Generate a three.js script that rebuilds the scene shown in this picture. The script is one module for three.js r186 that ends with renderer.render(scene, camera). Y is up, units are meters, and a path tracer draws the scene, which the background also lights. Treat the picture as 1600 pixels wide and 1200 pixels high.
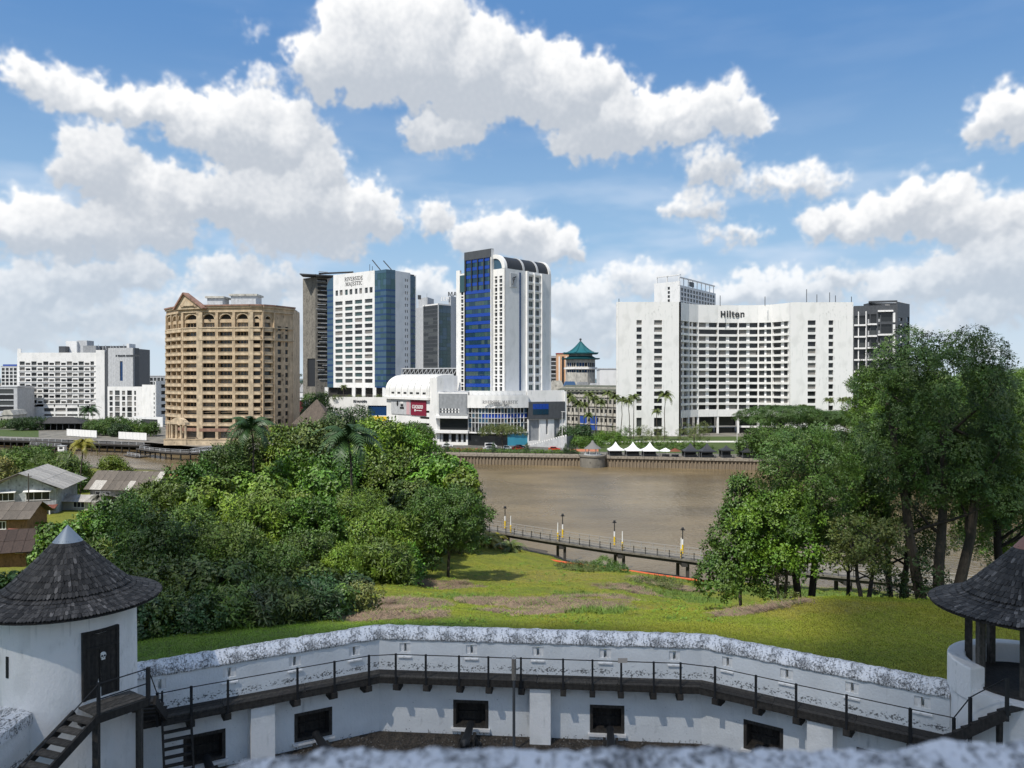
import * as THREE from 'three';
import { mergeGeometries, mergeVertices, toCreasedNormals } from 'three/addons/utils/BufferGeometryUtils.js';
import { FontLoader } from 'three/addons/loaders/FontLoader.js';
import { TextGeometry } from 'three/addons/geometries/TextGeometry.js';
import { createNoise2D, createNoise3D } from 'simplex-noise';

// ------------------------------------------------------------------ camera, exposure, sun
const scene = new THREE.Scene();
const FPX = 1249, HOR = 592, EYE = 30;                 // photograph: focal length in pixels, horizon row, eye height above the river
const camera = new THREE.PerspectiveCamera(2 * Math.atan(600 / FPX) * 180 / Math.PI, 4 / 3, 0.1, 20000);
camera.position.set(0, EYE, 0);
camera.rotation.x = -Math.atan(8 / FPX);
camera.focus = 60; camera.userData.fStop = 3.2;
const renderer = new THREE.WebGLRenderer({ antialias: true });
renderer.toneMapping = THREE.LinearToneMapping;
renderer.toneMappingExposure = 1.08;
renderer.shadowMap.enabled = true;

const SUN = new THREE.Vector3(-0.33, 0.80, 0.48).normalize();   // high, behind the camera and a little to its left
const sun = new THREE.DirectionalLight(new THREE.Color(1, 0.955, 0.88), 4.6);
sun.target.position.set(0, 0, -200); sun.position.copy(SUN).multiplyScalar(600).add(sun.target.position);
sun.castShadow = true; sun.shadow.mapSize.set(4096, 4096);
Object.assign(sun.shadow.camera, { left: -420, right: 420, top: 420, bottom: -420, near: 10, far: 1600 });
scene.add(sun, sun.target);

// ------------------------------------------------------------------ random numbers and noise, all seeded
function rng(seed) { let s = seed >>> 0; return () => { s = (s + 0x6D2B79F5) >>> 0; let t = s; t = Math.imul(t ^ (t >>> 15), t | 1); t ^= t + Math.imul(t ^ (t >>> 7), t | 61); return ((t ^ (t >>> 14)) >>> 0) / 4294967296; }; }
const n2 = createNoise2D(rng(11)), n3 = createNoise3D(rng(12));
const fbm = (x, y, o = 4) => { let a = 0.5, s = 0; for (let i = 0; i < o; i++) { s += a * n2(x, y); x = x * 2.03 + 17.1; y = y * 2.03 - 9.7; a *= 0.5; } return s; };
const clamp = (v, a = 0, b = 1) => Math.min(b, Math.max(a, v)), lerp = (a, b, t) => a + (b - a) * t;
const sstep = (a, b, x) => { const t = clamp((x - a) / (b - a)); return t * t * (3 - 2 * t); };

// ------------------------------------------------------------------ sky: clear air and cumulus over the whole dome
function makeSky() {
  const W = 4096, H = 2048, R = H / 2, D = W / 360;              // texels per degree
  const hgt = new Float32Array(W * R), den = new Float32Array(W * R);
  const rnd = rng(77);
  const deg = 180 / Math.PI;
  const azel = (px, py) => { const a = Math.atan((px - 800) / FPX); return [a * deg, Math.atan((HOR - py) / FPX * Math.cos(a)) * deg]; };
  const puff = (az, el, r, z, d = 1, flat = 1) => {
    const cx = (az + 90) * D, cy = el * D, rr = r * D, ry = rr * flat;
    const cs = 1 / Math.max(0.25, Math.cos(el / deg)), rx = rr * cs;
    for (let y = Math.max(0, Math.floor(cy - ry)); y <= Math.min(R - 1, cy + ry); y++)
      for (let x = Math.floor(cx - rx); x <= cx + rx; x++) {
        const q = ((x - cx) / rx) ** 2 + ((y - cy) / ry) ** 2; if (q >= 1) continue;
        const i = y * W + ((x % W) + W) % W, h = z + rr * Math.sqrt(1 - q), w = Math.min(1, 3 * (1 - q)) * d;
        if (h > hgt[i]) hgt[i] = h;
        den[i] = Math.max(den[i], w) + 0.15 * Math.min(den[i], w) ;
      }
  };
  const lump = (az, el, rx, ry, d = 1) => {                       // one heap: many small billows in an ellipse with a flattened base
    const n = Math.round(26 + 10 * rx / ry), m = Math.min(rx, ry);
    for (let k = 0; k < n; k++) {
      const a = rnd() * 6.2832, q = Math.sqrt(rnd());
      let x = Math.cos(a) * q * rx, y = Math.sin(a) * q * ry; if (y < -0.45 * ry) y = -0.45 * ry * (0.6 + 0.4 * rnd());
      puff(az + x / Math.max(0.3, Math.cos(el / deg)), el + y, m * (0.26 + 0.42 * rnd()) * (1.15 - 0.5 * q), m * D * (1 - q) * 0.8, d);
    }
  };
  const seen = [ // heaps in view: x, y, half width, half height, thickness
    [545, 110, 75, 60], [600, 60, 80, 60], [660, 80, 95, 80], [740, 115, 95, 75], [820, 140, 95, 62], [890, 150, 80, 55], [950, 190, 80, 45], [1060, 190, 70, 36], [1110, 175, 70, 36], [1165, 200, 36, 20, 0.8], [590, 15, 60, 32], [930, 225, 70, 28, 0.8], [1000, 215, 70, 30, 0.8], [690, 212, 64, 28, 0.9],
    [40, 120, 36, 20, 0.8], [90, 138, 50, 20, 0.8], [150, 160, 60, 26], [230, 175, 70, 32], [310, 190, 66, 36], [385, 215, 80, 55], [455, 235, 55, 55], [480, 280, 50, 50], [165, 270, 62, 52], [235, 305, 70, 48], [300, 320, 60, 40], [50, 360, 90, 46], [140, 370, 80, 40], [380, 310, 80, 44], [450, 335, 95, 55], [540, 335, 75, 45], [480, 385, 90, 24, 0.8], [250, 365, 60, 30], [590, 345, 42, 34],
    [680, 345, 30, 22, 0.7], [760, 375, 48, 34], [815, 372, 55, 36], [865, 390, 36, 28],
    [1430, 325, 80, 44], [1500, 345, 80, 38], [1560, 350, 60, 34], [1300, 355, 50, 24, 0.85], [1370, 350, 60, 26, 0.9], [1580, 420, 90, 48], [1480, 440, 90, 32], [1400, 455, 60, 26, 0.8], [1570, 190, 50, 36], [1595, 170, 30, 26], [1110, 265, 42, 28, 0.6], [1085, 325, 48, 22, 0.6], [1255, 285, 60, 26, 0.55], [1180, 290, 40, 20, 0.4], [1145, 368, 58, 16, 0.5], [405, 125, 32, 18, 0.4], [395, 50, 20, 10, 0.25],
    [60, 450, 70, 34], [140, 440, 60, 30, 0.9], [215, 430, 50, 26, 0.7], [20, 490, 40, 26], [360, 430, 60, 26, 0.7], [430, 450, 60, 30, 0.8], [110, 500, 90, 24, 0.7], [210, 490, 60, 22, 0.6], [470, 500, 40, 26, 0.8], [660, 460, 50, 30, 0.8], [900, 470, 50, 30, 0.8], [930, 500, 60, 26, 0.8], [1200, 455, 60, 26], [1140, 465, 40, 20], [1270, 465, 40, 18, 0.8], [1020, 440, 40, 18, 0.5], [990, 430, 60, 20, 0.5], [1540, 490, 70, 26, 0.8], [880, 520, 60, 20, 0.7], [40, 540, 60, 20, 0.6], [170, 530, 90, 18, 0.5], [950, 540, 70, 18, 0.6], [1480, 520, 60, 20, 0.6],
  ];
  for (const [x, y, rx, ry, d = 1] of seen) { const [a, e] = azel(x, y); lump(a, e, rx / FPX * deg * Math.cos(a / deg) ** 1.2, ry / FPX * deg * Math.cos(a / deg), d); }
  for (let k = 0; k < 150; k++) {                                  // the same weather goes on round the rest of the dome
    const az = rnd() * 360 - 180, el = 3 + 75 * rnd() ** 1.5; if (Math.abs(az) < 36 && el < 31) continue;
    const s = 1.2 + 3.5 * rnd() * Math.sin((el + 12) / deg) ** 0.5, n = 2 + Math.floor(rnd() * 5);
    for (let j = 0; j < n; j++) lump(az + (rnd() - 0.5) * s * 5, el + (rnd() - 0.5) * s * 1.2, s * (0.8 + rnd()), s * (0.5 + 0.4 * rnd()), 0.6 + 0.4 * rnd());
  }
  for (let k = 0; k < 170; k++) { const az = rnd() * 360 - 180, el = 1 + 6.5 * rnd(); lump(az, el, 1 + 2.4 * rnd(), 0.4 + 0.6 * rnd(), 0.35 + 0.4 * rnd()); }
  // self-shading: density met on the way up towards the sun
  const above = new Float32Array(W * R);
  for (let y = R - 2; y >= 0; y--) for (let x = 0; x < W; x++) { const i = y * W + x; above[i] = above[i + W] * 0.965 + Math.min(1, den[i + W]) * 0.035; }
  const blur = (src, r) => { const t = new Float32Array(W * R), o = new Float32Array(W * R), n = 2 * r + 1;
    for (let y = 0; y < R; y++) { let s = 0; for (let x = -r; x <= r; x++) s += src[y * W + (x + W) % W]; for (let x = 0; x < W; x++) { t[y * W + x] = s / n; s += src[y * W + (x + r + 1) % W] - src[y * W + (x - r + W) % W]; } }
    for (let x = 0; x < W; x++) { let s = 0; for (let y = -r; y <= r; y++) s += t[clamp(y, 0, R - 1) * W + x]; for (let y = 0; y < R; y++) { o[y * W + x] = s / n; s += t[Math.min(R - 1, y + r + 1) * W + x] - t[Math.max(0, y - r) * W + x]; } }
    return o; };
  const hs = blur(blur(hgt, 2), 2), ab = blur(above, 5), dn = blur(den, 1), soft = blur(blur(den, 6), 6), hb = blur(blur(hgt, 5), 5);
  const at = (b, x, y) => { const y0 = clamp(Math.floor(y), 0, R - 2), x0 = Math.floor(x), fx = x - x0, fy = clamp(y - y0), a = ((x0 % W) + W) % W, c = (a + 1) % W, i = y0 * W; return (b[i + a] * (1 - fx) + b[i + c] * fx) * (1 - fy) + (b[i + W + a] * (1 - fx) + b[i + W + c] * fx) * fy; };
  const out = new Float32Array(W * H * 4);
  for (let y = 0; y < R; y++) {
    const el = (y + 0.5) / D, t = clamp(el / 30), t2 = clamp((el - 25) / 65);
    const air = [lerp(lerp(0.60, 0.34, sstep(0, 0.35, t)), lerp(0.115, 0.075, t2), sstep(0.15, 0.82, t)), lerp(lerp(0.70, 0.54, sstep(0, 0.35, t)), lerp(0.265, 0.18, t2), sstep(0.15, 0.82, t)), lerp(lerp(0.79, 0.76, sstep(0, 0.35, t)), lerp(0.545, 0.42, t2), sstep(0.15, 0.82, t))];
    for (let x = 0; x < W; x++) {
      const az = x / D, k = 0.45;
      // wrap-around noise position on a cylinder would cost more; the seam lies a quarter turn to the side
      const wx = fbm(az * k, el * k, 5) * 10, wy = fbm(az * k + 40, el * k + 7, 5) * 10;
      const X = x + wx, Y = y + wy;
      let a = at(dn, X, Y), sf = at(soft, X, Y);
      const gr = fbm(az * 1.7, el * 1.7, 4);
      a = sstep(0.05, 1.08, a * 0.62 + sf * 0.66 + gr * 0.45 * clamp(sf * 3));
      const fringe = 0.5 * sstep(0.02, 0.55, sf + 0.35 * fbm(az * 0.6 + 8, el * 1.1, 4) * clamp(sf * 6)); a = a + (1 - a) * fringe * 0.6;
      const wisp = sstep(-0.15, 0.75, fbm(az * 0.05 + 3, el * 0.22 + 5, 5)) * lerp(0.72, 0.07, sstep(8, 18, el)) * sstep(1, 6, el) ;
      let c = air.slice();
      for (let j = 0; j < 3; j++) c[j] = lerp(c[j], [0.62, 0.72, 0.86][j], wisp);
      if (a > 0.003) {
        const e = 1.5, gx = (at(hs, X + e, Y) - at(hs, X - e, Y)) / (2 * e), gy = (at(hs, X, Y + e) - at(hs, X, Y - e)) / (2 * e);
        const bx = (at(hb, X + 5, Y) - at(hb, X - 5, Y)) / 10, by = (at(hb, X, Y + 5) - at(hb, X, Y - 5)) / 10;
        const nx = -gx * 0.34 - bx * 0.8, ny = -gy * 0.34 - by * 0.8, nl = 1 / Math.hypot(nx, ny, 1);
        const lam = clamp((-0.26 * nx + 0.74 * ny + 0.62) * nl), sh = Math.exp(-1.7 * at(ab, X, Y));
        let l = clamp(0.10 + lam * 0.62 * (0.35 + 0.65 * sh) + 0.42 * sh + gr * 0.10);
        const lit = [0.97, 0.97, 0.97], dark = [0.50, 0.545, 0.61], haze = sstep(11, 1, el) * 0.4;
        l = sstep(0.12, 0.98, l);
        for (let j = 0; j < 3; j++) c[j] = lerp(c[j], lerp(lerp(dark[j], lit[j], l), air[j], haze), a);
      }
      const o = ((R + y) * W + x) * 4; out[o] = c[0]; out[o + 1] = c[1]; out[o + 2] = c[2]; out[o + 3] = 1;
    }
  }
  for (let y = 0; y < R; y++) for (let x = 0; x < W; x++) { const o = (y * W + x) * 4; out[o] = 0.20; out[o + 1] = 0.21; out[o + 2] = 0.19; out[o + 3] = 1; }
  const tex = new THREE.DataTexture(out, W, H, THREE.RGBAFormat, THREE.FloatType);
  tex.mapping = THREE.EquirectangularReflectionMapping; tex.magFilter = tex.minFilter = THREE.LinearFilter; tex.needsUpdate = true;
  return tex;
}
scene.background = makeSky(); scene.environment = scene.background;

// ------------------------------------------------------------------ helpers
const V = (x, y, z) => new THREE.Vector3(x, y, z);
const pt = (px, d) => [(px - 800) / FPX * d, -d];                    // compass bearing of a photo column at a distance -> ground plan
const hy = (py, d) => EYE - (py - HOR) / FPX * d;                     // height of a photo row at that distance
const taken = new Map();
function numbered(n) { const k = taken.get(n) ?? 0; taken.set(n, k + 1); return k ? `${n}_${String(k).padStart(3, '0')}` : n; }
function thing(name, label, category, pos = [0, 0, 0], turn = 0, group) {
  const o = new THREE.Group(); o.name = numbered(name); o.position.set(...pos); o.rotation.y = turn;
  o.userData = { label, category }; if (group) o.userData.group = group; scene.add(o); return o;
}
function tag(o, label, category, group) { Object.assign(o.userData, { label, category }); if (group) o.userData.group = group; return o; }
function uvBox(g, s = 1) {                                              // uv in metres from the dominant direction of each face
  if (g.index) g = g.toNonIndexed();
  const p = g.attributes.position, n = g.attributes.normal, uv = new Float32Array(p.count * 2);
  for (let i = 0; i < p.count; i++) {
    const ax = Math.abs(n.getX(i)), ay = Math.abs(n.getY(i)), az = Math.abs(n.getZ(i));
    const [u, v] = ay > ax && ay > az ? [p.getX(i), p.getZ(i)] : ax > az ? [p.getZ(i), p.getY(i)] : [p.getX(i), p.getY(i)];
    uv[2 * i] = u * s; uv[2 * i + 1] = v * s;
  }
  g.setAttribute('uv', new THREE.BufferAttribute(uv, 2)); return g;
}
function bx(w, h, d, x = 0, y = 0, z = 0, ry = 0, rx = 0, rz = 0) {      // a box whose base centre stands at x, y, z
  const g = new THREE.BoxGeometry(w, h, d); g.translate(0, h / 2, 0);
  if (rz) g.rotateZ(rz); if (rx) g.rotateX(rx); if (ry) g.rotateY(ry); g.translate(x, y, z); return uvBox(g);
}
function cyl(r0, r1, h, x = 0, y = 0, z = 0, n = 12) { const g = new THREE.CylinderGeometry(r1, r0, h, n); g.translate(x, y + h / 2, z); return uvBox(g); }
function bar(a, b, r, n = 6, r2 = r) {                                   // a round bar from a to b
  const A = V(...a), B = V(...b), L = A.distanceTo(B), g = new THREE.CylinderGeometry(r2, r, L, n); g.translate(0, L / 2, 0);
  g.applyQuaternion(new THREE.Quaternion().setFromUnitVectors(V(0, 1, 0), B.sub(A).normalize())); g.translate(...a); return uvBox(g);
}
function beam(a, b, w, h) {                                              // a squared beam from a to b
  const A = V(...a), B = V(...b), L = A.distanceTo(B), g = new THREE.BoxGeometry(w, h, L), m = new THREE.Matrix4().lookAt(A, B, V(0, 1, 0));
  g.translate(0, 0, -L / 2); g.applyMatrix4(m); g.translate(...a); return uvBox(g);
}
function tube(pts, r, seg = 12, n = 6) { return uvBox(new THREE.TubeGeometry(new THREE.CatmullRomCurve3(pts.map((p) => V(...p))), seg, r, n)); }
const clean = (g) => { g = g.index ? g.toNonIndexed() : g; for (const k of Object.keys(g.attributes)) if (!['position', 'normal', 'uv'].includes(k)) g.deleteAttribute(k); return g; };
function mk(name, geos, mat, parent = scene) {
  const g = Array.isArray(geos) ? (geos.length > 1 ? mergeGeometries(geos.map(clean)) : geos[0]) : geos;
  const m = new THREE.Mesh(g, mat); m.name = parent === scene ? numbered(name) : name; parent.add(m); return m;
}
function struct(name, geos, mat) { const m = mk(name, geos, mat); m.userData.kind = 'structure'; return m; }
function copyOf(o, pos, turn, label, scale = 1) { const c = o.clone(); c.name = numbered(o.name.replace(/_\d{3}$/, '')); c.userData = { ...o.userData }; if (label) c.userData.label = label; c.position.set(...pos); c.rotation.y = turn; c.scale.setScalar(scale); scene.add(c); return c; }

// ------------------------------------------------------------------ materials
function dataTex(n, f, srgb = true, rep = 1) {                           // f(u, v) -> [r, g, b] 0..1, tiled
  const d = new Uint8Array(n * n * 4);
  for (let y = 0; y < n; y++) for (let x = 0; x < n; x++) { const c = f(x / n, y / n), o = (y * n + x) * 4; d[o] = clamp(c[0]) * 255; d[o + 1] = clamp(c[1]) * 255; d[o + 2] = clamp(c[2]) * 255; d[o + 3] = 255; }
  const t = new THREE.DataTexture(d, n, n); t.wrapS = t.wrapT = THREE.RepeatWrapping; t.magFilter = THREE.LinearFilter; t.minFilter = THREE.LinearMipmapLinearFilter; t.generateMipmaps = true;
  if (srgb) t.colorSpace = THREE.SRGBColorSpace; t.repeat.set(rep, rep); t.needsUpdate = true; return t;
}
const TAU = Math.PI * 2;
// noise that tiles: walk a torus in two noise planes
const tn = (u, v, f, o = 4, s = 0) => { let a = 0.5, r = 0; for (let i = 0; i < o; i++) { const q = f * 2 ** i / TAU; r += a * (n3(Math.cos(u * TAU) * q + s, Math.sin(u * TAU) * q, Math.cos(v * TAU) * q + i * 7) + n3(Math.sin(v * TAU) * q + s, Math.cos(u * TAU) * q + 31, Math.sin(u * TAU) * q + i * 5)) * 0.7; a *= 0.5; } return r; };
const grey = (v) => [v, v, v];
const mottle = dataTex(512, (u, v) => grey(0.93 + 0.09 * tn(u, v, 5, 5)), true);
// rain streaks and grime run down painted walls
const streak = dataTex(512, (u, v) => { const s = sstep(0.15, 0.75, tn(u, v * 0.12 + 0.1 * Math.sin(v * TAU), 26, 3, 4)) * sstep(-0.1, 0.5, tn(u, v, 3, 3, 9)); const k = 0.985 - 0.16 * s - 0.05 * sstep(0, 0.6, tn(u, v, 4, 5)); return [k, k * 0.995, k * 0.985]; });
const rough = dataTex(256, (u, v) => grey(0.5 + 0.5 * tn(u, v, 14, 4, 2)), false);
const conc = dataTex(512, (u, v) => { const k = 0.8 + 0.16 * tn(u, v, 6, 5) - 0.25 * sstep(0.2, 0.7, tn(u, v, 9, 4, 3)); return [k, k * 0.985, k * 0.95]; });
const woodT = dataTex(512, (u, v) => { const k = 0.72 + 0.28 * tn(u * 1, v, 3, 3) + 0.3 * (n3(Math.cos(u * TAU) * 9, Math.sin(u * TAU) * 9, v * 2) * 0.5); return [k, k * 0.97, k * 0.93]; });
const rep = (t, s, s2 = s) => { const c = t.clone(); c.repeat.set(s, s2); c.needsUpdate = true; return c; };
const M = {};
const std = (r, g, b, rg = 0.8, o = {}) => { const m = new THREE.MeshStandardMaterial({ roughness: rg, ...o }); m.color.setRGB(r, g, b); m.side = THREE.DoubleSide; return m; };
const streakFar = rep(streak, 1 / 26, 1 / 30), mottleFar = rep(mottle, 1 / 8), streakNear = rep(streak, 1 / 5), concFar = rep(conc, 1 / 14);
M.white = std(0.80, 0.80, 0.79, 0.7, { map: streakFar });
M.white2 = std(0.76, 0.77, 0.775, 0.65, { map: streakFar });
M.offwhite = std(0.70, 0.69, 0.66, 0.8, { map: rep(conc, 1 / 22) });
M.grey = std(0.30, 0.31, 0.32, 0.6, { map: mottleFar });
M.lgrey = std(0.52, 0.53, 0.54, 0.7, { map: mottleFar });
M.dgrey = std(0.075, 0.08, 0.088, 0.5, { map: mottleFar });
M.black = std(0.022, 0.023, 0.025, 0.5);
M.tan = std(0.73, 0.575, 0.41, 0.8, { map: rep(conc, 1 / 18) });
M.tanl = std(0.80, 0.66, 0.49, 0.8, { map: rep(conc, 1 / 18) });
M.pink = std(0.42, 0.25, 0.20, 0.8, { map: concFar });
M.concrete = std(0.30, 0.285, 0.26, 0.9, { map: concFar });
M.glassDark = std(0.020, 0.022, 0.024, 0.12);
M.glassGrey = std(0.06, 0.065, 0.065, 0.18);
M.curtain = std(0.20, 0.19, 0.175, 0.5);
M.glassBlue = std(0.045, 0.095, 0.14, 0.10);
M.glassNavy = std(0.012, 0.045, 0.13, 0.14);
M.glassTeal = std(0.03, 0.075, 0.085, 0.06);
M.royal = std(0.010, 0.05, 0.30, 0.22);
M.royalGlass = std(0.012, 0.04, 0.07, 0.08);
M.winGreen = std(0.05, 0.085, 0.085, 0.15);
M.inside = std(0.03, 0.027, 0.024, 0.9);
M.metal = std(0.45, 0.46, 0.47, 0.4, { metalness: 0.7 });
M.darkMetal = std(0.03, 0.031, 0.034, 0.5, { metalness: 0.2 });

// ------------------------------------------------------------------ terrain of the near bank: one height field
const TD = [0, 30, 42, 50, 60, 75, 90, 105, 120, 135, 150, 180, 220, 260, 300, 420];
const TP = [-900, 0, 200, 400, 600, 700, 800, 950, 1100, 1300, 1600, 2600];
const TH = [
  [16.6, 16.5, 16.3, 15, 13, 10, 7.5, 5.5, 4.2, 3.5, 3.2, 3, 3, 2.2, -1, -3], [16.6, 16.5, 16.3, 15, 13, 10, 7.5, 5.5, 4.2, 3.5, 3.2, 3, 3, 2, -2, -3], [16.6, 16.5, 16.4, 15, 13, 10, 7.5, 5.5, 4.2, 3.5, 3.2, 3, 2.5, 0.6, -2.5, -3],
  [16.6, 16.5, 16.3, 15, 13, 10.5, 8, 6, 5, 4, 3.5, 2.8, 1, -2, -3, -3], [16.6, 16.5, 16.2, 15, 13, 10.5, 8, 6.2, 4.8, 3.6, 2.6, 0.2, -2, -3, -3, -3], [16.6, 16.5, 16.2, 15, 12.9, 10, 7.4, 5.4, 4, 2.8, 0.8, -2, -3, -3, -3, -3],
  [16.6, 16.5, 16.2, 15, 12.9, 9.8, 7.3, 5.2, 3.4, 1.4, -1.4, -3, -3, -3, -3, -3], [16.6, 16.5, 16.2, 15, 12.9, 9.6, 7.2, 4.6, 1.3, -1.6, -3, -3, -3, -3, -3, -3], [16.6, 16.5, 16.3, 15.2, 12.5, 8.5, 5.5, 3.0, -0.1, -2.4, -3, -3, -3, -3, -3, -3],
  [16.6, 16.5, 16.5, 16.2, 12.5, 7, 4, 2, -1.2, -3, -3, -3, -3, -3, -3, -3], [16.6, 16.5, 16.5, 16, 13, 7, 3.5, 0.5, -2, -3, -3, -3, -3, -3, -3, -3], [16.6, 16.5, 16.5, 16, 13, 7, 4, 3, 2, 1, 1, 1, 1, 1, 1, 1],
];
const cr = (a, b, c, d, t) => { const m0 = (c - a) / 2, m1 = (d - b) / 2, t2 = t * t, t3 = t2 * t; return (2 * t3 - 3 * t2 + 1) * b + (t3 - 2 * t2 + t) * m0 + (-2 * t3 + 3 * t2) * c + (t3 - t2) * m1; };
function groundY(x, z) {
  const d = Math.hypot(x, z) , dd = z < -1 ? Math.min(-z, 419) : 0, p = z < -1 ? 800 + FPX * x / -z : 800;
  if (z >= -1) return 16.6 - 0.02 * d;
  let j = 0; while (j < TD.length - 2 && dd > TD[j + 1]) j++;
  let i = 0; while (i < TP.length - 2 && p > TP[i + 1]) i++;
  const u = clamp((p - TP[i]) / (TP[i + 1] - TP[i])), t = (dd - TD[j]) / (TD[j + 1] - TD[j]);
  const row = (k) => { const r = TH[k]; return cr(r[Math.max(0, j - 1)], r[j], r[j + 1], r[Math.min(TD.length - 1, j + 2)], t); };
  const h = lerp(row(i), row(i + 1), u * u * (3 - 2 * u));
  const amp = sstep(38, 60, dd) * 0.5;
  return h + amp * fbm(x * 0.07, z * 0.07, 3) + amp * 0.25 * fbm(x * 0.5, z * 0.5, 2);
}
// what grows where: bare brown litter, dry grass, lush growth (in plan)
const spots = [ // px, distance, radius x, radius z, kind
  [780, 66, 3.4, 3, 'd'], [860, 63, 5.2, 4.5, 'd'], [905, 57, 4, 3, 'd'], [820, 54, 3, 2, 'd'], [640, 60, 3, 4, 'd'], [930, 72, 3.5, 4, 'd'], [610, 51, 3.5, 2, 'd'], [690, 83, 4, 4, 'd'], [985, 84, 3.2, 3, 'd'], [1050, 96, 5, 4, 'd'], [960, 60, 3, 3, 'y'], [1040, 60, 7, 5, 'y'], [860, 95, 9, 9, 'y'], [1250, 47.5, 4, 2.5, 'y'], [1180, 50, 3, 2, 'd'], [1330, 48, 4, 2, 'y'],
  [1180, 100, 8, 7, 'g'], [1280, 100, 9, 8, 'g'], [1090, 108, 6, 4, 'g'], [935, 54, 2.5, 3, 'g'], [720, 70, 3, 3, 'g'], [1070, 86, 5, 6, 'g'], [905, 74, 3, 5, 'g'],
].map(([px, d, rx, rz, k]) => [...pt(px, d), rx, rz, k]);
function cover(x, z) {                                                   // [litter, dry, lush]
  const o = { d: 0, y: 0, g: 0 }, w = 0.55 * fbm(x * 0.25, z * 0.25, 4);
  for (const [sx, sz, rx, rz, k] of spots) o[k] = Math.max(o[k], sstep(1.15, 0.55, Math.hypot((x - sx) / rx, (z - sz) / rz) + w));
  return o;
}
{
  const xs = [], zs = [];
  for (let x = -330; x <= 260; x += (Math.abs(x) < 70 ? 0.9 : 4)) xs.push(x);
  for (let z = 40; z >= -330; z -= (z < -25 && z > -150 ? 0.9 : 4)) zs.push(z);
  const pos = [], uv = [], col = [], idx = [];
  for (const z of zs) for (const x of xs) {
    pos.push(x, groundY(x, z), z); uv.push(x, z);
    const c = cover(x, z), n = fbm(x * 0.12, z * 0.12, 4), n1 = fbm(x * 0.6 + 9, z * 0.6, 3), k = 1 + 0.35 * n1;
    let r = 0.225 + 0.08 * n, g = 0.24 + 0.04 * n, b = 0.014;
    const mixTo = (q, a) => { r = lerp(r, q[0], a); g = lerp(g, q[1], a); b = lerp(b, q[2], a); };
    mixTo([0.12, 0.20, 0.025], c.g * 0.8); mixTo([0.26, 0.23, 0.04], c.y * 0.7); mixTo([0.15 + 0.08 * n1, 0.105 + 0.06 * n1, 0.066 + 0.04 * n1], c.d);
    mixTo([0.085, 0.16, 0.02], 0.85 * sstep(2, -4, x) * sstep(-52, -46, z)); const bank = sstep(1.6, 0.4, pos.at(-2)); mixTo([0.12, 0.10, 0.075], bank);
    col.push(r * k, g * k, b * k);
  }
  const w = xs.length;
  for (let j = 0; j < zs.length - 1; j++) for (let i = 0; i < w - 1; i++) { const a = j * w + i; idx.push(a, a + 1, a + w, a + 1, a + w + 1, a + w); }
  const g = new THREE.BufferGeometry(); g.setAttribute('position', new THREE.Float32BufferAttribute(pos, 3)); g.setAttribute('uv', new THREE.Float32BufferAttribute(uv, 2)); g.setAttribute('color', new THREE.Float32BufferAttribute(col, 3)); g.setIndex(idx); g.computeVertexNormals();
  const grassT = dataTex(512, (u, v) => grey(0.82 + 0.35 * tn(u, v, 30, 4, 6)));
  const m = std(1, 1, 1, 0.95, { map: rep(grassT, 1 / 4), vertexColors: true, bumpMap: rep(rough, 1 / 3), bumpScale: 0.06 });
  struct('terrain', g, m);
}
// ------------------------------------------------------------------ river
{
  const g = new THREE.PlaneGeometry(1800, 700, 1, 1); g.rotateX(-Math.PI / 2); g.translate(0, 0, -300);
  const p = g.attributes.position, uv = new Float32Array(8); for (let i = 0; i < 4; i++) { uv[2 * i] = p.getX(i); uv[2 * i + 1] = p.getZ(i); }
  g.setAttribute('uv', new THREE.BufferAttribute(uv, 2));
  const rip = dataTex(1024, (u, v) => grey(0.5 + 0.30 * tn(u, v, 22, 4, 1) + 0.22 * tn(u, v, 5, 2, 8)), false);
  const mud = dataTex(512, (u, v) => { const k = 0.86 + 0.2 * tn(u, v, 4, 5, 5); return [k, k * 0.99, k * 0.97]; });
  const wind = dataTex(512, (u, v) => grey(0.5 + 0.5 * tn(u, v * 0.35, 3, 4, 12)), false), wm = new THREE.MeshPhysicalMaterial({ roughness: 0.42, roughnessMap: rep(wind, 1 / 260, 1 / 90), specularIntensity: 0.55, map: rep(mud, 1 / 140, 1 / 60), bumpMap: rep(rip, 1 / 34, 1 / 26), bumpScale: 0.22 }); wm.color.setRGB(0.235, 0.178, 0.10);
  struct('river_water', g, wm);
}
// ------------------------------------------------------------------ the city's ground behind the far bank, to the horizon
const CITY = 3.6;
const BANK = [[-2600, 640], [-700, 440], [0, 357], [120, 345], [235, 331], [300, 312], [420, 296], [560, 289], [660, 284], [900, 275], [1200, 262], [1500, 250], [1900, 236], [3200, 200]].map(([p, d]) => pt(p, d));
{
  const s = new THREE.Shape(); BANK.forEach(([x, z], i) => s[i ? 'lineTo' : 'moveTo'](x, -z)); s.lineTo(7000, 8000); s.lineTo(-7000, 8000);
  const g = new THREE.ShapeGeometry(s); g.rotateX(-Math.PI / 2); g.translate(0, CITY, 0);
  struct('city_ground', uvBox(g), std(0.27, 0.26, 0.235, 0.95, { map: rep(conc, 1 / 40) }));
}

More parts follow.
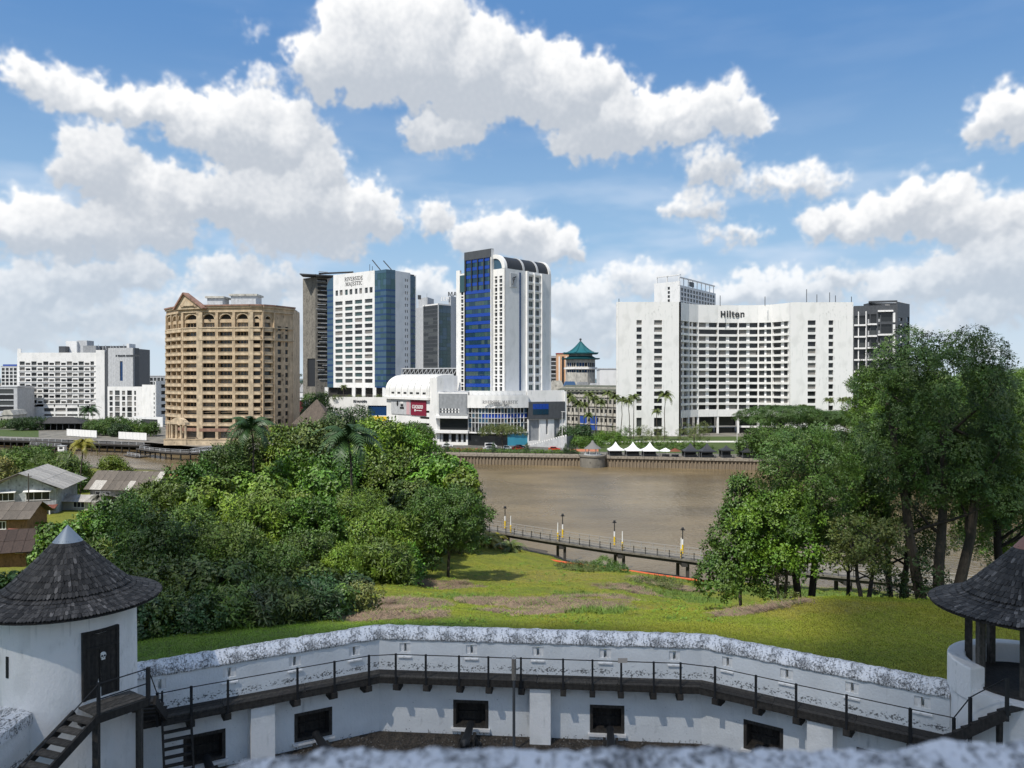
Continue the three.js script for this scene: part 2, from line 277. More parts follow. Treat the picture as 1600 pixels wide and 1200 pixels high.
// ------------------------------------------------------------------ building helpers
const sansB = await new FontLoader().loadAsync('fonts/droid/droid_sans_bold.typeface.json');
const serifB = await new FontLoader().loadAsync('fonts/droid/droid_serif_bold.typeface.json');
const serifR = await new FontLoader().loadAsync('fonts/droid/droid_serif_regular.typeface.json');
const paneGeo = new Map();
const pane = (w, h, t = 0.1) => { const k = [w, h, t].map((v) => v.toFixed(2)).join(); if (!paneGeo.has(k)) { const g = bx(+w.toFixed(2), +h.toFixed(2), t); g.translate(0, 0, 0); paneGeo.set(k, g); } return paneGeo.get(k); };
const wr = rng(5);
const pick = (a, r = wr) => a[Math.floor(r() * a.length)];
function building(name, label, at, category = 'building', y = CITY) { const g = thing(name, label, category, [at[0], y, at[1]]); return g; }
// a frame along a wall: local x runs from a to b (left to right seen from outside), local z points out. a and b in world plan.
function frame(g, a, b, y0) {
  const o = new THREE.Object3D(); o.position.set(a[0] - g.position.x, y0 - g.position.y, a[1] - g.position.z); o.rotation.y = Math.atan2(-(b[1] - a[1]), b[0] - a[0]); o.updateMatrix();
  return { m: o.matrix, W: Math.hypot(b[0] - a[0], b[1] - a[1]), a, b, y0, g, rot: o.rotation.y };
}
const colAt = (f, px) => { const t = (px - 800) / FPX, dx = f.b[0] - f.a[0], dd = -(f.b[1] - f.a[1]); return f.W * (t * -f.a[1] - f.a[0]) / (dx - t * dd); };
function put(f, name, geo, mat, x = 0, y = 0, z = 0) { const m = new THREE.Mesh(geo, mat); m.name = name; m.position.set(x, y, z).applyMatrix4(f.m); m.rotation.y = f.rot; f.g.add(m); return m; }
function plate(f, h, holes, mat, o = {}) {                               // a wall with real openings, and a pane set back in each
  const { t = 0.5, panes = [M.glassDark], name = 'wall', win = 'window', x0 = 0, x1 = f.W, y = 0, back = 0.25, skip } = o;
  const s = new THREE.Shape(); s.moveTo(x0, y); s.lineTo(x1, y); s.lineTo(x1, y + h); s.lineTo(x0, y + h); s.closePath();
  for (const [a, b, c, d] of holes) { const p = new THREE.Path(); p.moveTo(a, b); p.lineTo(a, d); p.lineTo(c, d); p.lineTo(c, b); p.closePath(); s.holes.push(p); }
  const g = new THREE.ExtrudeGeometry(s, { depth: t, bevelEnabled: false }); g.translate(0, 0, -t);
  put(f, name, uvBox(g), mat);
  if (!skip) for (const [a, b, c, d] of holes) put(f, win, pane(c - a + 0.1, d - b + 0.1), pick(panes), (a + c) / 2, b - 0.05, -t + back - 0.2);
}
const grid = (cols, rows) => rows.flatMap(([b, d]) => cols.map(([a, c]) => [a, b, c, d]));
function core(g, pts, y0, y1, mat, name = 'core', inset = 0) {          // a solid prism over a plan
  const s = new THREE.Shape(); pts.forEach(([x, z], i) => s[i ? 'lineTo' : 'moveTo'](x - g.position.x, -(z - g.position.z)));
  const e = new THREE.ExtrudeGeometry(s, { depth: y1 - y0, bevelEnabled: false }); e.rotateX(-Math.PI / 2); e.translate(0, y0 - g.position.y, 0); return mk(name, uvBox(e), mat, g);
}
function lettering(f, str, size, mat, x, y, z, font = sansB, name = 'lettering', depth = 0.25) { const g = new TextGeometry(str, { font, size, depth, curveSegments: 3 }); return put(f, name, g, mat, x, y, z); }
const add2 = (a, b, s = 1) => [a[0] + b[0] * s, a[1] + b[1] * s];
const unit = (a, b) => { const l = Math.hypot(b[0] - a[0], b[1] - a[1]); return [(b[0] - a[0]) / l, (b[1] - a[1]) / l]; };
const backOf = (a, b) => { const u = unit(a, b); return [u[1], -u[0]]; };   // direction into the building
const rects = (w, d, a, b, inset) => { const u = unit(a, b), n = backOf(a, b); return [add2(add2(a, u, inset), n, inset), add2(add2(b, u, -inset), n, inset), add2(add2(b, u, -inset), n, d - inset), add2(add2(a, u, inset), n, d - inset)]; };

// ------------------------------------------------------------------ wide white hotel with the concave window grid
{
  const g = building('hotel', 'wide white hotel with concave grid of dark windows and black name letters', pt(1150, 372));
  const poly = [[1063.7, 371], [1076.6, 379], [1091, 383.5], [1122, 386], [1153.6, 387], [1184.7, 386], [1205.8, 383], [1235, 373]].map(([p, d]) => pt(p, d));
  const A = pt(963, 370), B = pt(1063.7, 370), C = pt(1235, 372), D = pt(1333, 371), top = 65.6, FL = 3.3, R0 = 57.1;
  const rows = Array.from({ length: 13 }, (_, k) => [R0 - FL * k - 2.25, R0 - FL * k]);
  const wing = (a, b, cols, extra) => {
    const f = frame(g, a, b, CITY), cc = cols.map(([p, q]) => [colAt(f, p), colAt(f, q)]);
    const holes = grid(cc, rows.map(([y, z]) => [y - CITY + 0.2, z - CITY + 0.1])).concat(grid(cc, extra.map(([y, z]) => [y - CITY, z - CITY])));
    plate(f, top - CITY, holes, M.white, { t: 0.8, panes: [M.glassDark, M.glassDark, M.glassGrey, M.curtain, M.glassDark] }); return f;
  };
  wing(A, B, [[994.5, 1002.7], [1022, 1034.5]], [[7.8, 12], [3.7, 6.8]]); wing(C, D, [[1262, 1274.5], [1294.5, 1302]], [[7.8, 12]]);
  core(g, [add2(A, [1.2, -0.9]), add2(B, [-0.95, -0.9]), add2(B, [-0.95, -24]), add2(A, [5.2, -24])], CITY, top - 0.5, M.inside);
  core(g, [add2(C, [0.95, -0.9]), add2(D, [-0.95, -0.9]), add2(D, [-0.95, -24]), add2(C, [0.95, -24])], CITY, top - 0.5, M.inside);
  for (const [a, b] of [[add2(A, [4.2, -25]), A], [B, add2(B, [0, -25])], [D, add2(D, [0, -25])], [add2(C, [0, -25]), C]]) plate(frame(g, a, b, CITY), top - CITY, [], M.white, { t: 0.85, name: 'side_wall' });
  for (let i = 0; i < poly.length - 1; i++) {
    const a = poly[i], b = poly[i + 1], f = frame(g, a, b, CITY), W = f.W;
    const pw = 0.55, holes = rows.map(([y, z]) => [pw / 2, y - CITY, W - pw / 2, z - CITY]);
    plate(f, top - CITY - 8.2, holes, M.white, { t: 1.3, skip: true, y: 8.2 });
    for (const [k, [x, y, q, z]] of holes.entries()) {
      const w = q - x, h = z - y, solid = W < 6;
      if (k === 1 && (i === 2 || i === 3)) { put(f, 'window', pane(w, h), M.glassDark, W / 2, y, -1.1); continue; }
      const ww = solid ? w * 0.5 : w * 0.355, off = solid ? 0.1 * w : 0;
      if (solid) { put(f, 'window', pane(ww, h), M.glassDark, W / 2 + off, y, -1.1); for (const s of [-1, 1]) put(f, 'panel', pane(w * 0.25, h), M.white2, W / 2 + off + s * (ww / 2 + w * 0.125), y, -1.0); }
      else { for (const s of [-1, 1]) put(f, 'window', pane(ww, h), pick([M.glassDark, M.glassDark, M.glassDark, M.glassGrey, M.curtain, M.glassGrey]), W / 2 + s * (w / 2 - ww / 2 - 0.06 * w), y, -1.1); put(f, 'panel', pane(w * 0.17, h), M.white2, W / 2, y, -1.0); }
    }
    put(f, 'column', pane(0.9, 8.2, 0.9), M.white, i ? 0 : 0.5, 0, -0.6);
    put(f, 'lobby_glass', pane(W, 4.6, 0.15), M.glassDark, W / 2, 3.6, -3.5); if (i !== 3) put(f, 'canopy_band', pane(W, 0.9, 0.6), M.white, W / 2, 2.7, -3.2);
    put(f, 'lobby_glass', pane(W, 2.7, 0.15), M.glassDark, W / 2, 0, -4.5);
    const u = unit(a, b), n = backOf(a, b); core(g, [add2(a, n, 1.35), add2(b, n, 1.35), add2(b, [0, -20]), add2(a, [0, -20])], CITY + 8, top - 0.6, M.inside);
  }
  { const f = frame(g, poly[3], pt(1157, 386.85), CITY), s = colAt(f, 1124.6); lettering(f, 'Hilton', 3.0, M.black, s, hy(495.5, 386) - CITY, 0.16, sansB, 'lettering', 0.14); }
  for (const [p, q] of [[A, B], [C, D]]) core(g, [add2(p, [0.5, -0.85]), add2(q, [-0.5, -0.85]), add2(q, [-0.5, -24]), add2(p, [5, -24])], top - 0.45, top - 0.2, M.lgrey, 'roof');
  for (const [px, h] of [[1195, 3.5], [1260, 7], [1276, 4.5], [1296, 5.5], [1305, 4], [1330, 3.5], [967, 2.5], [1125, 4]]) { const [x, z] = pt(px, 380); mk('antenna', bar([x - g.position.x, top - CITY - 1, z - g.position.z], [x - g.position.x, top - CITY + h, z - g.position.z], 0.16, 5), M.darkMetal, g); }
}
// ------------------------------------------------------------------ left tower of the twin hotel: white grid front, faceted blue glass corner
{
  const L = pt(508, 452), K = pt(585.5, 427.5), K2 = pt(603.5, 421), K3 = pt(618, 424.5), Rr = pt(650, 437);
  const g = building('hotel_tower', 'white tower with square window grid and blue glass corner, lettered on top', K2), base = 25.2;
  const fl = (k) => base + 2.2 + 3.2 * k, top = 88;
  const F = frame(g, L, K, base);
  const x0 = colAt(F, 521), topL = hy(429.6, 447), bays = [[524, 535.3], [539.3, 551], [554.5, 566], [570, 582]].map(([p, q]) => [colAt(F, p), colAt(F, q)]);
  const rows = Array.from({ length: 15 }, (_, k) => { const y = hy(594.6 - k * 9.45, 438) - base; return [y - 1.2, y + 0.9]; });
  const up = [[357, 376], [388, 410], [428, 449], [462, 483], [502, 522], [535, 556], [577, 599], [612, 635]].map(([p, q]) => [colAt(F, 450 + p / 4.8), colAt(F, 450 + q / 4.8)]);
  plate(F, top - base, grid(bays, rows.slice(0, 14)).concat(grid(up, [[hy(460, 438) - base, hy(451.5, 438) - base]])), M.white, { x0, t: 0.7, panes: [M.winGreen, M.glassGrey, M.winGreen, M.curtain, M.glassDark], back: 0.3 });
  // curved glass strip at its left end
  for (let k = 0; k < 17; k++) { const y = 3.2 * 1.02 * k; const h = 3.26; if (y > 58) continue;
    put(F, 'glass_panel', pane(x0 - 1.4, h * 0.66, 0.2), M.glassBlue, x0 / 2 + 0.4, y, -0.8); put(F, 'spandrel', pane(x0 - 1.4, h * 0.34, 0.2), M.glassNavy, x0 / 2 + 0.4, y + h * 0.66, -0.75); }
  { const s = new THREE.Shape(); const w = x0 - 0.5; s.moveTo(0.8, 55); s.quadraticCurveTo(1.2, 60.5, w + 0.5, 62.0); s.lineTo(w + 0.5, 55); s.closePath(); const e = new THREE.ExtrudeGeometry(s, { depth: 0.3, bevelEnabled: false }); put(F, 'glass_panel', uvBox(e), M.glassBlue, 0, 0.2, -0.9); }
  const strips = (f, fx0, fx1, y1, every = 3.2) => { const w = fx1 - fx0; for (let k = 0; ; k++) { const y = k * every; if (y + every > y1) { put(f, 'glass_panel', pane(w, y1 - y, 0.2), M.glassBlue, (fx0 + fx1) / 2, y, -0.1); break; }
    const topBig = y > y1 - 11; const n = Math.max(2, Math.round(w / 2.6)); if (!topBig) put(f, 'spandrel', pane(w, every * 0.3, 0.22), M.glassNavy, (fx0 + fx1) / 2, y, -0.1);
    for (let i = 0; i < n; i++) put(f, 'glass_panel', pane(w / n - 0.08, every * (topBig ? 0.97 : 0.67), 0.18), pick([M.glassBlue, M.glassBlue, M.glassTeal]), fx0 + (i + 0.5) * w / n, y + (topBig ? 0.02 : every * 0.315), -0.1); } };
  const f1 = frame(g, K, K2, base), f2 = frame(g, K2, K3, base);
  strips(f1, 0, f1.W, 62.5); strips(f2, 0, f2.W, 62.5);
  const S = frame(g, K3, Rr, base), sx = colAt(S, 641.2);
  const sh = []; for (let k = 0; k < 15; k++) { const y = hy(574 - k * 9.7, 431) - base; for (const p of [633, 636]) sh.push([colAt(S, p), y - 0.8, colAt(S, p + 1.5), y + 0.8]); }
  plate(S, top - base - 0.6, sh, M.white2, { x1: sx, t: 0.5, panes: [M.glassDark] }); strips(S, sx + 0.05, S.W - 0.4, 60.8); put(S, 'edge_trim', pane(0.45, 61.5, 0.6), M.white, S.W - 0.2, 0, -0.2);
  core(g, [add2(L, [1, -1.2]), add2(K, [0.2, -1.2]), add2(K2, [0, -0.8]), add2(K3, [-0.7, -0.9]), add2(Rr, [-0.8, 0.2]), [Rr[0] - 40, Rr[1] - 30]], base, top - 1.2, M.dgrey);
  const nm = (t, py, px, size) => lettering(F, t, size, M.black, colAt(F, px), hy(py, 438) - base, 0.03, serifR, 'lettering', 0.1);
  nm('RIVERSIDE', 438.3, 538.5, 2.05); nm('MAJESTIC', 446, 540, 2.05);
  mk('antenna', [bar([K2[0] - g.position.x - 4, top - CITY, -8], [-9, top - CITY + 6, -10], 0.3), bar([2, top - CITY, -8], [-3, top - CITY + 5.6, -10], 0.3)].slice(0, 2), M.darkMetal, g);
  for (const [px, h] of [[578, 5], [582, 4]]) { const [x, z] = pt(px, 440); mk('antenna', bar([x - g.position.x, top - CITY - 2, z - g.position.z], [x - g.position.x, top - CITY + h, z - g.position.z], 0.14, 5), M.darkMetal, g); }
  // open deck with planters below the tower, on its podium
  const p0 = pt(508, 410), p1 = pt(606, 400), pf = frame(g, p0, p1, CITY);
  plate(pf, 17.2, [[colAt(pf, 575), 8, pf.W - 0.4, 13]], M.white, { t: 0.6, name: 'podium_wall', panes: [M.glassNavy] });
  put(pf, 'yellow_sign', pane(colAt(pf, 606) - colAt(pf, 577), 2.4, 0.25), M.yellow = std(0.75, 0.50, 0.02, 0.5), (colAt(pf, 577) + colAt(pf, 606)) / 2, 5.2, 0.12);
  lettering(pf, 'Riverside', 1.15, M.dgrey, colAt(pf, 552), 14.6, 0.1, serifB);
  core(g, [add2(p0, [0.5, -0.7]), add2(p1, [-0.5, -0.7]), [p1[0] - 2, p1[1] - 40], [p0[0] + 2, p0[1] - 40]], CITY, CITY + 15.6, M.lgrey, 'podium');
  for (const px of [511, 553.5, 569, 586, 601]) { const q = pt(px, 424 + (600 - px) * 0.22); mk('column', bx(1.8, 8.6, 1.8, q[0] - g.position.x, base - CITY - 8.4, q[1] - g.position.z + 1), M.white, g); }
  core(g, [add2(L, [1, -3]), add2(K, [0, -3]), add2(K2, [0, -3]), add2(K3, [-0.7, -3]), add2(Rr, [-1.2, 0])], CITY + 15, base + 0.05, M.inside, 'terrace_recess');
}
// ------------------------------------------------------------------ raw concrete tower behind
{
  const a = pt(473.5, 520), b = pt(493, 512), c = pt(520, 518), g = building('concrete_tower', 'unfinished grey concrete tower with jagged dark roof behind the blue glass', b);
  const top = hy(433, 512), f = frame(g, a, b, CITY), f2 = frame(g, b, c, CITY);
  plate(f, top - CITY, [[f.W * 0.35, hy(604, 512) - CITY, f.W * 0.98, hy(560, 512) - CITY]], M.concrete, { t: 0.6, panes: [M.black] });
  const hs = []; for (let k = 0; k < 30; k++) hs.push([1.4, 30 + k * 2.6 - CITY, f2.W - 0.5, 31.7 + k * 2.6 - CITY]);
  plate(f2, top - CITY, hs.filter((h) => h[3] < top - CITY - 1), M.concrete, { t: 0.6, panes: [M.black, M.inside] });
  for (let k = 0; k < 24; k++) put(f2, 'floor_slab', pane(f2.W * (0.3 + 0.4 * wr()), 0.4, 0.8), M.lgrey, f2.W * (0.3 + 0.3 * wr()), 26 + k * 3, 0.1);
  core(g, [add2(a, [0.8, -0.8]), add2(b, [0, -0.8]), add2(c, [-0.8, -0.4]), [c[0] - 6, c[1] - 20], [a[0] + 4, a[1] - 16]], CITY, top - 0.4, M.inside);
  mk('roof', [bx(23, 0.6, 14, 2, top - CITY + 0.6, -3, 0.1, 0, -0.04), bx(9, 0.7, 8, -5, top - CITY + 1.3, -4, 0.2, 0.1, 0.1), bx(22, 0.5, 5, 12, top - CITY + 3.2, -6, 0.2, 0, 0.07)], M.dgrey, g);
}
// ------------------------------------------------------------------ dark green glass office tower between the twins
{
  const a = pt(661, 566), b = pt(685, 552), c = pt(704.5, 560), d = pt(715, 576), g = building('glass_tower', 'dark green glass office tower with grey core and rooftop letters', b);
  const top = hy(474, 552), bands = (f, x0, x1, mats, n, y1, cols) => { const h = (y1 - 20) / n; for (let k = 0; k < n; k++) { const w = (x1 - x0) / cols; for (let i = 0; i < cols; i++) put(f, 'glass_panel', pane(w - 0.12, h * 0.72, 0.2), pick(mats), x0 + (i + 0.5) * w, 20 + k * h, -0.1); put(f, 'spandrel', pane(x1 - x0, h * 0.26, 0.24), M.dgrey, (x0 + x1) / 2, 20 + k * h + h * 0.73, -0.1); } };
  const f1 = frame(g, a, b, CITY), f2 = frame(g, b, c, CITY), f3 = frame(g, c, d, CITY);
  bands(f1, 0.3, f1.W, [M.glassDark, M.glassGrey, M.glassDark], 22, top - CITY - 1, 3); 
  for (let k = 0; k < 22; k++) for (let i = 0; i < 3; i++) put(f2, 'glass_panel', pane(f2.W / 3 - 0.1, (top - CITY - 21) / 22 - 0.12, 0.2), pick([M.glassTeal, M.glassTeal, M.glassBlue]), (i + 0.5) * f2.W / 3, 20 + k * (top - CITY - 21) / 22, -0.1);
  put(f1, 'corner_trim', pane(0.6, top - CITY, 0.5), M.lgrey, f1.W, 0, 0); put(f1, 'roof_trim', pane(f1.W, 1, 0.5), M.white, f1.W / 2, top - CITY - 1, 0); put(f2, 'roof_trim', pane(f2.W, 1, 0.5), M.white, f2.W / 2, top - CITY - 1, 0);
  plate(f3, hy(463, 565) - CITY, [], M.lgrey, { t: 0.5, name: 'side_wall' });
  core(g, [add2(a, [0.3, -0.6]), add2(b, [0, -0.6]), add2(c, [-0.1, -0.6]), add2(d, [-0.6, -0.6]), [d[0] - 4, d[1] - 20], [a[0] + 2, a[1] - 20]], CITY, top - 0.8, M.dgrey);
  core(g, [pt(650, 580), pt(662, 570), pt(662, 590), pt(652, 600)], CITY, hy(480, 572), M.lgrey, 'lift_core'); core(g, [pt(654, 585), pt(668, 575), pt(678, 590), pt(660, 600)], CITY, hy(465, 578), M.lgrey, 'lift_core'); core(g, [pt(701, 572), pt(716, 572), pt(716, 592), pt(701, 592)], CITY, hy(464, 572), M.lgrey, 'lift_core');
  const fl = frame(g, pt(688, 571), pt(720, 571), CITY); lettering(fl, 'IEP', 2.8, M.white, 0.2, hy(470, 571) - CITY, 0); lettering(fl, 'MAS', 3.1, M.black, colAt(fl, 699.5), hy(463, 571) - CITY, 0.2);
  mk('antenna', bar([-9, top - CITY, -10], [-9, top - CITY + 8, -10], 0.14, 5), M.metal, g); mk('roof_panel', bx(2.4, 3, 0.3, -14, top - CITY + 3.5, -8, 0.3), M.dgrey, g);
}
// ------------------------------------------------------------------ right tower of the twin hotel: royal blue bands, arched black roof
{
  const K = pt(789, 335), L = pt(713, 355.5), u = unit(L, K), n = backOf(L, K), Dp = 29.8, Q = add2(K, n, Dp);
  const g = building('hotel_tower', 'white tower with royal blue glass bands and black barrel roof at one end', K), base = 24.6, H = hy(424, 345) - base;
  const F = frame(g, L, K, base), top = H;
  const rowN = 14, rY = (k) => hy(612 - k * 12.75, 343) - base + 0.4;
  const cs = [[720.3, 724.2], [726.4, 729.4], [773, 777], [780.3, 784.8]].map(([p, q]) => [colAt(F, p), colAt(F, q)]);
  const hs = []; for (let k = 0; k < rowN; k++) for (const [a, b] of cs) hs.push([a, rY(k), b, rY(k) + 1.7], [a, rY(k) + 2.1, b, rY(k) + 3.0]);
  plate(F, H, hs, M.white, { t: 0.6, panes: [M.glassDark, M.glassGrey] });
  const bx0 = colAt(F, 730.5), bx1 = colAt(F, 769.5), bw = bx1 - bx0, bh = hy(399, 341) - base, fh = bh / 17.3;
  for (let k = 0; k < 17; k++) { const y = k * fh, up = k > 12; put(F, 'blue_band', pane(bw, fh * 0.42, 1.2), M.royal, (bx0 + bx1) / 2, y + fh * 0.58, 0.5);
    for (let i = 0; i < 8; i++) put(F, 'glass_panel', pane(bw / 8 - 0.06, fh * 0.56, 0.9), pick([M.royalGlass, M.winGreen, M.glassTeal]), bx0 + (i + 0.5) * bw / 8, y + 0.05, 0.55);
    if (up) for (let i = 0; i < 5; i++) put(F, 'fin', pane(0.55, fh, 0.5), M.black, bx0 + (i) * bw / 4 * 0.985 + 0.12, y, 1.2); }
  put(F, 'bay_cap', pane(bw + 1.2, fh * 1.05, 1.6), M.dgrey, (bx0 + bx1) / 2, 17 * fh, 0.6); for (const x of [bx0 - 0.35, bx1 + 0.35]) put(F, 'bay_fin', pane(0.5, bh + fh * 0.7, 1.7), x < bx1 ? M.black : M.white, x, 0, 0.5);
  // top: glazed gable under a quarter arch, white arch band, barrel roof running back
  const yA = H, rad = hy(397.5, 338) - base - H, fx = F.W, ax0 = colAt(F, 770.5);
  { const s = new THREE.Shape(); s.moveTo(ax0, 0); s.lineTo(ax0, rad - 1.7); s.lineTo(fx - rad * 0.95, rad - 1.7); s.absellipse(fx - rad * 0.95, 0, rad * 0.95 - 1.7, rad - 1.7, Math.PI / 2, 0, true); s.closePath(); put(F, 'gable_glass', uvBox(new THREE.ExtrudeGeometry(s, { depth: 0.3, bevelEnabled: false })), M.glassBlue, 0, yA, -0.7);
    const arch = (r0, x00, dz, nm, mat, zz, thick = 1.7) => { const t = new THREE.Shape(); t.moveTo(x00, r0); t.lineTo(fx - rad * 0.95, r0); t.absellipse(fx - rad * 0.95, 0, r0 * 0.95, r0, Math.PI / 2, 0, true); t.lineTo(fx - rad * 0.95 + r0 * 0.95 - thick, 0); t.absellipse(fx - rad * 0.95, 0, r0 * 0.95 - thick, r0 - thick, 0, Math.PI / 2, false); t.lineTo(x00, r0 - thick); t.closePath(); put(F, nm, uvBox(new THREE.ExtrudeGeometry(t, { depth: dz, bevelEnabled: false, curveSegments: 16 })), mat, 0, yA, zz); };
    arch(rad, ax0, 1.6, 'arch_band', M.white, -1.5); arch(rad - 0.4, fx - rad * 2.2, Dp - 3.2, 'barrel_roof', M.black, -Dp + 1.6, 0.6);
    for (const q of [0.42, 0.72]) arch(rad - 0.15, fx - rad * 1.2, 1.1, 'roof_rib', M.lgrey, -Dp * q, 0.5); arch(rad, fx - rad * 2.2, 1.5, 'arch_band', M.white, -Dp + 0.1); }
  put(F, 'corner_glass', pane(colAt(F, 730) - colAt(F, 719), 7.4, 0.4), M.glassTeal, (colAt(F, 730) + colAt(F, 719)) / 2, H - 8.2, 0.02); put(F, 'corner_pier', pane(colAt(F, 718.6), H + 1.6, 1), M.white, colAt(F, 718.6) / 2, 0, -0.45);
  const S = frame(g, K, Q, base), c2 = [[825, 832.4], [835, 842.6]].map(([p, q]) => [colAt(S, p), colAt(S, q)]);
  const sh = []; for (let k = 0; k < rowN; k++) { const y = hy(609.5 - k * 13.05, 346) - base; for (const [a, b] of c2) sh.push([a, y, b, y + 2.25]); }
  plate(S, H, sh, M.white2, { t: 0.5, panes: [M.glassGrey, M.winGreen] });
  for (const [a, b, c, d] of sh) put(S, 'window_frame', pane(0.14, d - b, 0.12), M.lgrey, (a + c) / 2, b, -0.22);
  const jx0 = colAt(S, 823), jx1 = colAt(S, 844.5); for (const [k, [a, b]] of [[jx0 - 0.6, jx0 + 0.4], [(c2[0][1] + c2[1][0]) / 2 - 0.3, (c2[0][1] + c2[1][0]) / 2 + 0.3], [jx1, jx1 + 0.6]].entries()) put(S, 'pier', pane(b - a, H + (k ? -0.5 : 0), 0.9), M.white, (a + b) / 2, 0, 0.4);
  for (let k = 0; k <= rowN; k++) put(S, 'sill_band', pane(jx1 - jx0, 0.55, 0.5), M.white, (jx0 + jx1) / 2, hy(612.3 - k * 13.05, 346) - base, 0.2);
  put(S, 'blue_slot', pane(0.9, H - 1, 0.3), M.glassNavy, colAt(S, 812.5), 0, 0.02);
  const ex = (colAt(S, 797) + colAt(S, 807.5)) / 2, ew = colAt(S, 807.5) - colAt(S, 797), ey = hy(449, 339) - base, eh = hy(427.5, 339) - hy(449, 339);
  put(S, 'emblem_panel', pane(ew, eh, 0.3), M.lgrey, ex, ey, 0.12); { const t = (pts, r) => tube(pts, r, 14, 5); const mm = put(S, 'emblem', mergeGeometries([t([[-0.9, -2.0, 0], [-0.2, -0.4, 0], [0.1, 0.9, 0], [1.3, 1.8, 0]], 0.17), t([[-1.1, 0.2, 0], [-0.7, 1.0, 0], [0.2, 1.3, 0], [1.2, 1.4, 0]], 0.14), t([[-0.6, -0.1, 0], [0.2, 0.25, 0], [0.7, 0.55, 0]], 0.12)].map(clean)), M.black, ex, ey + eh / 2, 0.3); }
  core(g, [add2(add2(L, u, 1), n, 0.8), add2(add2(K, u, -0.7), n, 0.8), add2(add2(K, u, -0.7), n, Dp - 0.7), add2(add2(L, u, 1), n, Dp - 0.7)], base, base + H + 0.2, M.dgrey);
  core(g, [add2(L, n, 0.8), add2(add2(L, u, 1), n, 0.8), add2(add2(L, u, 1), n, Dp), add2(L, n, Dp)], base, base + H, M.white, 'side_wall');
}
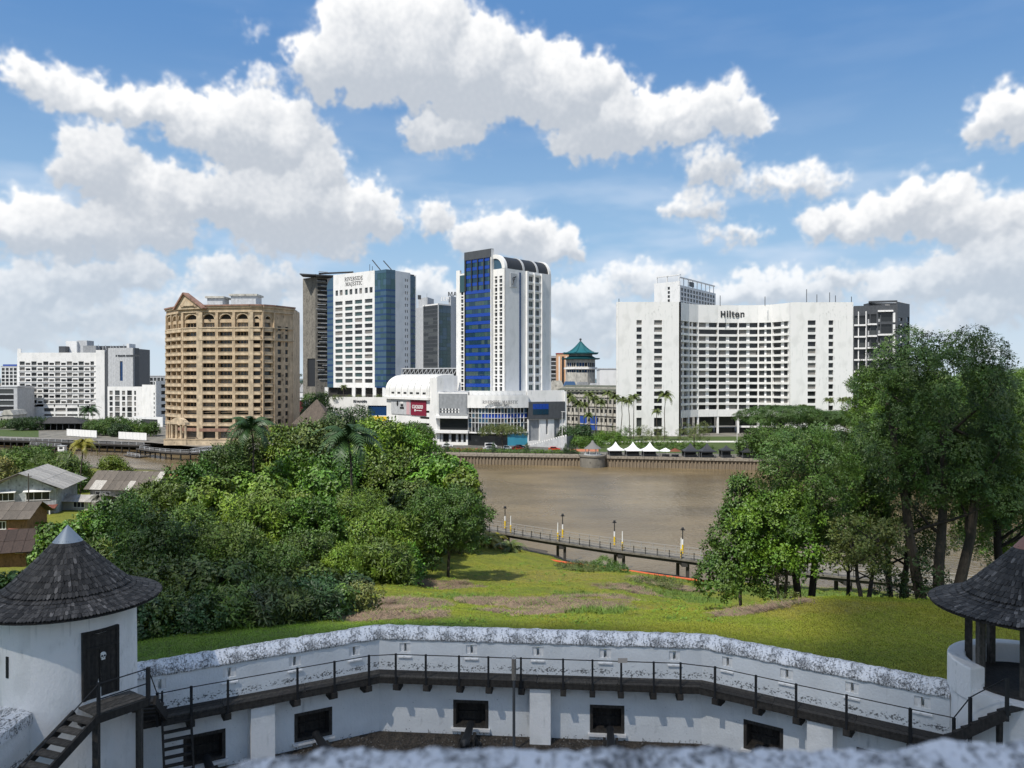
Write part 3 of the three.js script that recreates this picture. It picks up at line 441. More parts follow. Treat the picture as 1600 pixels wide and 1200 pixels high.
// ------------------------------------------------------------------ shopping podium below it
{
  const a = pt(604, 352), b = pt(671, 326), b2 = pt(682, 321), c = pt(731, 318), g = building('shopping_mall', 'white shopping podium with ribbed barrel roof, billboards and glass front', b2);
  const f = frame(g, a, b, CITY), y = (py, d = 335) => hy(py, d) - CITY;
  const hs = []; for (let k = 0; k < 6; k++) hs.push([f.W * 0.78, y(692 - k * 9.6), f.W - 0.1, y(688.5 - k * 9.6)]); for (let k = 0; k < 3; k++) hs.push([0.4, y(690 - k * 9.6, 345), f.W * 0.70, y(686.5 - k * 9.6, 345)]);
  plate(f, y(622), hs, M.white, { t: 0.7, panes: [M.inside] });
  put(f, 'billboard', pane(colAt(f, 642) - colAt(f, 612), 6.3, 0.3), M.lgrey, (colAt(f, 642) + colAt(f, 612)) / 2, y(648.5), 0.15); put(f, 'billboard', pane(colAt(f, 666.5) - colAt(f, 643), 6.3, 0.35), M.maroon = std(0.20, 0.012, 0.035, 0.5), (colAt(f, 666.5) + colAt(f, 643)) / 2, y(649.5, 331), 0.2);
  lettering(f, 'CUCKOO', 1.45, M.white, colAt(f, 645.2), y(638.5, 331), 0.4, sansB, 'lettering', 0.1); put(f, 'print_line', pane(4.2, 0.25, 0.1), M.white, colAt(f, 656), y(642, 331), 0.42); put(f, 'print_dot', cyl(0.5, 0.5, 0.1).rotateX(Math.PI / 2), M.white, colAt(f, 650), y(641.5, 331), 0.42);
  put(f, 'print_portrait', uvBox(new THREE.SphereGeometry(1.0, 10, 6).scale(0.8, 1.2, 0.15)), M.black, colAt(f, 622), y(631.5), 0.32); for (const [q, w, m] of [[628.8, 2.1, M.white], [633, 2.0, M.black], [637.2, 3.1, M.black]]) put(f, 'print_line', pane(w, 0.9, 0.1), m, colAt(f, 629), y(q + 2.6), 0.34); put(f, 'print_stripe', pane(2.4, 5.6, 0.08), M.rose = std(0.55, 0.35, 0.36, 0.6), colAt(f, 638.5), y(648), 0.33);
  // barrel roof with ribs over the left wing
  { const y0 = y(622), hh = y(588, 345) - y0, r = hh * 0.8, prof = (o) => { const s = new THREE.Shape(); s.moveTo(0, 0); s.lineTo(0 + o, 0); s.lineTo(o, hh * 0.35); s.absellipse(o - r * 1.1, hh * 0.35, r * 1.1, hh * 0.65 + o, 0, Math.PI / 2, false); s.lineTo(-12, hh + o); s.lineTo(-12, 0); s.closePath(); return s; };
    const e = (o, w) => { const q = new THREE.ExtrudeGeometry(prof(o), { depth: w, bevelEnabled: false, curveSegments: 14 }); q.rotateY(-Math.PI / 2); return uvBox(q); };
    const w0 = colAt(f, 672);
    put(f, 'barrel_roof', e(0.6, w0 - 0.4), M.white, w0 - 0.2, y0, 0);
    for (let i = 0; i < 7; i++) put(f, 'roof_rib', e(0.95, 0.5), M.white, (i + 0.6) * w0 / 7 + 1, y0 + 0.01, 0);
    for (let i = 0; i < 6; i++) put(f, 'vent_slot', pane(2.2, 0.75, 0.3), M.black, (i + 1.1) * w0 / 7 + 1, y(615.5), 0.55); put(f, 'ledge', pane(w0, 1.0, 1.6), M.white, w0 / 2, y0 - 0.6, 0.4); }
  const fp = frame(g, b, b2, CITY); put(fp, 'pylon', pane(fp.W + 0.6, y(590, 322), 3), M.white, fp.W / 2, 0, -1.6);
  // right block: grey panel, glass balcony band, entrance
  const r = frame(g, b2, c, CITY), yr = (py) => hy(py, 319) - CITY, yt = yr(613);
  plate(r, yt, [[colAt(r, 687), yr(691), colAt(r, 728), yr(678)], [colAt(r, 683), yr(672.5), colAt(r, 731), yr(653)]], M.white, { t: 0.9, panes: [M.glassDark], win: 'shop_front' });
  put(r, 'grey_panel', pane(colAt(r, 730) - colAt(r, 686), yr(615) - yr(648), 0.6), M.grey, (colAt(r, 730) + colAt(r, 686)) / 2, yr(648), 0.3); for (let i = 0; i < 12; i++) for (const q of [641, 645]) put(r, 'vent_slot', pane(0.5, 0.7, 0.1), i % 2 ? M.white : M.black, colAt(r, 689.5) + i * 0.68, yr(q), 0.62);
  put(r, 'balcony_slab', pane(r.W + 1, 0.9, 2.4), M.white, r.W / 2, yr(653.5), 0.6); put(r, 'balcony_slab', pane(r.W + 1, 1.1, 2.4), M.white, r.W / 2, yr(676.5), 0.6);
  for (const p of [690, 703, 714, 722]) put(r, 'shop_pier', pane(0.9, yr(677), 0.5), M.lgrey, colAt(r, p), 0, -0.3);
  // curved glass front with the sign band
  const n = 9, arc = Array.from({ length: n + 1 }, (_, i) => { const t = i / n, p = lerp(731, 825, t); return pt(p, 318 - 4.5 * Math.sin(t * Math.PI) + 1.5 * t); });
  for (let i = 0; i < n; i++) {
    const s = frame(g, arc[i], arc[i + 1], CITY); put(s, 'sign_band', pane(s.W + 0.1, yr(617.5) - yr(637), 0.9), M.white, s.W / 2, yr(637), -0.1);
    for (let k = 0; k < 5; k++) { const q0 = yr(675) + k * 1.9; for (let j = 0; j < 2; j++) put(s, 'glass_panel', pane(s.W / 2 - 0.1, 1.8, 0.15), k === 3 && i > 1 ? M.royal : pick([M.glassDark, M.glassBlue, M.glassGrey]), s.W * (0.25 + 0.5 * j), q0, -0.9); }
    for (let j = 0; j < 2; j++) put(s, 'mullion', pane(0.16, yr(637) - yr(675), 0.4), M.white, s.W * 0.5 * j, yr(675), -0.65); for (const k of [0, 2, 3, 4]) put(s, 'mullion', pane(s.W, 0.16, 0.3), M.white, s.W / 2, yr(675) + k * 1.9 - 0.1, -0.7);
    put(s, 'base_wall', pane(s.W + 0.05, yr(675), 0.3), i > 5 ? (M.mural ??= std(0.05, 0.30, 0.42, 0.6)) : M.glassDark, s.W / 2, 0, -0.6); put(s, 'base_cap', pane(s.W + 0.05, 0.5, 0.9), M.white, s.W / 2, yr(676.5), -0.3);
    put(s, 'parapet', pane(s.W + 0.1, yr(610.5) - yr(617.5), 0.6), M.white2, s.W / 2, yr(617.5), -1.6);
  }
  { const s = frame(g, arc[2], arc[7], CITY); const t = 'RIVERSIDE / MAJESTIC'; let x = colAt(s, 753.5); for (const w of ['RIVERSIDE', '/', 'MAJESTIC']) { lettering(s, w, 1.22, M.dgrey, x, yr(630), 2.32, serifB, 'lettering', 0.12).scale.x = 0.72; x += w.length > 2 ? 6.9 : 0.9; } lettering(s, 'ASTANA WING', 0.6, M.dgrey, colAt(s, 772), yr(633), 2.32, serifR, 'lettering', 0.2); }
  const d0 = arc[n], d1 = pt(883, 326), s2 = frame(g, d0, d1, CITY);
  put(s2, 'parapet', pane(s2.W, yr(610) - yr(628), 0.8), M.white, s2.W / 2, yr(628), -1); put(s2, 'dark_panel', pane(s2.W - 0.5, yr(628) - yr(655), 1.2), M.dgrey, s2.W / 2 - 0.2, yr(655), 0.2); for (let i = 0; i < 5; i++) { put(s2, 'blue_glass', pane(1.3, 2.1, 0.1), M.royal, colAt(s2, 831) + 0.75 + i * 1.4, yr(639.5), 0.85); put(s2, 'blue_glass', pane(1.3, 2.1, 0.1), M.royalGlass, colAt(s2, 831) + 0.75 + i * 1.4, yr(648), 0.85); }
  plate(s2, yr(655), [[0.4, 1.5, colAt(s2, 843), yr(656)], [colAt(s2, 853), 4, colAt(s2, 856.5), yr(656)], [colAt(s2, 866), 2, colAt(s2, 875), yr(654.6)]], M.white, { t: 0.8, panes: [M.inside, M.grey] }); put(s2, 'corner_pier', pane(0.8, yr(612), 0.9), M.white, s2.W, 0, 0.1);
  core(g, [add2(a, [1, -2]), add2(b, [0, -2.2]), add2(b2, [0, -2]), add2(c, [0, -2]), ...arc.slice(1).map((p) => add2(p, [0, -1.7])), add2(d1, [-1, -1.5]), [d1[0], d1[1] - 45], [a[0] + 10, a[1] - 30]], CITY, CITY + yr(613.5), M.inside); core(g, [add2(b2, [-1, -2.5]), add2(d1, [-1, -2]), [d1[0], d1[1] - 45], [a[0] + 10, a[1] - 30]], CITY + yr(613.5), CITY + yr(612.5), M.lgrey, 'roof');
  // white hall wall and roof truss behind
  const w0 = pt(676, 345), w1 = pt(714, 352), wf = frame(g, w0, w1, CITY); put(wf, 'hall_wall', pane(wf.W, hy(587, 348) - CITY, 0.8), M.white2, wf.W / 2, 0, 0);
  const t0 = pt(628, 372), t1 = pt(714, 362), tf = frame(g, t0, t1, CITY), ty = hy(587, 365) - CITY, th = hy(576.5, 365) - CITY - ty; put(tf, 'truss_chord', pane(tf.W, 0.5, 0.6), M.lgrey, tf.W / 2, ty + th, 0); put(tf, 'truss_back', pane(tf.W, th, 0.3), M.black, tf.W / 2, ty, -1.5);
  for (let i = 0; i < 13; i++) { const x = tf.W * i / 13, w = tf.W / 13; put(tf, 'truss_web', uvBox(bar([0, 0, 0], [w, th, 0], 0.2, 5)), M.lgrey, x, ty, 0); put(tf, 'truss_web', uvBox(bar([0, 0, 0], [0, th, 0], 0.2, 5)), M.lgrey, x, ty, 0); }
  core(g, [add2(t0, [0, -2]), add2(t1, [0, -2]), add2(t1, [0, -20]), add2(t0, [0, -20])], CITY, CITY + ty, M.lgrey, 'hall_body');
}
// ------------------------------------------------------------------ tan apartment block with balconies, arches and pediment
{
  const poly = [[262, 354], [270, 348], [278.5, 343.5], [287, 340], [313, 336], [340, 335.5], [366.5, 334.5], [392.5, 333.5], [410, 334], [427, 337.5], [458, 348]].map(([p, d]) => pt(p, d));
  const g = building('apartment_block', 'tan apartment block with stacked balconies, arched top floors and a pediment', poly[4]), y = (py, d = 336) => hy(py, d) - CITY;
  const top = y(477), F0 = y(665.5), FH = (y(518.5) - F0) / 12, floors = 12;
  const pierAt = [1, 0.5, 0.5, 1.2, 2.2, 1.1, 1.1, 1.7, 0.5, 0.5, 0.6];
  for (let i = 0; i < poly.length - 1; i++) {
    const a = poly[i], b = poly[i + 1], f = frame(g, a, b, CITY), W = f.W, flat = i === 9, left = i < 3, holes = [];
    const m = left ? 0.35 : flat ? 0 : 0.9;
    if (flat) { const cs = [[434, 439.5], [445.8, 450.2]].map(([p, q]) => [colAt(f, p), colAt(f, q)]); for (let k = 0; k < floors + 1; k++) for (const [p, q] of cs) holes.push([p, F0 + FH * k + 0.7, q, F0 + FH * k + 2.6]); }
    else {
      for (let k = 0; k < floors; k++) holes.push([m, F0 + FH * k + 1.45, W - m, F0 + FH * (k + 1) - 0.15]);
      holes.push([m + 0.35, y(511), W - m - 0.35, y(504.3)]);
      if (i < 8) { const s0 = 1.5, s1 = 6.6; holes.push([Math.max(m, 0.7), s0, W - Math.max(m, 0.7), s1]); if (!left) holes.push([Math.max(m, 0.9), 7.6, W - Math.max(m, 0.9), 12.2]); }
    }
    // wall with arched openings on the top floor
    const s = new THREE.Shape(); s.moveTo(0, 0); s.lineTo(W, 0); s.lineTo(W, top); s.lineTo(0, top); s.closePath();
    for (const [p, q, r, t] of holes) { const h = new THREE.Path(); h.moveTo(p, q); h.lineTo(p, t); h.lineTo(r, t); h.lineTo(r, q); h.closePath(); s.holes.push(h); }
    if (!flat) { const ya = y(499), mm = m + 0.35, w = W - 2 * mm, rr = Math.min(w / 2, 2.1); const h = new THREE.Path(); h.moveTo(mm, ya); h.absellipse(W / 2, ya, w / 2, rr, Math.PI, 0, true); h.closePath(); s.holes.push(h);
      const e = new THREE.Shape(); e.absellipse(W / 2, ya, w / 2 + 0.35, rr + 0.4, Math.PI, 0, true); e.absellipse(W / 2, ya, w / 2, rr, 0, Math.PI, false); put(f, 'arch_moulding', uvBox(new THREE.ExtrudeGeometry(e, { depth: 0.3, bevelEnabled: false, curveSegments: 10 })), M.tanl, 0, 0, 0.003); }
    put(f, 'wall', uvBox(new THREE.ExtrudeGeometry(s, { depth: 1.2, bevelEnabled: false }).translate(0, 0, -1.2)), M.tan);
    for (const [p, q, r, t] of holes) { const lobby = q < 12; put(f, lobby ? 'lobby_window' : 'window', pane(r - p + 0.1, t - q + 0.1), pick(flat ? [M.glassDark, M.glassGrey] : [M.glassDark, M.inside, M.curtain, M.glassGrey, M.inside]), (p + r) / 2, q - 0.05, flat ? -0.5 : -1.12);
      if (!flat && !left && !lobby && r - p > 4) for (let j = 1; j < 4; j++) put(f, 'window_frame', pane(0.16, t - q, 0.12), M.tan, p + (r - p) * j / 4, q, -0.98); }
    if (!flat) { const ya = y(499); put(f, 'arch_glass', pane(W - 2 * m, 2.4), M.inside, W / 2, ya - 0.1, -1.1); }
    if (!flat) for (let k = 0; k <= floors; k++) { const w = W - (left ? 0.1 : 1.2), out = left ? 1.1 : 0.75; put(f, 'balcony', bx(w, 1.35, out, 0, 0, out / 2), M.tanl, W / 2, F0 + FH * k, 0.003); put(f, 'balcony_rim', bx(w + 0.15, 0.22, out + 0.2, 0, 0, out / 2), M.tan, W / 2, F0 + FH * k - 0.02, 0.006); put(f, 'balcony_rim', bx(w + 0.15, 0.2, out + 0.2, 0, 0, out / 2), M.tan, W / 2, F0 + FH * k + 1.28, 0.006); }
    for (const [yy, h, out, mt] of [[F0 - 2.3, 1.3, 0.9, M.pink], [F0 + FH * (floors - 1) - 0.3, 0.4, 1.0, M.tanl], [F0 + FH * floors + 1.5, 0.4, 1.0, M.tanl], [top - 3.0, 0.4, 0.7, M.tanl], [top - 2.6, 1.4, 0.5, M.tan], [top - 1.2, 0.7, 1.1, M.tanl], [top - 0.5, 0.6, 1.5, M.pink]]) put(f, 'cornice', bx(W + 0.15, h, out, 0, 0, out / 2), mt, W / 2, yy, 0.01 + (i % 2) * 0.012);
    put(f, 'pier', bx(pierAt[i] * 1.15, top - 3.1, 1.1, 0, 0, 0.1), i === 4 || i === 7 ? M.tanl : M.tan, i ? 0 : 0.4, 0, 0.2);
  }
  core(g, poly.map((p, i) => add2(p, [i < 3 ? 1.6 : i > 8 ? -1.5 : 0, -1.5])).concat([[poly[10][0] - 4, poly[10][1] - 26], [poly[0][0] + 5, poly[0][1] - 22]]), CITY, CITY + top - 0.3, M.inside);
  core(g, poly.map((p, i) => add2(p, [i < 3 ? 1 : 0, -1])).concat([[poly[10][0] - 4, poly[10][1] - 26], [poly[0][0] + 5, poly[0][1] - 22]]), CITY + top - 0.31, CITY + top - 0.05, M.lgrey, 'roof');
  { const a = poly[9], b = poly[10], f = frame(g, b, [b[0] - 4, b[1] - 26], CITY); plate(f, top, [], M.tan, { t: 1, name: 'side_wall' }); }
  { const f = frame(g, pt(277, 341.5), pt(323, 334.5), CITY), W = f.W, h = y(458.5, 337) - top + 1.6, y0 = top - 1.6; const tri = (k, dz, nm, mt, zz, yo = 0) => { const s = new THREE.Shape(); s.moveTo(W / 2 - W / 2 * k, yo); s.lineTo(W / 2 + W / 2 * k, yo); s.lineTo(W / 2 - W * 0.16 * k, yo + h * k); s.closePath(); put(f, nm, uvBox(new THREE.ExtrudeGeometry(s, { depth: dz, bevelEnabled: false })), mt, 0, y0, zz); };
    tri(1, 2.4, 'pediment', M.tanl, -1); tri(0.55, 0.3, 'pediment_panel', M.tan, 1.42, h * 0.14); tri(0.36, 0.3, 'pediment_panel', M.tanl, 1.74, h * 0.2);
    put(f, 'pediment_rake', uvBox(beam([0, 0.1, 0.8], [W * 0.34, h + 0.2, 0.8], 3, 0.6)), M.pink, 0, y0, 0); put(f, 'pediment_rake', uvBox(beam([W, 0.1, 0.8], [W * 0.34, h + 0.2, 0.8], 3, 0.6)), M.pink, 0, y0, 0); }
  for (const [p0, p1, py, d] of [[324, 348, 463, 345], [361, 400, 459.5, 348]]) { const a = pt(p0, d), b = pt(p1, d); core(g, [a, b, add2(b, [0, -8]), add2(a, [0, -8])], CITY + top - 0.2, hy(py, d) - 0.8, M.lgrey, 'roof_house'); core(g, [add2(a, [-0.7, 0.7]), add2(b, [0.7, 0.7]), add2(b, [0.7, -8.7]), add2(a, [-0.7, -8.7])], hy(py, d) - 0.8, hy(py, d), M.offwhite, 'roof_house_cap'); }
  // pillared entrance porch with its own pediment and stairs
  const E = frame(g, pt(270, 335), pt(291, 327), CITY), EW = E.W; for (let i = 0; i < 4; i++) put(E, 'porch_column', cyl(0.5, 0.45, 6, 0, 0, 0, 12), M.tanl, EW * i / 3, 1.6, 0.3); put(E, 'porch_beam', pane(EW + 1.6, 1.0, 2), M.tanl, EW / 2, 7.6, 0); { const s = new THREE.Shape(); s.moveTo(0, 0); s.lineTo(EW + 1, 0); s.quadraticCurveTo((EW + 1) / 2, 3.6, 0, 0); put(E, 'porch_pediment', uvBox(new THREE.ExtrudeGeometry(s, { depth: 1.6, bevelEnabled: false })), M.tanl, -0.5, 8.601, -0.8); }
  put(E, 'porch_floor', pane(EW + 3, 1.6, 4), M.tanl, EW / 2, 0, 0); for (let k = 0; k < 6; k++) put(E, 'step', pane(0.5, 1.5 - k * 0.25, 4), M.tan, EW + 1.8 + k * 0.5, 0, 0.2);
  const T = frame(g, pt(262, 338), pt(272, 336), CITY); for (let i = 0; i < 4; i++) put(T, 'porch_column', cyl(0.45, 0.4, 6.5, 0, 0, 0, 10), M.tan, i * 1.4, 1, 0);
  const tf = frame(g, pt(256, 318), pt(380, 316), CITY); put(tf, 'terrace_wall', pane(tf.W, 2.2, 0.6), M.tanl, tf.W / 2, 0, 0); put(tf, 'terrace_wall', pane(tf.W, 0.35, 0.9), M.tan, tf.W / 2, 2.2, 0);
}
// ------------------------------------------------------------------ white slab hotel at the far left, its annex and grey block
{
  const a = pt(27, 523), b = pt(151.5, 523), g = building('slab_hotel', 'white slab hotel with long rows of windows beyond the jetty', pt(95, 523)), y = (py) => hy(py, 523) - CITY;
  const f = frame(g, a, pt(165, 523), CITY), cols = Array.from({ length: 13 }, (_, i) => { const p = 30.2 + i * 9.22; return [colAt(f, p + (i % 2 ? 0.6 : 0.3)), colAt(f, p + (i % 2 ? 8.2 : 8.6))]; });
  const holes = [];
  for (let k = 0; k < 8; k++) cols.forEach(([p, q], i) => { if (i > 12) return; const t = y(564.2 + k * 8.55); holes.push([p, t - (i % 2 ? 3.1 : 2.9), q - (i === 12 ? (q - p) * 0.3 : 0), t - (i % 2 ? 1.1 : k ? 0.4 : 0.2)]); });
  for (const [p, q] of [[30.5, 48], [68, 84], [86, 102.5], [104.5, 121], [123, 139], [141, 149]]) for (const [r, s] of [[629, 635.5], [637.5, 643], [647, 650]]) holes.push([colAt(f, p), y(s), colAt(f, q), y(r)]);
  plate(f, y(551), holes, M.white, { t: 0.9, panes: [M.glassDark, M.curtain, M.glassGrey, M.curtain] }); put(f, 'roof_parapet', pane(2.2, 2.6, 0.6), M.white, 1.2, y(551), -0.4);
  for (let k = 0; k < 8; k++) put(f, 'sun_shade', pane(colAt(f, 149) - 1, 0.55, 0.7), M.white, colAt(f, 149) / 2 + 0.5, y(571.6 + k * 8.55), 0.1);
  { const cx = colAt(f, 160), cw = colAt(f, 165) - colAt(f, 151.5); put(f, 'stair_tower', pane(cw, y(547), 2), M.white, colAt(f, 158.2), 0, 0.2); }
  core(g, [add2(a, [1, -1.1]), add2(pt(165, 523), [0, -1.1]), add2(pt(165, 523), [0, -18]), add2(a, [1, -18])], CITY, CITY + y(552), M.inside); core(g, [add2(a, [0.5, -0.95]), add2(pt(165, 523), [0, -0.95]), add2(pt(165, 523), [0, -18]), add2(a, [0.5, -18])], CITY + y(552), CITY + y(551.5), M.lgrey, 'roof');
  const s0 = pt(161.5, 522.5), s1 = pt(169, 521), s2 = pt(209, 517), s3 = pt(217.5, 523);
  const sf = frame(g, s0, s1, CITY); plate(sf, y(551), Array.from({ length: 11 }, (_, k) => [sf.W * 0.06, y(566 + k * 8.3), sf.W * 0.3, y(563 + k * 8.3)]), M.dgrey, { t: 0.5, panes: [M.white] });
  const mf = frame(g, s1, s2, CITY); plate(mf, y(544), [[colAt(mf, 187.3), y(595), colAt(mf, 191.8), y(564.5)]], M.lgrey, { t: 0.6, panes: [M.glassNavy] }); lettering(mf, 'GRAND MARGHERITA', 1.15, M.dgrey, colAt(mf, 184.5), y(557.5), 0.1); put(mf, 'emblem', pane(1, 1.1, 0.2), M.dgrey, colAt(mf, 182), y(557.4), 0.1);
  const ef = frame(g, s2, s3, CITY); plate(ef, y(544), [], M.dgrey, { t: 0.5, name: 'side_wall' }); core(g, [add2(s1, [0.1, -0.7]), add2(s2, [-0.1, -0.7]), add2(s3, [-0.8, -0.3]), [s3[0] - 2, s3[1] - 20], [s1[0], s1[1] - 20]], CITY, CITY + y(545), M.dgrey);
  for (const [p0, p1, py, d, m] of [[92, 102, 541, 530, M.dgrey], [103, 120, 533, 535, M.white2], [120, 136, 532, 537, M.lgrey], [130, 150, 540, 528, M.grey], [150, 198, 540.5, 534, M.dgrey], [198, 202, 537, 532, M.white2]]) { const q = pt(p0, d), r = pt(p1, d); core(g, [q, r, add2(r, [0, -9]), add2(q, [0, -9])], CITY + y(553), hy(py, d), m, 'roof_house'); }
  for (let i = 0; i < 9; i++) { const q = pt(150 + i * 5.5, 531); mk('roof_pipe', bar([q[0] - g.position.x, y(546), q[1] - g.position.z], [q[0] - g.position.x + 1.5 - 3 * wr(), y(537 + 3 * wr()), q[1] - g.position.z], 0.25, 5), M.lgrey, g); }
  // lower annex
  const n0 = pt(168, 470), n1 = pt(222, 466), h = building('hotel_annex', 'low white annex with grey window columns beside the slab hotel', n0), ya = (py) => hy(py, 468) - CITY, af = frame(h, n0, n1, CITY), ah = [], gh = [];
  for (let k = 0; k < 5; k++) { for (const [p, q] of [[171, 176], [190.5, 195.5], [209.5, 212.5]]) ah.push([colAt(af, p), ya(617 + k * 8.6), colAt(af, q), ya(610.5 + k * 8.6)]); for (const [p, q] of [[179.5, 187], [198.5, 206]]) ah.push([colAt(af, p), ya(617.5 + k * 8.6), colAt(af, q), ya(610 + k * 8.6)]); }
  plate(af, ya(604), ah.filter((r) => r[1] > 0.3), M.white, { t: 0.5, panes: [M.glassGrey, M.curtain, M.glassDark] });
  const w0 = pt(222, 466), w1 = pt(243.5, 455), wf = frame(h, w0, w1, CITY); plate(wf, ya(601), Array.from({ length: 7 }, (_, k) => [colAt(wf, 240), ya(617 + k * 7), colAt(wf, 241.6), ya(613 + k * 7)]), M.white, { t: 0.5 });
  const v0 = pt(243.5, 455), v1 = pt(263, 470), vf = frame(h, v0, v1, CITY); plate(vf, ya(595), Array.from({ length: 5 }, (_, k) => [vf.W * 0.4, ya(606 + k * 10.2), vf.W * 0.98, ya(600.5 + k * 10.2)]), M.white, { t: 0.6, panes: [M.inside] });
  core(h, [add2(n0, [0.3, -0.7]), add2(n1, [0, -0.7]), add2(w1, [-0.1, -0.8]), add2(v1, [-0.9, -0.4]), [v1[0] - 3, v1[1] - 12], [n0[0], n0[1] - 12]], CITY, CITY + ya(605), M.lgrey); core(h, [add2(w0, [1, -0.8]), add2(w1, [-0.1, -0.8]), add2(v1, [-0.9, -0.4]), [v1[0] - 6, v1[1] - 12]], CITY + ya(606), CITY + ya(602), M.lgrey, 'upper_core');
  const q0 = pt(208, 452), q1 = pt(254, 440); const qf = frame(h, q0, q1, CITY); plate(qf, hy(651, 446) - CITY, [[colAt(qf, 221), 0.5, colAt(qf, 246), hy(655, 446) - CITY]], M.white2, { t: 0.5, panes: [M.glassGrey], name: 'lobby_wall' });
}
// ------------------------------------------------------------------ dark apartment building right of the wide hotel
{
  const a = pt(1334, 420), b = pt(1402, 414), c = pt(1421, 428), g = building('apartment_building', 'charcoal apartment building with white balcony bands behind the big trees', b), y = (py) => hy(py, 416) - CITY, f = frame(g, a, b, CITY), f2 = frame(g, b, c, CITY), holes = [];
  const cols = [[1334.6, 1340, 0], [1342, 1351.5, 0], [1355.5, 1358.5, 0], [1360, 1369, 0], [1371.8, 1375, 0], [1376.5, 1393, -1]];
  for (let k = 0; k < 8; k++) for (const [p, q, o] of cols) { const t = (p > 1371 ? 488.5 : p > 1354 ? 490.5 : 492.5) + k * 18.1; holes.push([colAt(f, p), y(t + 14), colAt(f, q), y(t)]); }
  plate(f, y(477), holes.filter((h) => h[1] > 0.5), M.dgrey, { t: 0.9, panes: [M.glassDark, M.glassGrey, M.glassDark] });
  for (const [p, q, r, s] of [[1334.2, 1352, 506.5, 18.2], [1355, 1369.5, 505.4, 18.4], [1371, 1395, 485, 37]]) for (let k = 0; k < 8; k++) { const py = r + k * s; if (py > 690) continue; put(f, 'balcony_band', pane(colAt(f, q) - colAt(f, p), 0.85, 1.3), M.white, (colAt(f, p) + colAt(f, q)) / 2, y(py + 2.4), 0.4); }
  for (const p of [1341, 1352.8]) put(f, 'white_fin', pane(0.5, y(486), 0.4), M.white, colAt(f, p), 0, 0.1); for (let k = 0; k < 4; k++) put(f, 'white_fin', pane(1.1, 5, 0.5), M.white, colAt(f, 1396.5), y(504 + k * 18.3), 0.2); for (let k = 0; k < 7; k++) for (const p of [1356.6, 1373.4]) put(f, 'door_frame', pane(0.9, 2.6, 0.12), M.lgrey, colAt(f, p), y(506 + k * 18.1), -0.4);
  const h2 = []; for (let k = 0; k < 9; k++) h2.push([f2.W * 0.12, y(501 + k * 9.5), f2.W * 0.4, y(496 + k * 9.5)], [f2.W * 0.75, y(501 + k * 9.5), f2.W * 0.97, y(493 + k * 9.5)]);
  plate(f2, y(472), h2, M.dgrey, { t: 0.6, panes: [M.glassDark, M.glassBlue] }); for (let k = 0; k < 4; k++) put(f2, 'white_sill', pane(1.3, 0.7, 0.5), M.white, f2.W * 0.26, y(508 + k * 9.3), 0.2);
  core(g, [add2(a, [0.2, -1]), add2(b, [0, -1]), add2(c, [-0.8, 0]), [c[0] - 2, c[1] - 16], [a[0], a[1] - 18]], CITY, CITY + y(478), M.inside);
  const top = (p, q, r, s, d, m, n = 'roof_house') => { const u = pt(p, d), v = pt(q, d); core(g, [u, v, add2(v, [0, -7]), add2(u, [0, -7])], CITY + y(r), CITY + y(s), m, n); };
  top(1334.5, 1356, 490, 480, 421, M.white); top(1335.5, 1339, 488, 478, 420.5, M.dgrey); top(1358, 1401, 479, 472, 421, M.dgrey); top(1363, 1376, 478.9, 474.5, 420.2, M.glassGrey); top(1377, 1390, 478.9, 475, 420.1, M.white2); top(1402, 1408, 479, 470, 422, M.white); top(1409, 1415, 479, 471, 424, M.white); put(f, 'roof_slab', pane(colAt(f, 1402) - colAt(f, 1358), 0.8, 3), M.dgrey, (colAt(f, 1402) + colAt(f, 1358)) / 2, y(472), -2);
}
// ------------------------------------------------------------------ white tower peeping over the wide hotel
{
  const a = pt(1022, 560), b = pt(1062, 545), c = pt(1118, 600), g = building('white_tower', 'pale tower with roof pergola rising behind the wide white hotel', b), y = (py) => hy(py, 548) - CITY, f = frame(g, a, b, CITY), f2 = frame(g, b, c, CITY);
  plate(f, y(440), [0, 1, 2, 3].map((k) => [colAt(f, 1043), y(452 + k * 6.5), colAt(f, 1046.5), y(447.5 + k * 6.5)]), M.white2, { t: 0.5 });
  const hs = []; for (let k = 0; k < 5; k++) for (let i = 0; i < 12; i++) { const x = f2.W * (0.03 + i * 0.08); hs.push([x, y(455 + k * 7.0) , x + f2.W * 0.055, y(450 + k * 7.0)]); }
  plate(f2, y(446), hs, M.white2, { t: 0.5, panes: [M.glassGrey, M.curtain] });
  core(g, [add2(a, [0.6, -0.7]), add2(b, [0, -0.7]), add2(c, [-0.7, 0.2]), [c[0] - 22, c[1] - 16]], CITY, CITY + y(447), M.lgrey);
  for (let i = 0; i <= 8; i++) put(f2, 'pergola_post', pane(0.5, 5, 0.5), M.white2, f2.W * (0.0 + i * 0.12), y(446), -0.6); put(f2, 'pergola_beam', pane(f2.W * 0.98, 0.7, 1.4), M.white2, f2.W * 0.49, y(446) + 5, -0.6); put(f, 'pergola_beam', pane(f.W * 0.9, 0.7, 1.4), M.white2, f.W * 0.55, y(431), -0.6); put(f, 'pergola_post', pane(0.6, y(431) - y(440), 0.6), M.white2, f.W * 0.1, y(440), -0.5); put(f, 'pergola_post', pane(0.6, y(431) - y(440), 0.6), M.white2, f.W * 0.5, y(440), -0.5); put(f2, 'sign_board', pane(8, 3.4, 0.4), M.dgrey, f2.W * 0.3, y(445), 0.2);
}
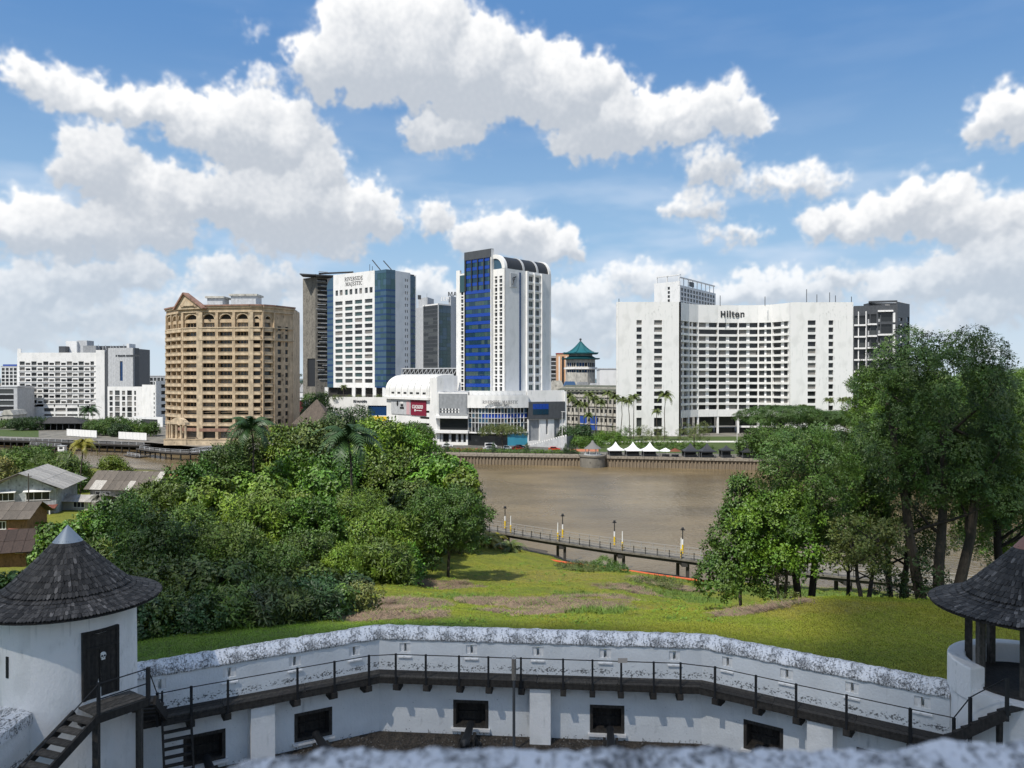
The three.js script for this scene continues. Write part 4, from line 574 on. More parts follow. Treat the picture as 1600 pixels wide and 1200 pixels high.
// ------------------------------------------------------------------ shophouse row, octagonal hall with green roof, neighbours
{
  const a = pt(869, 432), b = pt(972, 400), g = building('shophouse_row', 'four storey shophouse row with grey green roof behind the palms', a), f = frame(g, a, b, CITY), y = (py) => hy(py, 420) - CITY, hs = [];
  for (let k = 0; k < 4; k++) for (let i = 0; i < 15; i++) { const x = f.W * (0.055 + i * 0.063); hs.push([x, y(658 - k * 14), x + 1.75, y(652 - k * 14)]); }
  plate(f, y(612), hs, M.offwhite, { t: 0.5, panes: [M.glassDark, M.glassGrey] });
  for (let k = 0; k < 5; k++) put(f, 'floor_band', pane(f.W, 0.5, 0.7), M.offwhite, f.W / 2, y(662.5 - k * 14), 0.2); for (let i = 0; i <= 8; i++) put(f, 'pilaster', pane(0.4, y(612), 0.4), M.offwhite, f.W * i / 8, 0, 0.15);
  for (let i = 0; i < 14; i++) put(f, 'air_unit', pane(1, 0.8, 0.6), M.lgrey, f.W * (0.04 + 0.92 * wr()), y(pick([662, 648, 634])), 0.5);
  const n = backOf(a, b);
  { const s = new THREE.Shape(); s.moveTo(1, 0); s.lineTo(-8, 3.4); s.lineTo(-17, 0); s.closePath(); const e = new THREE.ExtrudeGeometry(s, { depth: f.W, bevelEnabled: false }); e.rotateY(-Math.PI / 2); put(f, 'roof', uvBox(e), M.roofGreen = std(0.16, 0.175, 0.14, 0.8, { map: rep(conc, 1 / 9) }), f.W, y(612), 0); }
  put(f, 'mural', pane(4.5, 8, 0.2), M.muralBlue = std(0.02, 0.07, 0.32, 0.6), colAt(f, 912), y(673), 0.15); put(f, 'mural', pane(4.5, 8, 0.2), M.muralBlue, colAt(f, 928), y(673), 0.15);
  core(g, [add2(a, n, 0.7), add2(b, n, 0.7), add2(b, n, 15), add2(a, n, 15)], CITY, CITY + y(612.2), M.dgrey);
}
{
  const c = pt(907, 610), g = thing('octagonal_hall', 'octagonal hall with two tier teal pagoda roof and ball finial', 'building', [c[0], CITY, c[1]]), y = (py) => hy(py, 610) - CITY, R = 14.2, teal = std(0.012, 0.13, 0.15, 0.5, { map: mottleFar }), oct = (r, o) => Array.from({ length: 8 }, (_, i) => [c[0] + Math.cos((i + 0.5) * Math.PI / 4) * r, c[1] + Math.sin((i + 0.5) * Math.PI / 4) * r]);
  const ring = oct(11.6); core(g, oct(10.6), CITY, CITY + y(560), M.inside);
  for (let i = 0; i < 8; i++) { const b = ring[i], a = ring[(i + 1) % 8]; if (a[1] < c[1] - 5 && b[1] < c[1] - 5) continue; const f = frame(g, a, b, CITY), hs = []; for (let k = 0; k < 4; k++) { const x = f.W * (0.06 + k * 0.235); hs.push([x, y(573), x + f.W * 0.19, y(567)], [x, y(582), x + f.W * 0.17, y(578)]); } plate(f, y(562), hs, M.offwhite, { t: 0.5, panes: [M.glassNavy, M.glassBlue, M.glassDark] }); put(f, 'gallery_band', bx(f.W + 1, 1.4, 1.6, 0, 0, 0.8), M.white, f.W / 2, y(577), 0.003); }
  const tier = (r0, r1, h, yy, nm) => { const pr = []; for (let k = 0; k <= 8; k++) { const t = k / 8; pr.push(new THREE.Vector2(lerp(r0, r1, t), h * (0.25 * t + 0.75 * t ** 2.1) + (k === 0 ? 0.6 : 0))); } pr.unshift(new THREE.Vector2(r0 - 0.5, -0.3)); const e = new THREE.LatheGeometry(pr, 8, Math.PI / 8); e.translate(0, yy, 0); mk(nm, toCreasedNormals(e, 0.5), teal, g); };
  tier(15.5, 9.5, 2.2, y(561), 'lower_roof'); core(g, oct(9.4), CITY + y(560), CITY + y(552.5), M.offwhite, 'drum'); tier(14.2, 0.5, 9.2, y(553), 'upper_roof'); mk('finial', [cyl(0.5, 0.45, 2.2, 0, y(535), 0, 8), new THREE.SphereGeometry(0.9, 10, 8).translate(0, y(535) + 2.3, 0)], M.dgrey, g); for (let i = 0; i < 8; i++) { const t = (i + 0.5) * Math.PI / 4; mk('roof_hip', tube(Array.from({ length: 7 }, (_, k) => { const q = k / 6, r = lerp(14.3, 0.6, q); return [Math.cos(t) * r, y(553) + 0.25 + 9.2 * (0.25 * q + 0.75 * q ** 2.1) + (k ? 0 : 0.7), Math.sin(t) * r]; }), 0.22, 8, 5), teal, g); }
}
{
  const q = [ // px0, px1, top row, distance, depth, colour, label, floors, columns
    [870, 889, 553, 640, 14, std(0.62, 0.36, 0.20, 0.8), 'orange and red stair tower building left of the pagoda roof', 0, 0, 'apartment_tower'], [858, 872, 557, 700, 14, M.lgrey, 'grey block with stripe windows at the edge of the blue banded tower', 9, 1, 'office_block'], [937, 966, 577, 520, 20, M.white2, 'low white flat roofed hall beside the wide white hotel', 0, 0, 'hall'],
    [-20, 27, 605, 500, 18, M.lgrey, 'grey car park block at the far left edge of the view', 4, 1, 'parking_block'], [2, 27, 573, 800, 25, M.white2, 'distant white block with blue roof at the far left', 6, 4, 'distant_block'], [457, 474, 622, 470, 12, M.white2, 'small white shop building with red banner beside the tan block', 3, 2, 'shop_building'], [217, 262, 588, 700, 20, M.lgrey, 'distant low grey block seen over the white annex roof', 2, 8, 'distant_block'], [700, 716, 590, 600, 10, M.grey, 'low grey block seen below the green glass tower', 0, 0, 'distant_block'],
  ];
  for (const [p0, p1, py, d, dp, m, label, fl, nc, nm] of q) {
    const a = pt(p0, d), b = pt(p1, d), g = building(nm, label, a), f = frame(g, a, b, CITY), H = hy(py, d) - CITY, hs = [];
    for (let k = 0; k < fl; k++) for (let i = 0; i < nc; i++) hs.push([f.W * (i + 0.12) / nc, H - 1.2 - (k + 1) * 3.6 + 0.8, f.W * (i + 0.88) / nc, H - 1.2 - k * 3.6]);
    plate(f, H, hs.filter((h) => h[1] > 0.3), m, { t: 0.5, panes: [M.glassDark, M.glassGrey] }); core(g, [add2(a, [0.1, -0.7]), add2(b, [-0.1, -0.7]), add2(b, [-0.1, -dp]), add2(a, [0.1, -dp])], CITY, CITY + H - 0.2, m); core(g, [add2(a, [-0.3, 0.3]), add2(b, [0.3, 0.3]), add2(b, [0.3, -dp - 0.3]), add2(a, [-0.3, -dp - 0.3])], CITY + H, CITY + H + 0.7, nm === 'apartment_tower' ? (M.red = std(0.30, 0.03, 0.025, 0.7)) : M.lgrey, 'roof');
    if (nm === 'apartment_tower') for (const [s, w, mm] of [[0.2, 1.1, M.white], [0.5, 1.6, M.black], [0.78, 1.1, M.white]]) put(f, 'wall_stripe', pane(w, H - 3, 0.15), mm, f.W * s, 1, 0.08);
    if (nm === 'shop_building') put(f, 'red_banner', pane(2.6, 6, 0.2), M.maroon, f.W * 0.8, H - 8, 0.15);
    if (py === 573) { const r = core(g, [add2(a, [1, -1]), add2(b, [-1, -1]), add2(b, [-1, -dp]), add2(a, [1, -dp])], CITY + H + 0.7, CITY + H + 2.4, M.muralBlue, 'blue_roof'); }
  }
  // low roofs filling the town between the towers
  const rr = rng(41), roofs = [std(0.30, 0.09, 0.06, 0.8), M.lgrey, M.offwhite, M.roofGreen, std(0.05, 0.12, 0.25, 0.7), M.grey];
  const rows = [[880, 960, 602, 470, 5], [470, 640, 598, 640, 6], [0, 30, 640, 430, 2], [860, 980, 594, 560, 6], [215, 262, 600, 620, 4], [640, 720, 600, 700, 3], [1420, 1700, 606, 700, 5]];
  const words = ['rust red', 'pale grey', 'cream', 'dull green', 'blue', 'dark grey'], where = ['behind the shophouse row', 'between the tan block and twin towers', 'at the far left edge', 'below the pagoda roofed hall', 'over the white annex', 'behind the mall truss', 'beyond the right hand trees'];
  rows.forEach(([p0, p1, py, d, n], w) => { for (let i = 0; i < n; i++) { const p = lerp(p0, p1, (i + 0.5) / n), dd = d + 40 * rr(), c = pt(p, dd), W = (p1 - p0) / n / FPX * dd * 1.1, H = Math.max(3, hy(py + 5 * rr(), dd) - CITY), k = Math.floor(rr() * 6);
    const g = thing('town_house', `${words[k]} roofed town house ${where[w]}, ${['first', 'second', 'third', 'fourth', 'fifth', 'sixth'][i]} from left`, 'house', [c[0], CITY, c[1]], 0, 'low town houses ' + where[w]); mk('wall', bx(W, H * 0.72, 12), pick([M.offwhite, M.white2, M.lgrey], rr), g); for (let j = 0; j < 3; j++) mk('window', bx(W * 0.16, 1.3, 0.2, W * (j - 1) * 0.3, H * 0.35, 6.05), M.glassDark, g);
    const s = new THREE.Shape(); s.moveTo(-W / 2 - 0.5, 0); s.lineTo(W / 2 + 0.5, 0); s.lineTo(W * 0.3, H * 0.28); s.lineTo(-W * 0.3, H * 0.28); s.closePath(); mk('roof', uvBox(new THREE.ExtrudeGeometry(s, { depth: 13, bevelEnabled: false }).translate(0, H * 0.72, -6.5)), roofs[k], g); } });
}

// ------------------------------------------------------------------ foliage: leaf sprays and the crowns made of them
const ZERO = V(0, 1, 0);
function leafSpray(seed, n, len, wid, spread, droop) {
  const r = rng(seed), pos = [], nor = [];
  for (let i = 0; i < n; i++) {
    const az = r() * TAU, el = spread * (r() - 0.35), o = V(Math.cos(az) * Math.cos(el), Math.sin(el), Math.sin(az) * Math.cos(el)), base = o.clone().multiplyScalar(0.10 + 0.34 * r()); base.y += 0.12 * (r() - 0.5);
    const dir = o.clone().add(V(0.6 * (r() - 0.5), -droop * r() + 0.15, 0.6 * (r() - 0.5))).normalize(), side = dir.clone().cross(V(0.3 * (r() - 0.5), 1, 0.3 * (r() - 0.5))).normalize(), up = side.clone().cross(dir).normalize();
    const L = len * (0.7 + 0.6 * r()), w = wid * (0.7 + 0.6 * r()), P = (a, b, c) => base.clone().addScaledVector(dir, a * L).addScaledVector(side, b * w).addScaledVector(up, c * w);
    const A = P(0, 0, 0), B = P(0.45, 0.5, 0.16), C = P(1, 0, -0.12), D = P(0.45, -0.5, 0.16), Mi = P(0.5, 0, 0);
    for (const [p, q, s] of [[A, Mi, B], [B, Mi, C], [A, D, Mi], [Mi, D, C]]) { const nn = q.clone().sub(p).cross(s.clone().sub(p)).normalize(); const flip = nn.y < 0; if (flip) nn.negate(); for (const v of flip ? [p, s, q] : [p, q, s]) { pos.push(v.x, v.y, v.z); nor.push(nn.x, nn.y, nn.z); } }
  }
  const g = new THREE.BufferGeometry(); g.setAttribute('position', new THREE.Float32BufferAttribute(pos, 3)); g.setAttribute('normal', new THREE.Float32BufferAttribute(nor, 3)); g.setAttribute('uv', new THREE.Float32BufferAttribute(new Float32Array(pos.length / 3 * 2), 2)); return g;
}
const SPRAY = { broad: leafSpray(1, 20, 0.34, 0.22, 1.6, 0.4), vine: leafSpray(2, 18, 0.32, 0.30, 1.3, 0.9), fine: leafSpray(3, 34, 0.22, 0.10, 0.9, 0.3), long: leafSpray(4, 16, 0.5, 0.13, 1.4, 0.9), bush: leafSpray(6, 22, 0.28, 0.17, 1.8, 0.2) };
const leafMat = {}; const leafM = (r, g, b, rg = 0.5) => (leafMat[[r, g, b, rg]] ??= std(r, g, b, rg));
const LV = { dark: [0.030, 0.068, 0.014], mid: [0.058, 0.118, 0.013], vine: [0.070, 0.150, 0.011], bright: [0.088, 0.172, 0.013], olive: [0.105, 0.135, 0.030], yellow: [0.22, 0.20, 0.02], blue: [0.036, 0.074, 0.015], rain: [0.050, 0.105, 0.014] };
const bark = std(0.105, 0.088, 0.070, 0.9, { map: rep(conc, 1 / 1.2), bumpMap: rep(rough, 1 / 0.8), bumpScale: 0.03 }), barkD = std(0.045, 0.038, 0.032, 0.9, { map: rep(conc, 1 / 1.2) });
function crown(parent, lobes, o) {
  const { size = 0.8, density = 3, spray = 'broad', col = LV.mid, seed = 1, up = 0.3, inner = 0.1, vary = 0.35, name = 'crown', floor = -1e9 } = o, r = rng(seed), mats = [], cols = [], q = new THREE.Quaternion(), m4 = new THREE.Matrix4(), c = new THREE.Color();
  for (const [li, L] of lobes.entries()) {
    const [x, y, z, a, b, e] = L, area = 4 * Math.PI * ((a * b) ** 1.6 / 3 + (a * e) ** 1.6 / 3 + (b * e) ** 1.6 / 3) ** (1 / 1.6), N = Math.round(area * density / (size * size) * 0.55), tone = 1 + vary * 0.7 * (r() - 0.5);
    for (let i = 0; i < N; i++) {
      const u = r() * 2 - 1, t = r() * TAU, s = Math.sqrt(1 - u * u), k = r() < inner ? 0.45 + 0.4 * r() : 0.86 + 0.2 * r(), n = V(Math.cos(t) * s, u, Math.sin(t) * s), p = V(x + n.x * a * k, y + n.y * b * k, z + n.z * e * k);
      if (u < -0.55 && r() < 0.6) continue; if (p.y < floor) continue;
      if (lobes.some((M2, j) => j !== li && ((p.x - M2[0]) / M2[3]) ** 2 + ((p.y - M2[1]) / M2[4]) ** 2 + ((p.z - M2[2]) / M2[5]) ** 2 < 0.5)) continue;
      const out = V(n.x / a, n.y / b, n.z / e).normalize().add(V((r() - 0.5) * 0.75, up + (r() - 0.5) * 0.75, (r() - 0.5) * 0.75)).normalize();
      q.setFromUnitVectors(ZERO, out).multiply(new THREE.Quaternion().setFromAxisAngle(ZERO, r() * TAU));
      const sc = size * (0.75 + 0.6 * r()); m4.compose(p, q, V(sc, sc, sc)); mats.push(m4.clone());
      const v = tone * (1 + vary * (r() - 0.5) * 1.6), h = 0.3 * (r() - 0.4); cols.push(c.setRGB(v * (1 + h), v, v * (1 - 0.5 * h)).clone());
    }
  }
  const im = new THREE.InstancedMesh(SPRAY[spray], leafM(...col), mats.length); mats.forEach((m, i) => { im.setMatrixAt(i, m); im.setColorAt(i, cols[i]); }); im.name = name; im.userData.kind = 'stuff'; parent.add(im); return mats.length;
}
function limb(a, b, r0, r1, bend, r, n = 6) {                            // a tapered, slightly crooked limb
  const A = V(...a), B = V(...b), seg = 5, pts = []; for (let i = 0; i <= seg; i++) { const t = i / seg; pts.push(A.clone().lerp(B, t).add(V((r() - 0.5) * bend * Math.sin(t * Math.PI), 0, (r() - 0.5) * bend * Math.sin(t * Math.PI)))); }
  const g = new THREE.TubeGeometry(new THREE.CatmullRomCurve3(pts), 6, 1, n), p = g.attributes.position; const cur = new THREE.CatmullRomCurve3(pts);
  for (let i = 0; i <= 6; i++) { const c = cur.getPointAt(i / 6), k = lerp(r0, r1, i / 6); for (let j = 0; j <= n; j++) { const id = i * (n + 1) + j; p.setXYZ(id, c.x + (p.getX(id) - c.x) * k, c.y + (p.getY(id) - c.y) * k, c.z + (p.getZ(id) - c.z) * k); } }
  g.computeVertexNormals(); return uvBox(g);
}
// o: x, z, y (ground), h (height), w (crown width), low (crown starts at this share of the height), n lobes
let leafCount = 0;
function tree(name, label, o, group) {
  const { x, z, y = groundY(x, z), h, w, dp = w, low = 0.25, n = 14, seed = 1, lobe = 0.36, shape = 'round', trunks = 1, tr = 0.022 * h, bk = bark } = o, r = rng(seed * 131 + 7), g = thing(name, label, 'tree', [x, y - 0.15, z], 0, group);
  const y0 = h * low, ch = h - y0, lobes = [];
  for (let i = 0; i < n; i++) {
    const t = (i + 0.5) / n, a = i * 2.399963 + r(), ry = shape === 'cone' ? 0.08 + 0.88 * t : shape === 'flat' ? 0.55 + 0.4 * r() : 0.12 + 0.76 * t, prof = shape === 'cone' ? 1.08 - t : shape === 'flat' ? 1 : shape === 'drape' ? Math.sqrt(Math.max(0.1, 1 - (t * 0.93) ** 2.5)) : Math.sin(Math.PI * clamp(0.12 + 0.80 * ry)) ** 0.7;
    let rad = (0.22 + 0.38 * Math.sqrt(r())) * prof; const lr = w * 0.5 * lobe * (0.75 + 0.6 * r()) * (shape === 'cone' ? 0.55 + 0.6 * (1 - t) : 1); if (shape === 'flat') rad = 0.6 * Math.sqrt(t); const ryy = shape === 'flat' ? 0.30 + 0.62 * (1 - (rad / 0.62) ** 2) + 0.12 * r() : ry;
    lobes.push([Math.cos(a) * rad * w * 0.85, clamp(y0 + ryy * ch, y0, h - lr * 0.75), Math.sin(a) * rad * dp * 0.85, lr * 1.1, lr * (shape === 'flat' ? 0.5 : 0.85), lr * 1.1 * dp / w]);
  }
  const ly = lobes.reduce((m, L) => Math.max(m, L[1] + L[4]), 0); lobes.forEach((L) => { L[1] += (h - ly) * (L[1] / h); });
  const geos = [];
  for (let k = 0; k < trunks; k++) { const ox = trunks > 1 ? (k - (trunks - 1) / 2) * tr * 3.2 : 0, lx = ox * 3 + (r() - 0.5) * w * 0.1, top = [lx, y0 + ch * 0.62, (r() - 0.5) * w * 0.1]; geos.push(limb([ox, 0, 0], top, tr * 1.15, tr * 0.45, w * 0.05, r, 8)); for (let j = k; j < lobes.length; j += Math.max(1, Math.ceil(trunks * lobes.length / 9))) { const L = lobes[j], f = clamp((L[1] - ch * 0.3) / top[1], 0.35, 0.92); geos.push(limb([lerp(ox, top[0], f), top[1] * f, top[2] * f], [L[0], L[1], L[2]], tr * 0.42, tr * 0.1, w * 0.06, r, 5)); } }
  mk('trunk', geos, bk, g); leafCount += crown(g, lobes, { ...o, seed: seed * 17 + 3, floor: 0.1 }); return g;
}
// palms: ringed trunk, feather fronds that arch and hang
const frondGeo = (() => { const pos = [], nor = [], r = rng(9), N = 17; const c = (t) => V(0, 0.42 * Math.sin(t * 2.0) * (1 - 0.35 * t) - 0.62 * t * t * t, t * 1.0);
  for (let i = 1; i <= N; i++) { const t = i / N, p = c(t), q = c(Math.min(1, t + 0.02)).sub(c(t - 0.02)).normalize(); for (const s of [-1, 1]) { const L = 0.36 * Math.sin(Math.PI * (0.12 + 0.86 * t)) + 0.04, d = V(s * 0.75, -0.55 - 0.2 * r(), 0.55).normalize(), a = p, b = p.clone().addScaledVector(d, L), e = p.clone().addScaledVector(q, 0.085), n = e.clone().sub(a).cross(b.clone().sub(a)).normalize(); const flip = n.y < 0; if (flip) n.negate(); for (const v of flip ? [a, b, e] : [a, e, b]) { pos.push(v.x, v.y, v.z); nor.push(n.x, n.y, n.z); } } }
  for (let i = 0; i < N; i++) { const a = c(i / N), b = c((i + 1) / N), w = 0.014 * (1.2 - i / N); for (const [u, v, s] of [[V(a.x - w, a.y, a.z), V(b.x, b.y, b.z), V(a.x + w, a.y, a.z)]]) { for (const k of [u, v, s]) { pos.push(k.x, k.y, k.z); nor.push(0, 1, 0); } } }
  const g = new THREE.BufferGeometry(); g.setAttribute('position', new THREE.Float32BufferAttribute(pos, 3)); g.setAttribute('normal', new THREE.Float32BufferAttribute(nor, 3)); g.setAttribute('uv', new THREE.Float32BufferAttribute(new Float32Array(pos.length / 3 * 2), 2)); return g; })();
function palm(label, x, y, z, h, fr, seed, group, col = LV.olive, lean = 0.06) {
  const r = rng(seed * 77 + 1), g = thing('palm_tree', label, 'palm', [x, y - 0.1, z], 0, group), tx = (r() - 0.5) * h * lean * 2, tz = (r() - 0.5) * h * lean;
  mk('trunk', limb([0, 0, 0], [tx, h, tz], 0.2, 0.12, h * 0.03, r, 7), bark, g);
  const n = 17; for (let i = 0; i < n; i++) { const m = new THREE.Mesh(frondGeo, leafM(...col)); m.name = 'frond'; m.position.set(tx, h, tz); m.rotation.set(-0.75 + 1.3 * (i / n) + 0.25 * (r() - 0.5), i * 2.4 + r() * 0.4, 0, 'YXZ'); m.scale.setScalar(fr * (0.8 + 0.35 * r())); g.add(m); }
  return g;
}
const ORD = ['first', 'second', 'third', 'fourth', 'fifth', 'sixth', 'seventh', 'eighth', 'ninth', 'tenth', 'eleventh', 'twelfth', 'thirteenth', 'fourteenth', 'fifteenth', 'sixteenth', 'seventeenth', 'eighteenth', 'nineteenth', 'twentieth', 'twenty first', 'twenty second', 'twenty third', 'twenty fourth'];

// ------------------------------------------------------------------ far bank: sheet pile wall, promenade, lawns
const bankZ = (px) => { const t = (px - 800) / FPX; for (let i = 0; i < BANK.length - 1; i++) { const [x0, z0] = BANK[i], [x1, z1] = BANK[i + 1], p0 = -x0 / z0, p1 = -x1 / z1; if (t >= p0 && t <= p1) { const dx = x1 - x0, dz = z1 - z0, s = (-t * z0 - x0) / (dx + t * dz); return -(z0 + s * dz); } } return 300; };
{
  const g = thing('river_wall', 'stained sheet pile river wall with concrete cap along the far bank', 'wall', [BANK[8][0], 0, BANK[8][1]]), rel = ([x, z]) => [x - g.position.x, z - g.position.z];
  const pile = std(0.34, 0.275, 0.205, 0.85, { map: rep(conc, 1 / 2.1, 1 / 9) }), cap = std(0.42, 0.38, 0.33, 0.85, { map: rep(conc, 1 / 6) });
  for (let i = 6; i < BANK.length - 2; i++) {
    const a = rel(BANK[i]), b = rel(BANK[i + 1]), L = Math.hypot(b[0] - a[0], b[1] - a[1]), u = [(b[0] - a[0]) / L, (b[1] - a[1]) / L], nn = [-u[1], u[0]], N = Math.floor(L / 1.15), out = nn[1] > 0 ? 1 : -1;
    const s = new THREE.Shape(), pts = []; for (let k = 0; k < N; k++) { const q = L / N; for (const [f, o] of [[0, 0], [0.12, 0.38], [0.5, 0.38], [0.62, 0], [1, 0]]) pts.push([a[0] + u[0] * q * (k + f) + nn[0] * out * (o + 0.1), a[1] + u[1] * q * (k + f) + nn[1] * out * (o + 0.1)]); } pts.push([b[0] - nn[0] * out, b[1] - nn[1] * out], [a[0] - nn[0] * out, a[1] - nn[1] * out]);
    pts.forEach(([x, z], k) => s[k ? 'lineTo' : 'moveTo'](x, -z)); const e = new THREE.ExtrudeGeometry(s, { depth: 4.9, bevelEnabled: false }); e.rotateX(-Math.PI / 2); e.translate(0, -2, 0); mk('pile_panel', uvBox(e), pile, g);
    const mid = [(a[0] + b[0]) / 2, (a[1] + b[1]) / 2], ry = Math.atan2(-u[1], u[0]); mk('cap_beam', bx(L + 0.4, 0.85, 1.5, mid[0] + nn[0] * out * 0.1, 2.9, mid[1] + nn[1] * out * 0.1, ry), cap, g);
    for (let k = 0; k < L / 3; k++) { const x = a[0] + u[0] * (k + 0.5) * 3, z = a[1] + u[1] * (k + 0.5) * 3; mk('rail_post', bx(0.14, 1.05, 0.14, x, 3.75, z), M.darkMetal, g); }
    for (const h of [4.2, 4.75]) mk('rail', bx(L, 0.07, 0.07, mid[0], h, mid[1], ry), M.darkMetal, g);
  }
  // bastion under the grey gazebo
  const c = rel(pt(926, 273)); mk('bastion', [cyl(4.2, 4.4, 4.6, c[0], -1, c[1], 20), cyl(4.7, 4.7, 0.5, c[0], 3.6, c[1], 20)], M.concrete, g);
}
{
  const strip = (name, px, n, f, m, y) => { const s = new THREE.Shape(), P = []; for (let i = 0; i <= n; i++) { const p = lerp(px[0], px[1], i / n); P.push(pt(p, f(p)[0])); } for (let i = n; i >= 0; i--) { const p = lerp(px[0], px[1], i / n); P.push(pt(p, f(p)[1])); } P.forEach(([x, z], k) => s[k ? 'lineTo' : 'moveTo'](x, -z)); const g = new THREE.ShapeGeometry(s); g.rotateX(-Math.PI / 2); g.translate(0, y, 0); struct(name, uvBox(g), m); };
  const pave = std(0.42, 0.36, 0.30, 0.9, { map: rep(conc, 1 / 9) }), lawn = std(0.10, 0.16, 0.022, 0.95, { map: rep(rough, 1 / 3) }), road = std(0.17, 0.165, 0.16, 0.9, { map: rep(conc, 1 / 12) });
  strip('promenade_path', [420, 1500], 60, (p) => [bankZ(p) + 0.6, bankZ(p) + 5], pave, CITY + 0.02); strip('road', [560, 905], 20, (p) => [bankZ(p) + 14, 316], road, CITY + 0.024); strip('lawn', [560, 905], 20, (p) => [bankZ(p) + 5.4, bankZ(p) + 13], lawn, CITY + 0.028); strip('lawn', [905, 1500], 20, (p) => [bankZ(p) + 16, 366], lawn, CITY + 0.02); strip('hotel_path', [950, 1400], 20, () => [332, 340], std(0.6, 0.58, 0.53, 0.9), CITY + 0.032); strip('red_path', [890, 935], 6, () => [290, 300], std(0.45, 0.16, 0.08, 0.9), CITY + 0.036); strip('lawn', [-300, 60], 6, (p) => [bankZ(p) + 10, bankZ(p) + 60], lawn, CITY + 0.02); strip('promenade_path', [-300, 400], 40, (p) => [bankZ(p) + 0.4, bankZ(p) + 8], std(0.30, 0.28, 0.26, 0.9, { map: rep(conc, 1 / 9) }), CITY + 0.03);
  // hedges along the road, one object per bed
  for (const [p0, p1, o, h, c, w] of [[665, 745, 7, 0.9, LV.bright, 'left of the olive tree'], [750, 850, 6.5, 1.0, LV.vine, 'below the parked cars'], [700, 760, 11, 0.6, [0.30, 0.10, 0.03], 'of orange flowers by the road'], [852, 900, 8, 0.8, LV.bright, 'near the white lamp post'], [1000, 1110, 30, 1.2, LV.mid, 'behind the tents'], [960, 1100, 48, 1.4, LV.bright, 'in front of the wide hotel']]) {
    const a = pt(p0, bankZ(p0) + o), b = pt(p1, bankZ(p1) + o), g = thing('hedge', `low clipped hedge ${w} on the far bank`, 'hedge', [a[0], CITY, a[1]]), lobes = [], n = Math.ceil(Math.hypot(b[0] - a[0], b[1] - a[1]) / 1.5); for (let i = 0; i <= n; i++) lobes.push([(b[0] - a[0]) * i / n, h * 0.5, (b[1] - a[1]) * i / n, 1.1, h * (0.7 + 0.3 * wr()), 1]); crown(g, lobes, { size: 0.9, density: 2.2, spray: 'bush', col: c, seed: p0, name: 'foliage' });
  }
}
// tents and gazebo on the promenade
{
  const cloth = std(0.82, 0.82, 0.82, 0.6), cloth2 = std(0.03, 0.032, 0.036, 0.5);
  const tent = (px, s, mat, label, d, wallH = 2.3, pk = 2.6) => { const [x, z] = pt(px, d), g = thing('market_tent', label, 'tent', [x, CITY + 0.02, z], 0, 'peaked promenade tents'), pr = []; for (let k = 0; k <= 7; k++) { const t = k / 7; pr.push(new THREE.Vector2(lerp(s * 0.71, 0.05, t), wallH + pk * (0.35 * t + 0.65 * t ** 2.6))); } pr.unshift(new THREE.Vector2(s * 0.71, wallH - 0.35)); const e = new THREE.LatheGeometry(pr, 4, Math.PI / 4); mk('canopy', toCreasedNormals(e, 0.4), mat, g); for (const sx of [-1, 1]) for (const sz of [-1, 1]) mk('pole', cyl(0.05, 0.05, wallH, sx * s * 0.48, 0, sz * s * 0.48, 6), M.metal, g); mk('counter', bx(s * 0.8, 0.9, s * 0.5, 0, 0, -0.3), M.dgrey, g); mk('back_sheet', bx(s * 0.92, wallH - 0.4, 0.05, 0, 0.2, -s * 0.45), M.black, g); return g; };
  tent(962, 5.3, cloth, 'white peaked tent, first of three from the gazebo', 273.5); tent(989, 5.3, cloth, 'white peaked tent, middle of the three', 272.5); tent(1015.5, 5.3, cloth, 'white peaked tent, third from the gazebo', 271.5);
  tent(1079, 5.2, cloth2, 'black peaked tent beside the red parasol', 269); tent(1105, 5.2, cloth2, 'black peaked tent, second from the red parasol', 268); tent(1135, 4.2, cloth2, 'small black kiosk tent with purple counter', 267.5, 2.7, 1.5); tent(1168, 4.6, cloth2, 'black peaked tent nearest the big trees', 266.5);
  for (const [px, m, label, d] of [[1055, std(0.16, 0.05, 0.02, 0.7), 'brown red parasol beside the black tents', 269], [1040, cloth, 'small white parasol between white and black tents', 270]]) { const [x, z] = pt(px, d), g = thing('parasol', label, 'parasol', [x, CITY, z]); mk('canopy', new THREE.ConeGeometry(2.2, 1.1, 10).translate(0, 2.6, 0), m, g); mk('pole', cyl(0.05, 0.05, 2.4), M.metal, g); mk('counter', bx(2.2, 0.9, 1.2, 0, 0, 0), M.dgrey, g); }
  const [x, z] = pt(926, 273), g = thing('gazebo', 'round grey gazebo with conical roof on the river bastion', 'gazebo', [x, CITY + 0.5, z]); mk('roof', new THREE.LatheGeometry([[3.0, 2.1], [2.9, 2.25], [1.4, 3.3], [0.5, 4.3], [0.45, 4.7], [0.02, 4.9]].map((p) => new THREE.Vector2(...p)), 16), std(0.16, 0.155, 0.15, 0.8), g); for (let i = 0; i < 6; i++) mk('post', cyl(0.1, 0.1, 2.2, Math.cos(i * 1.047) * 2.4, 0, Math.sin(i * 1.047) * 2.4, 6), M.lgrey, g); mk('floor', cyl(3, 3, 0.2, 0, 0, 0, 16), M.lgrey, g);
}
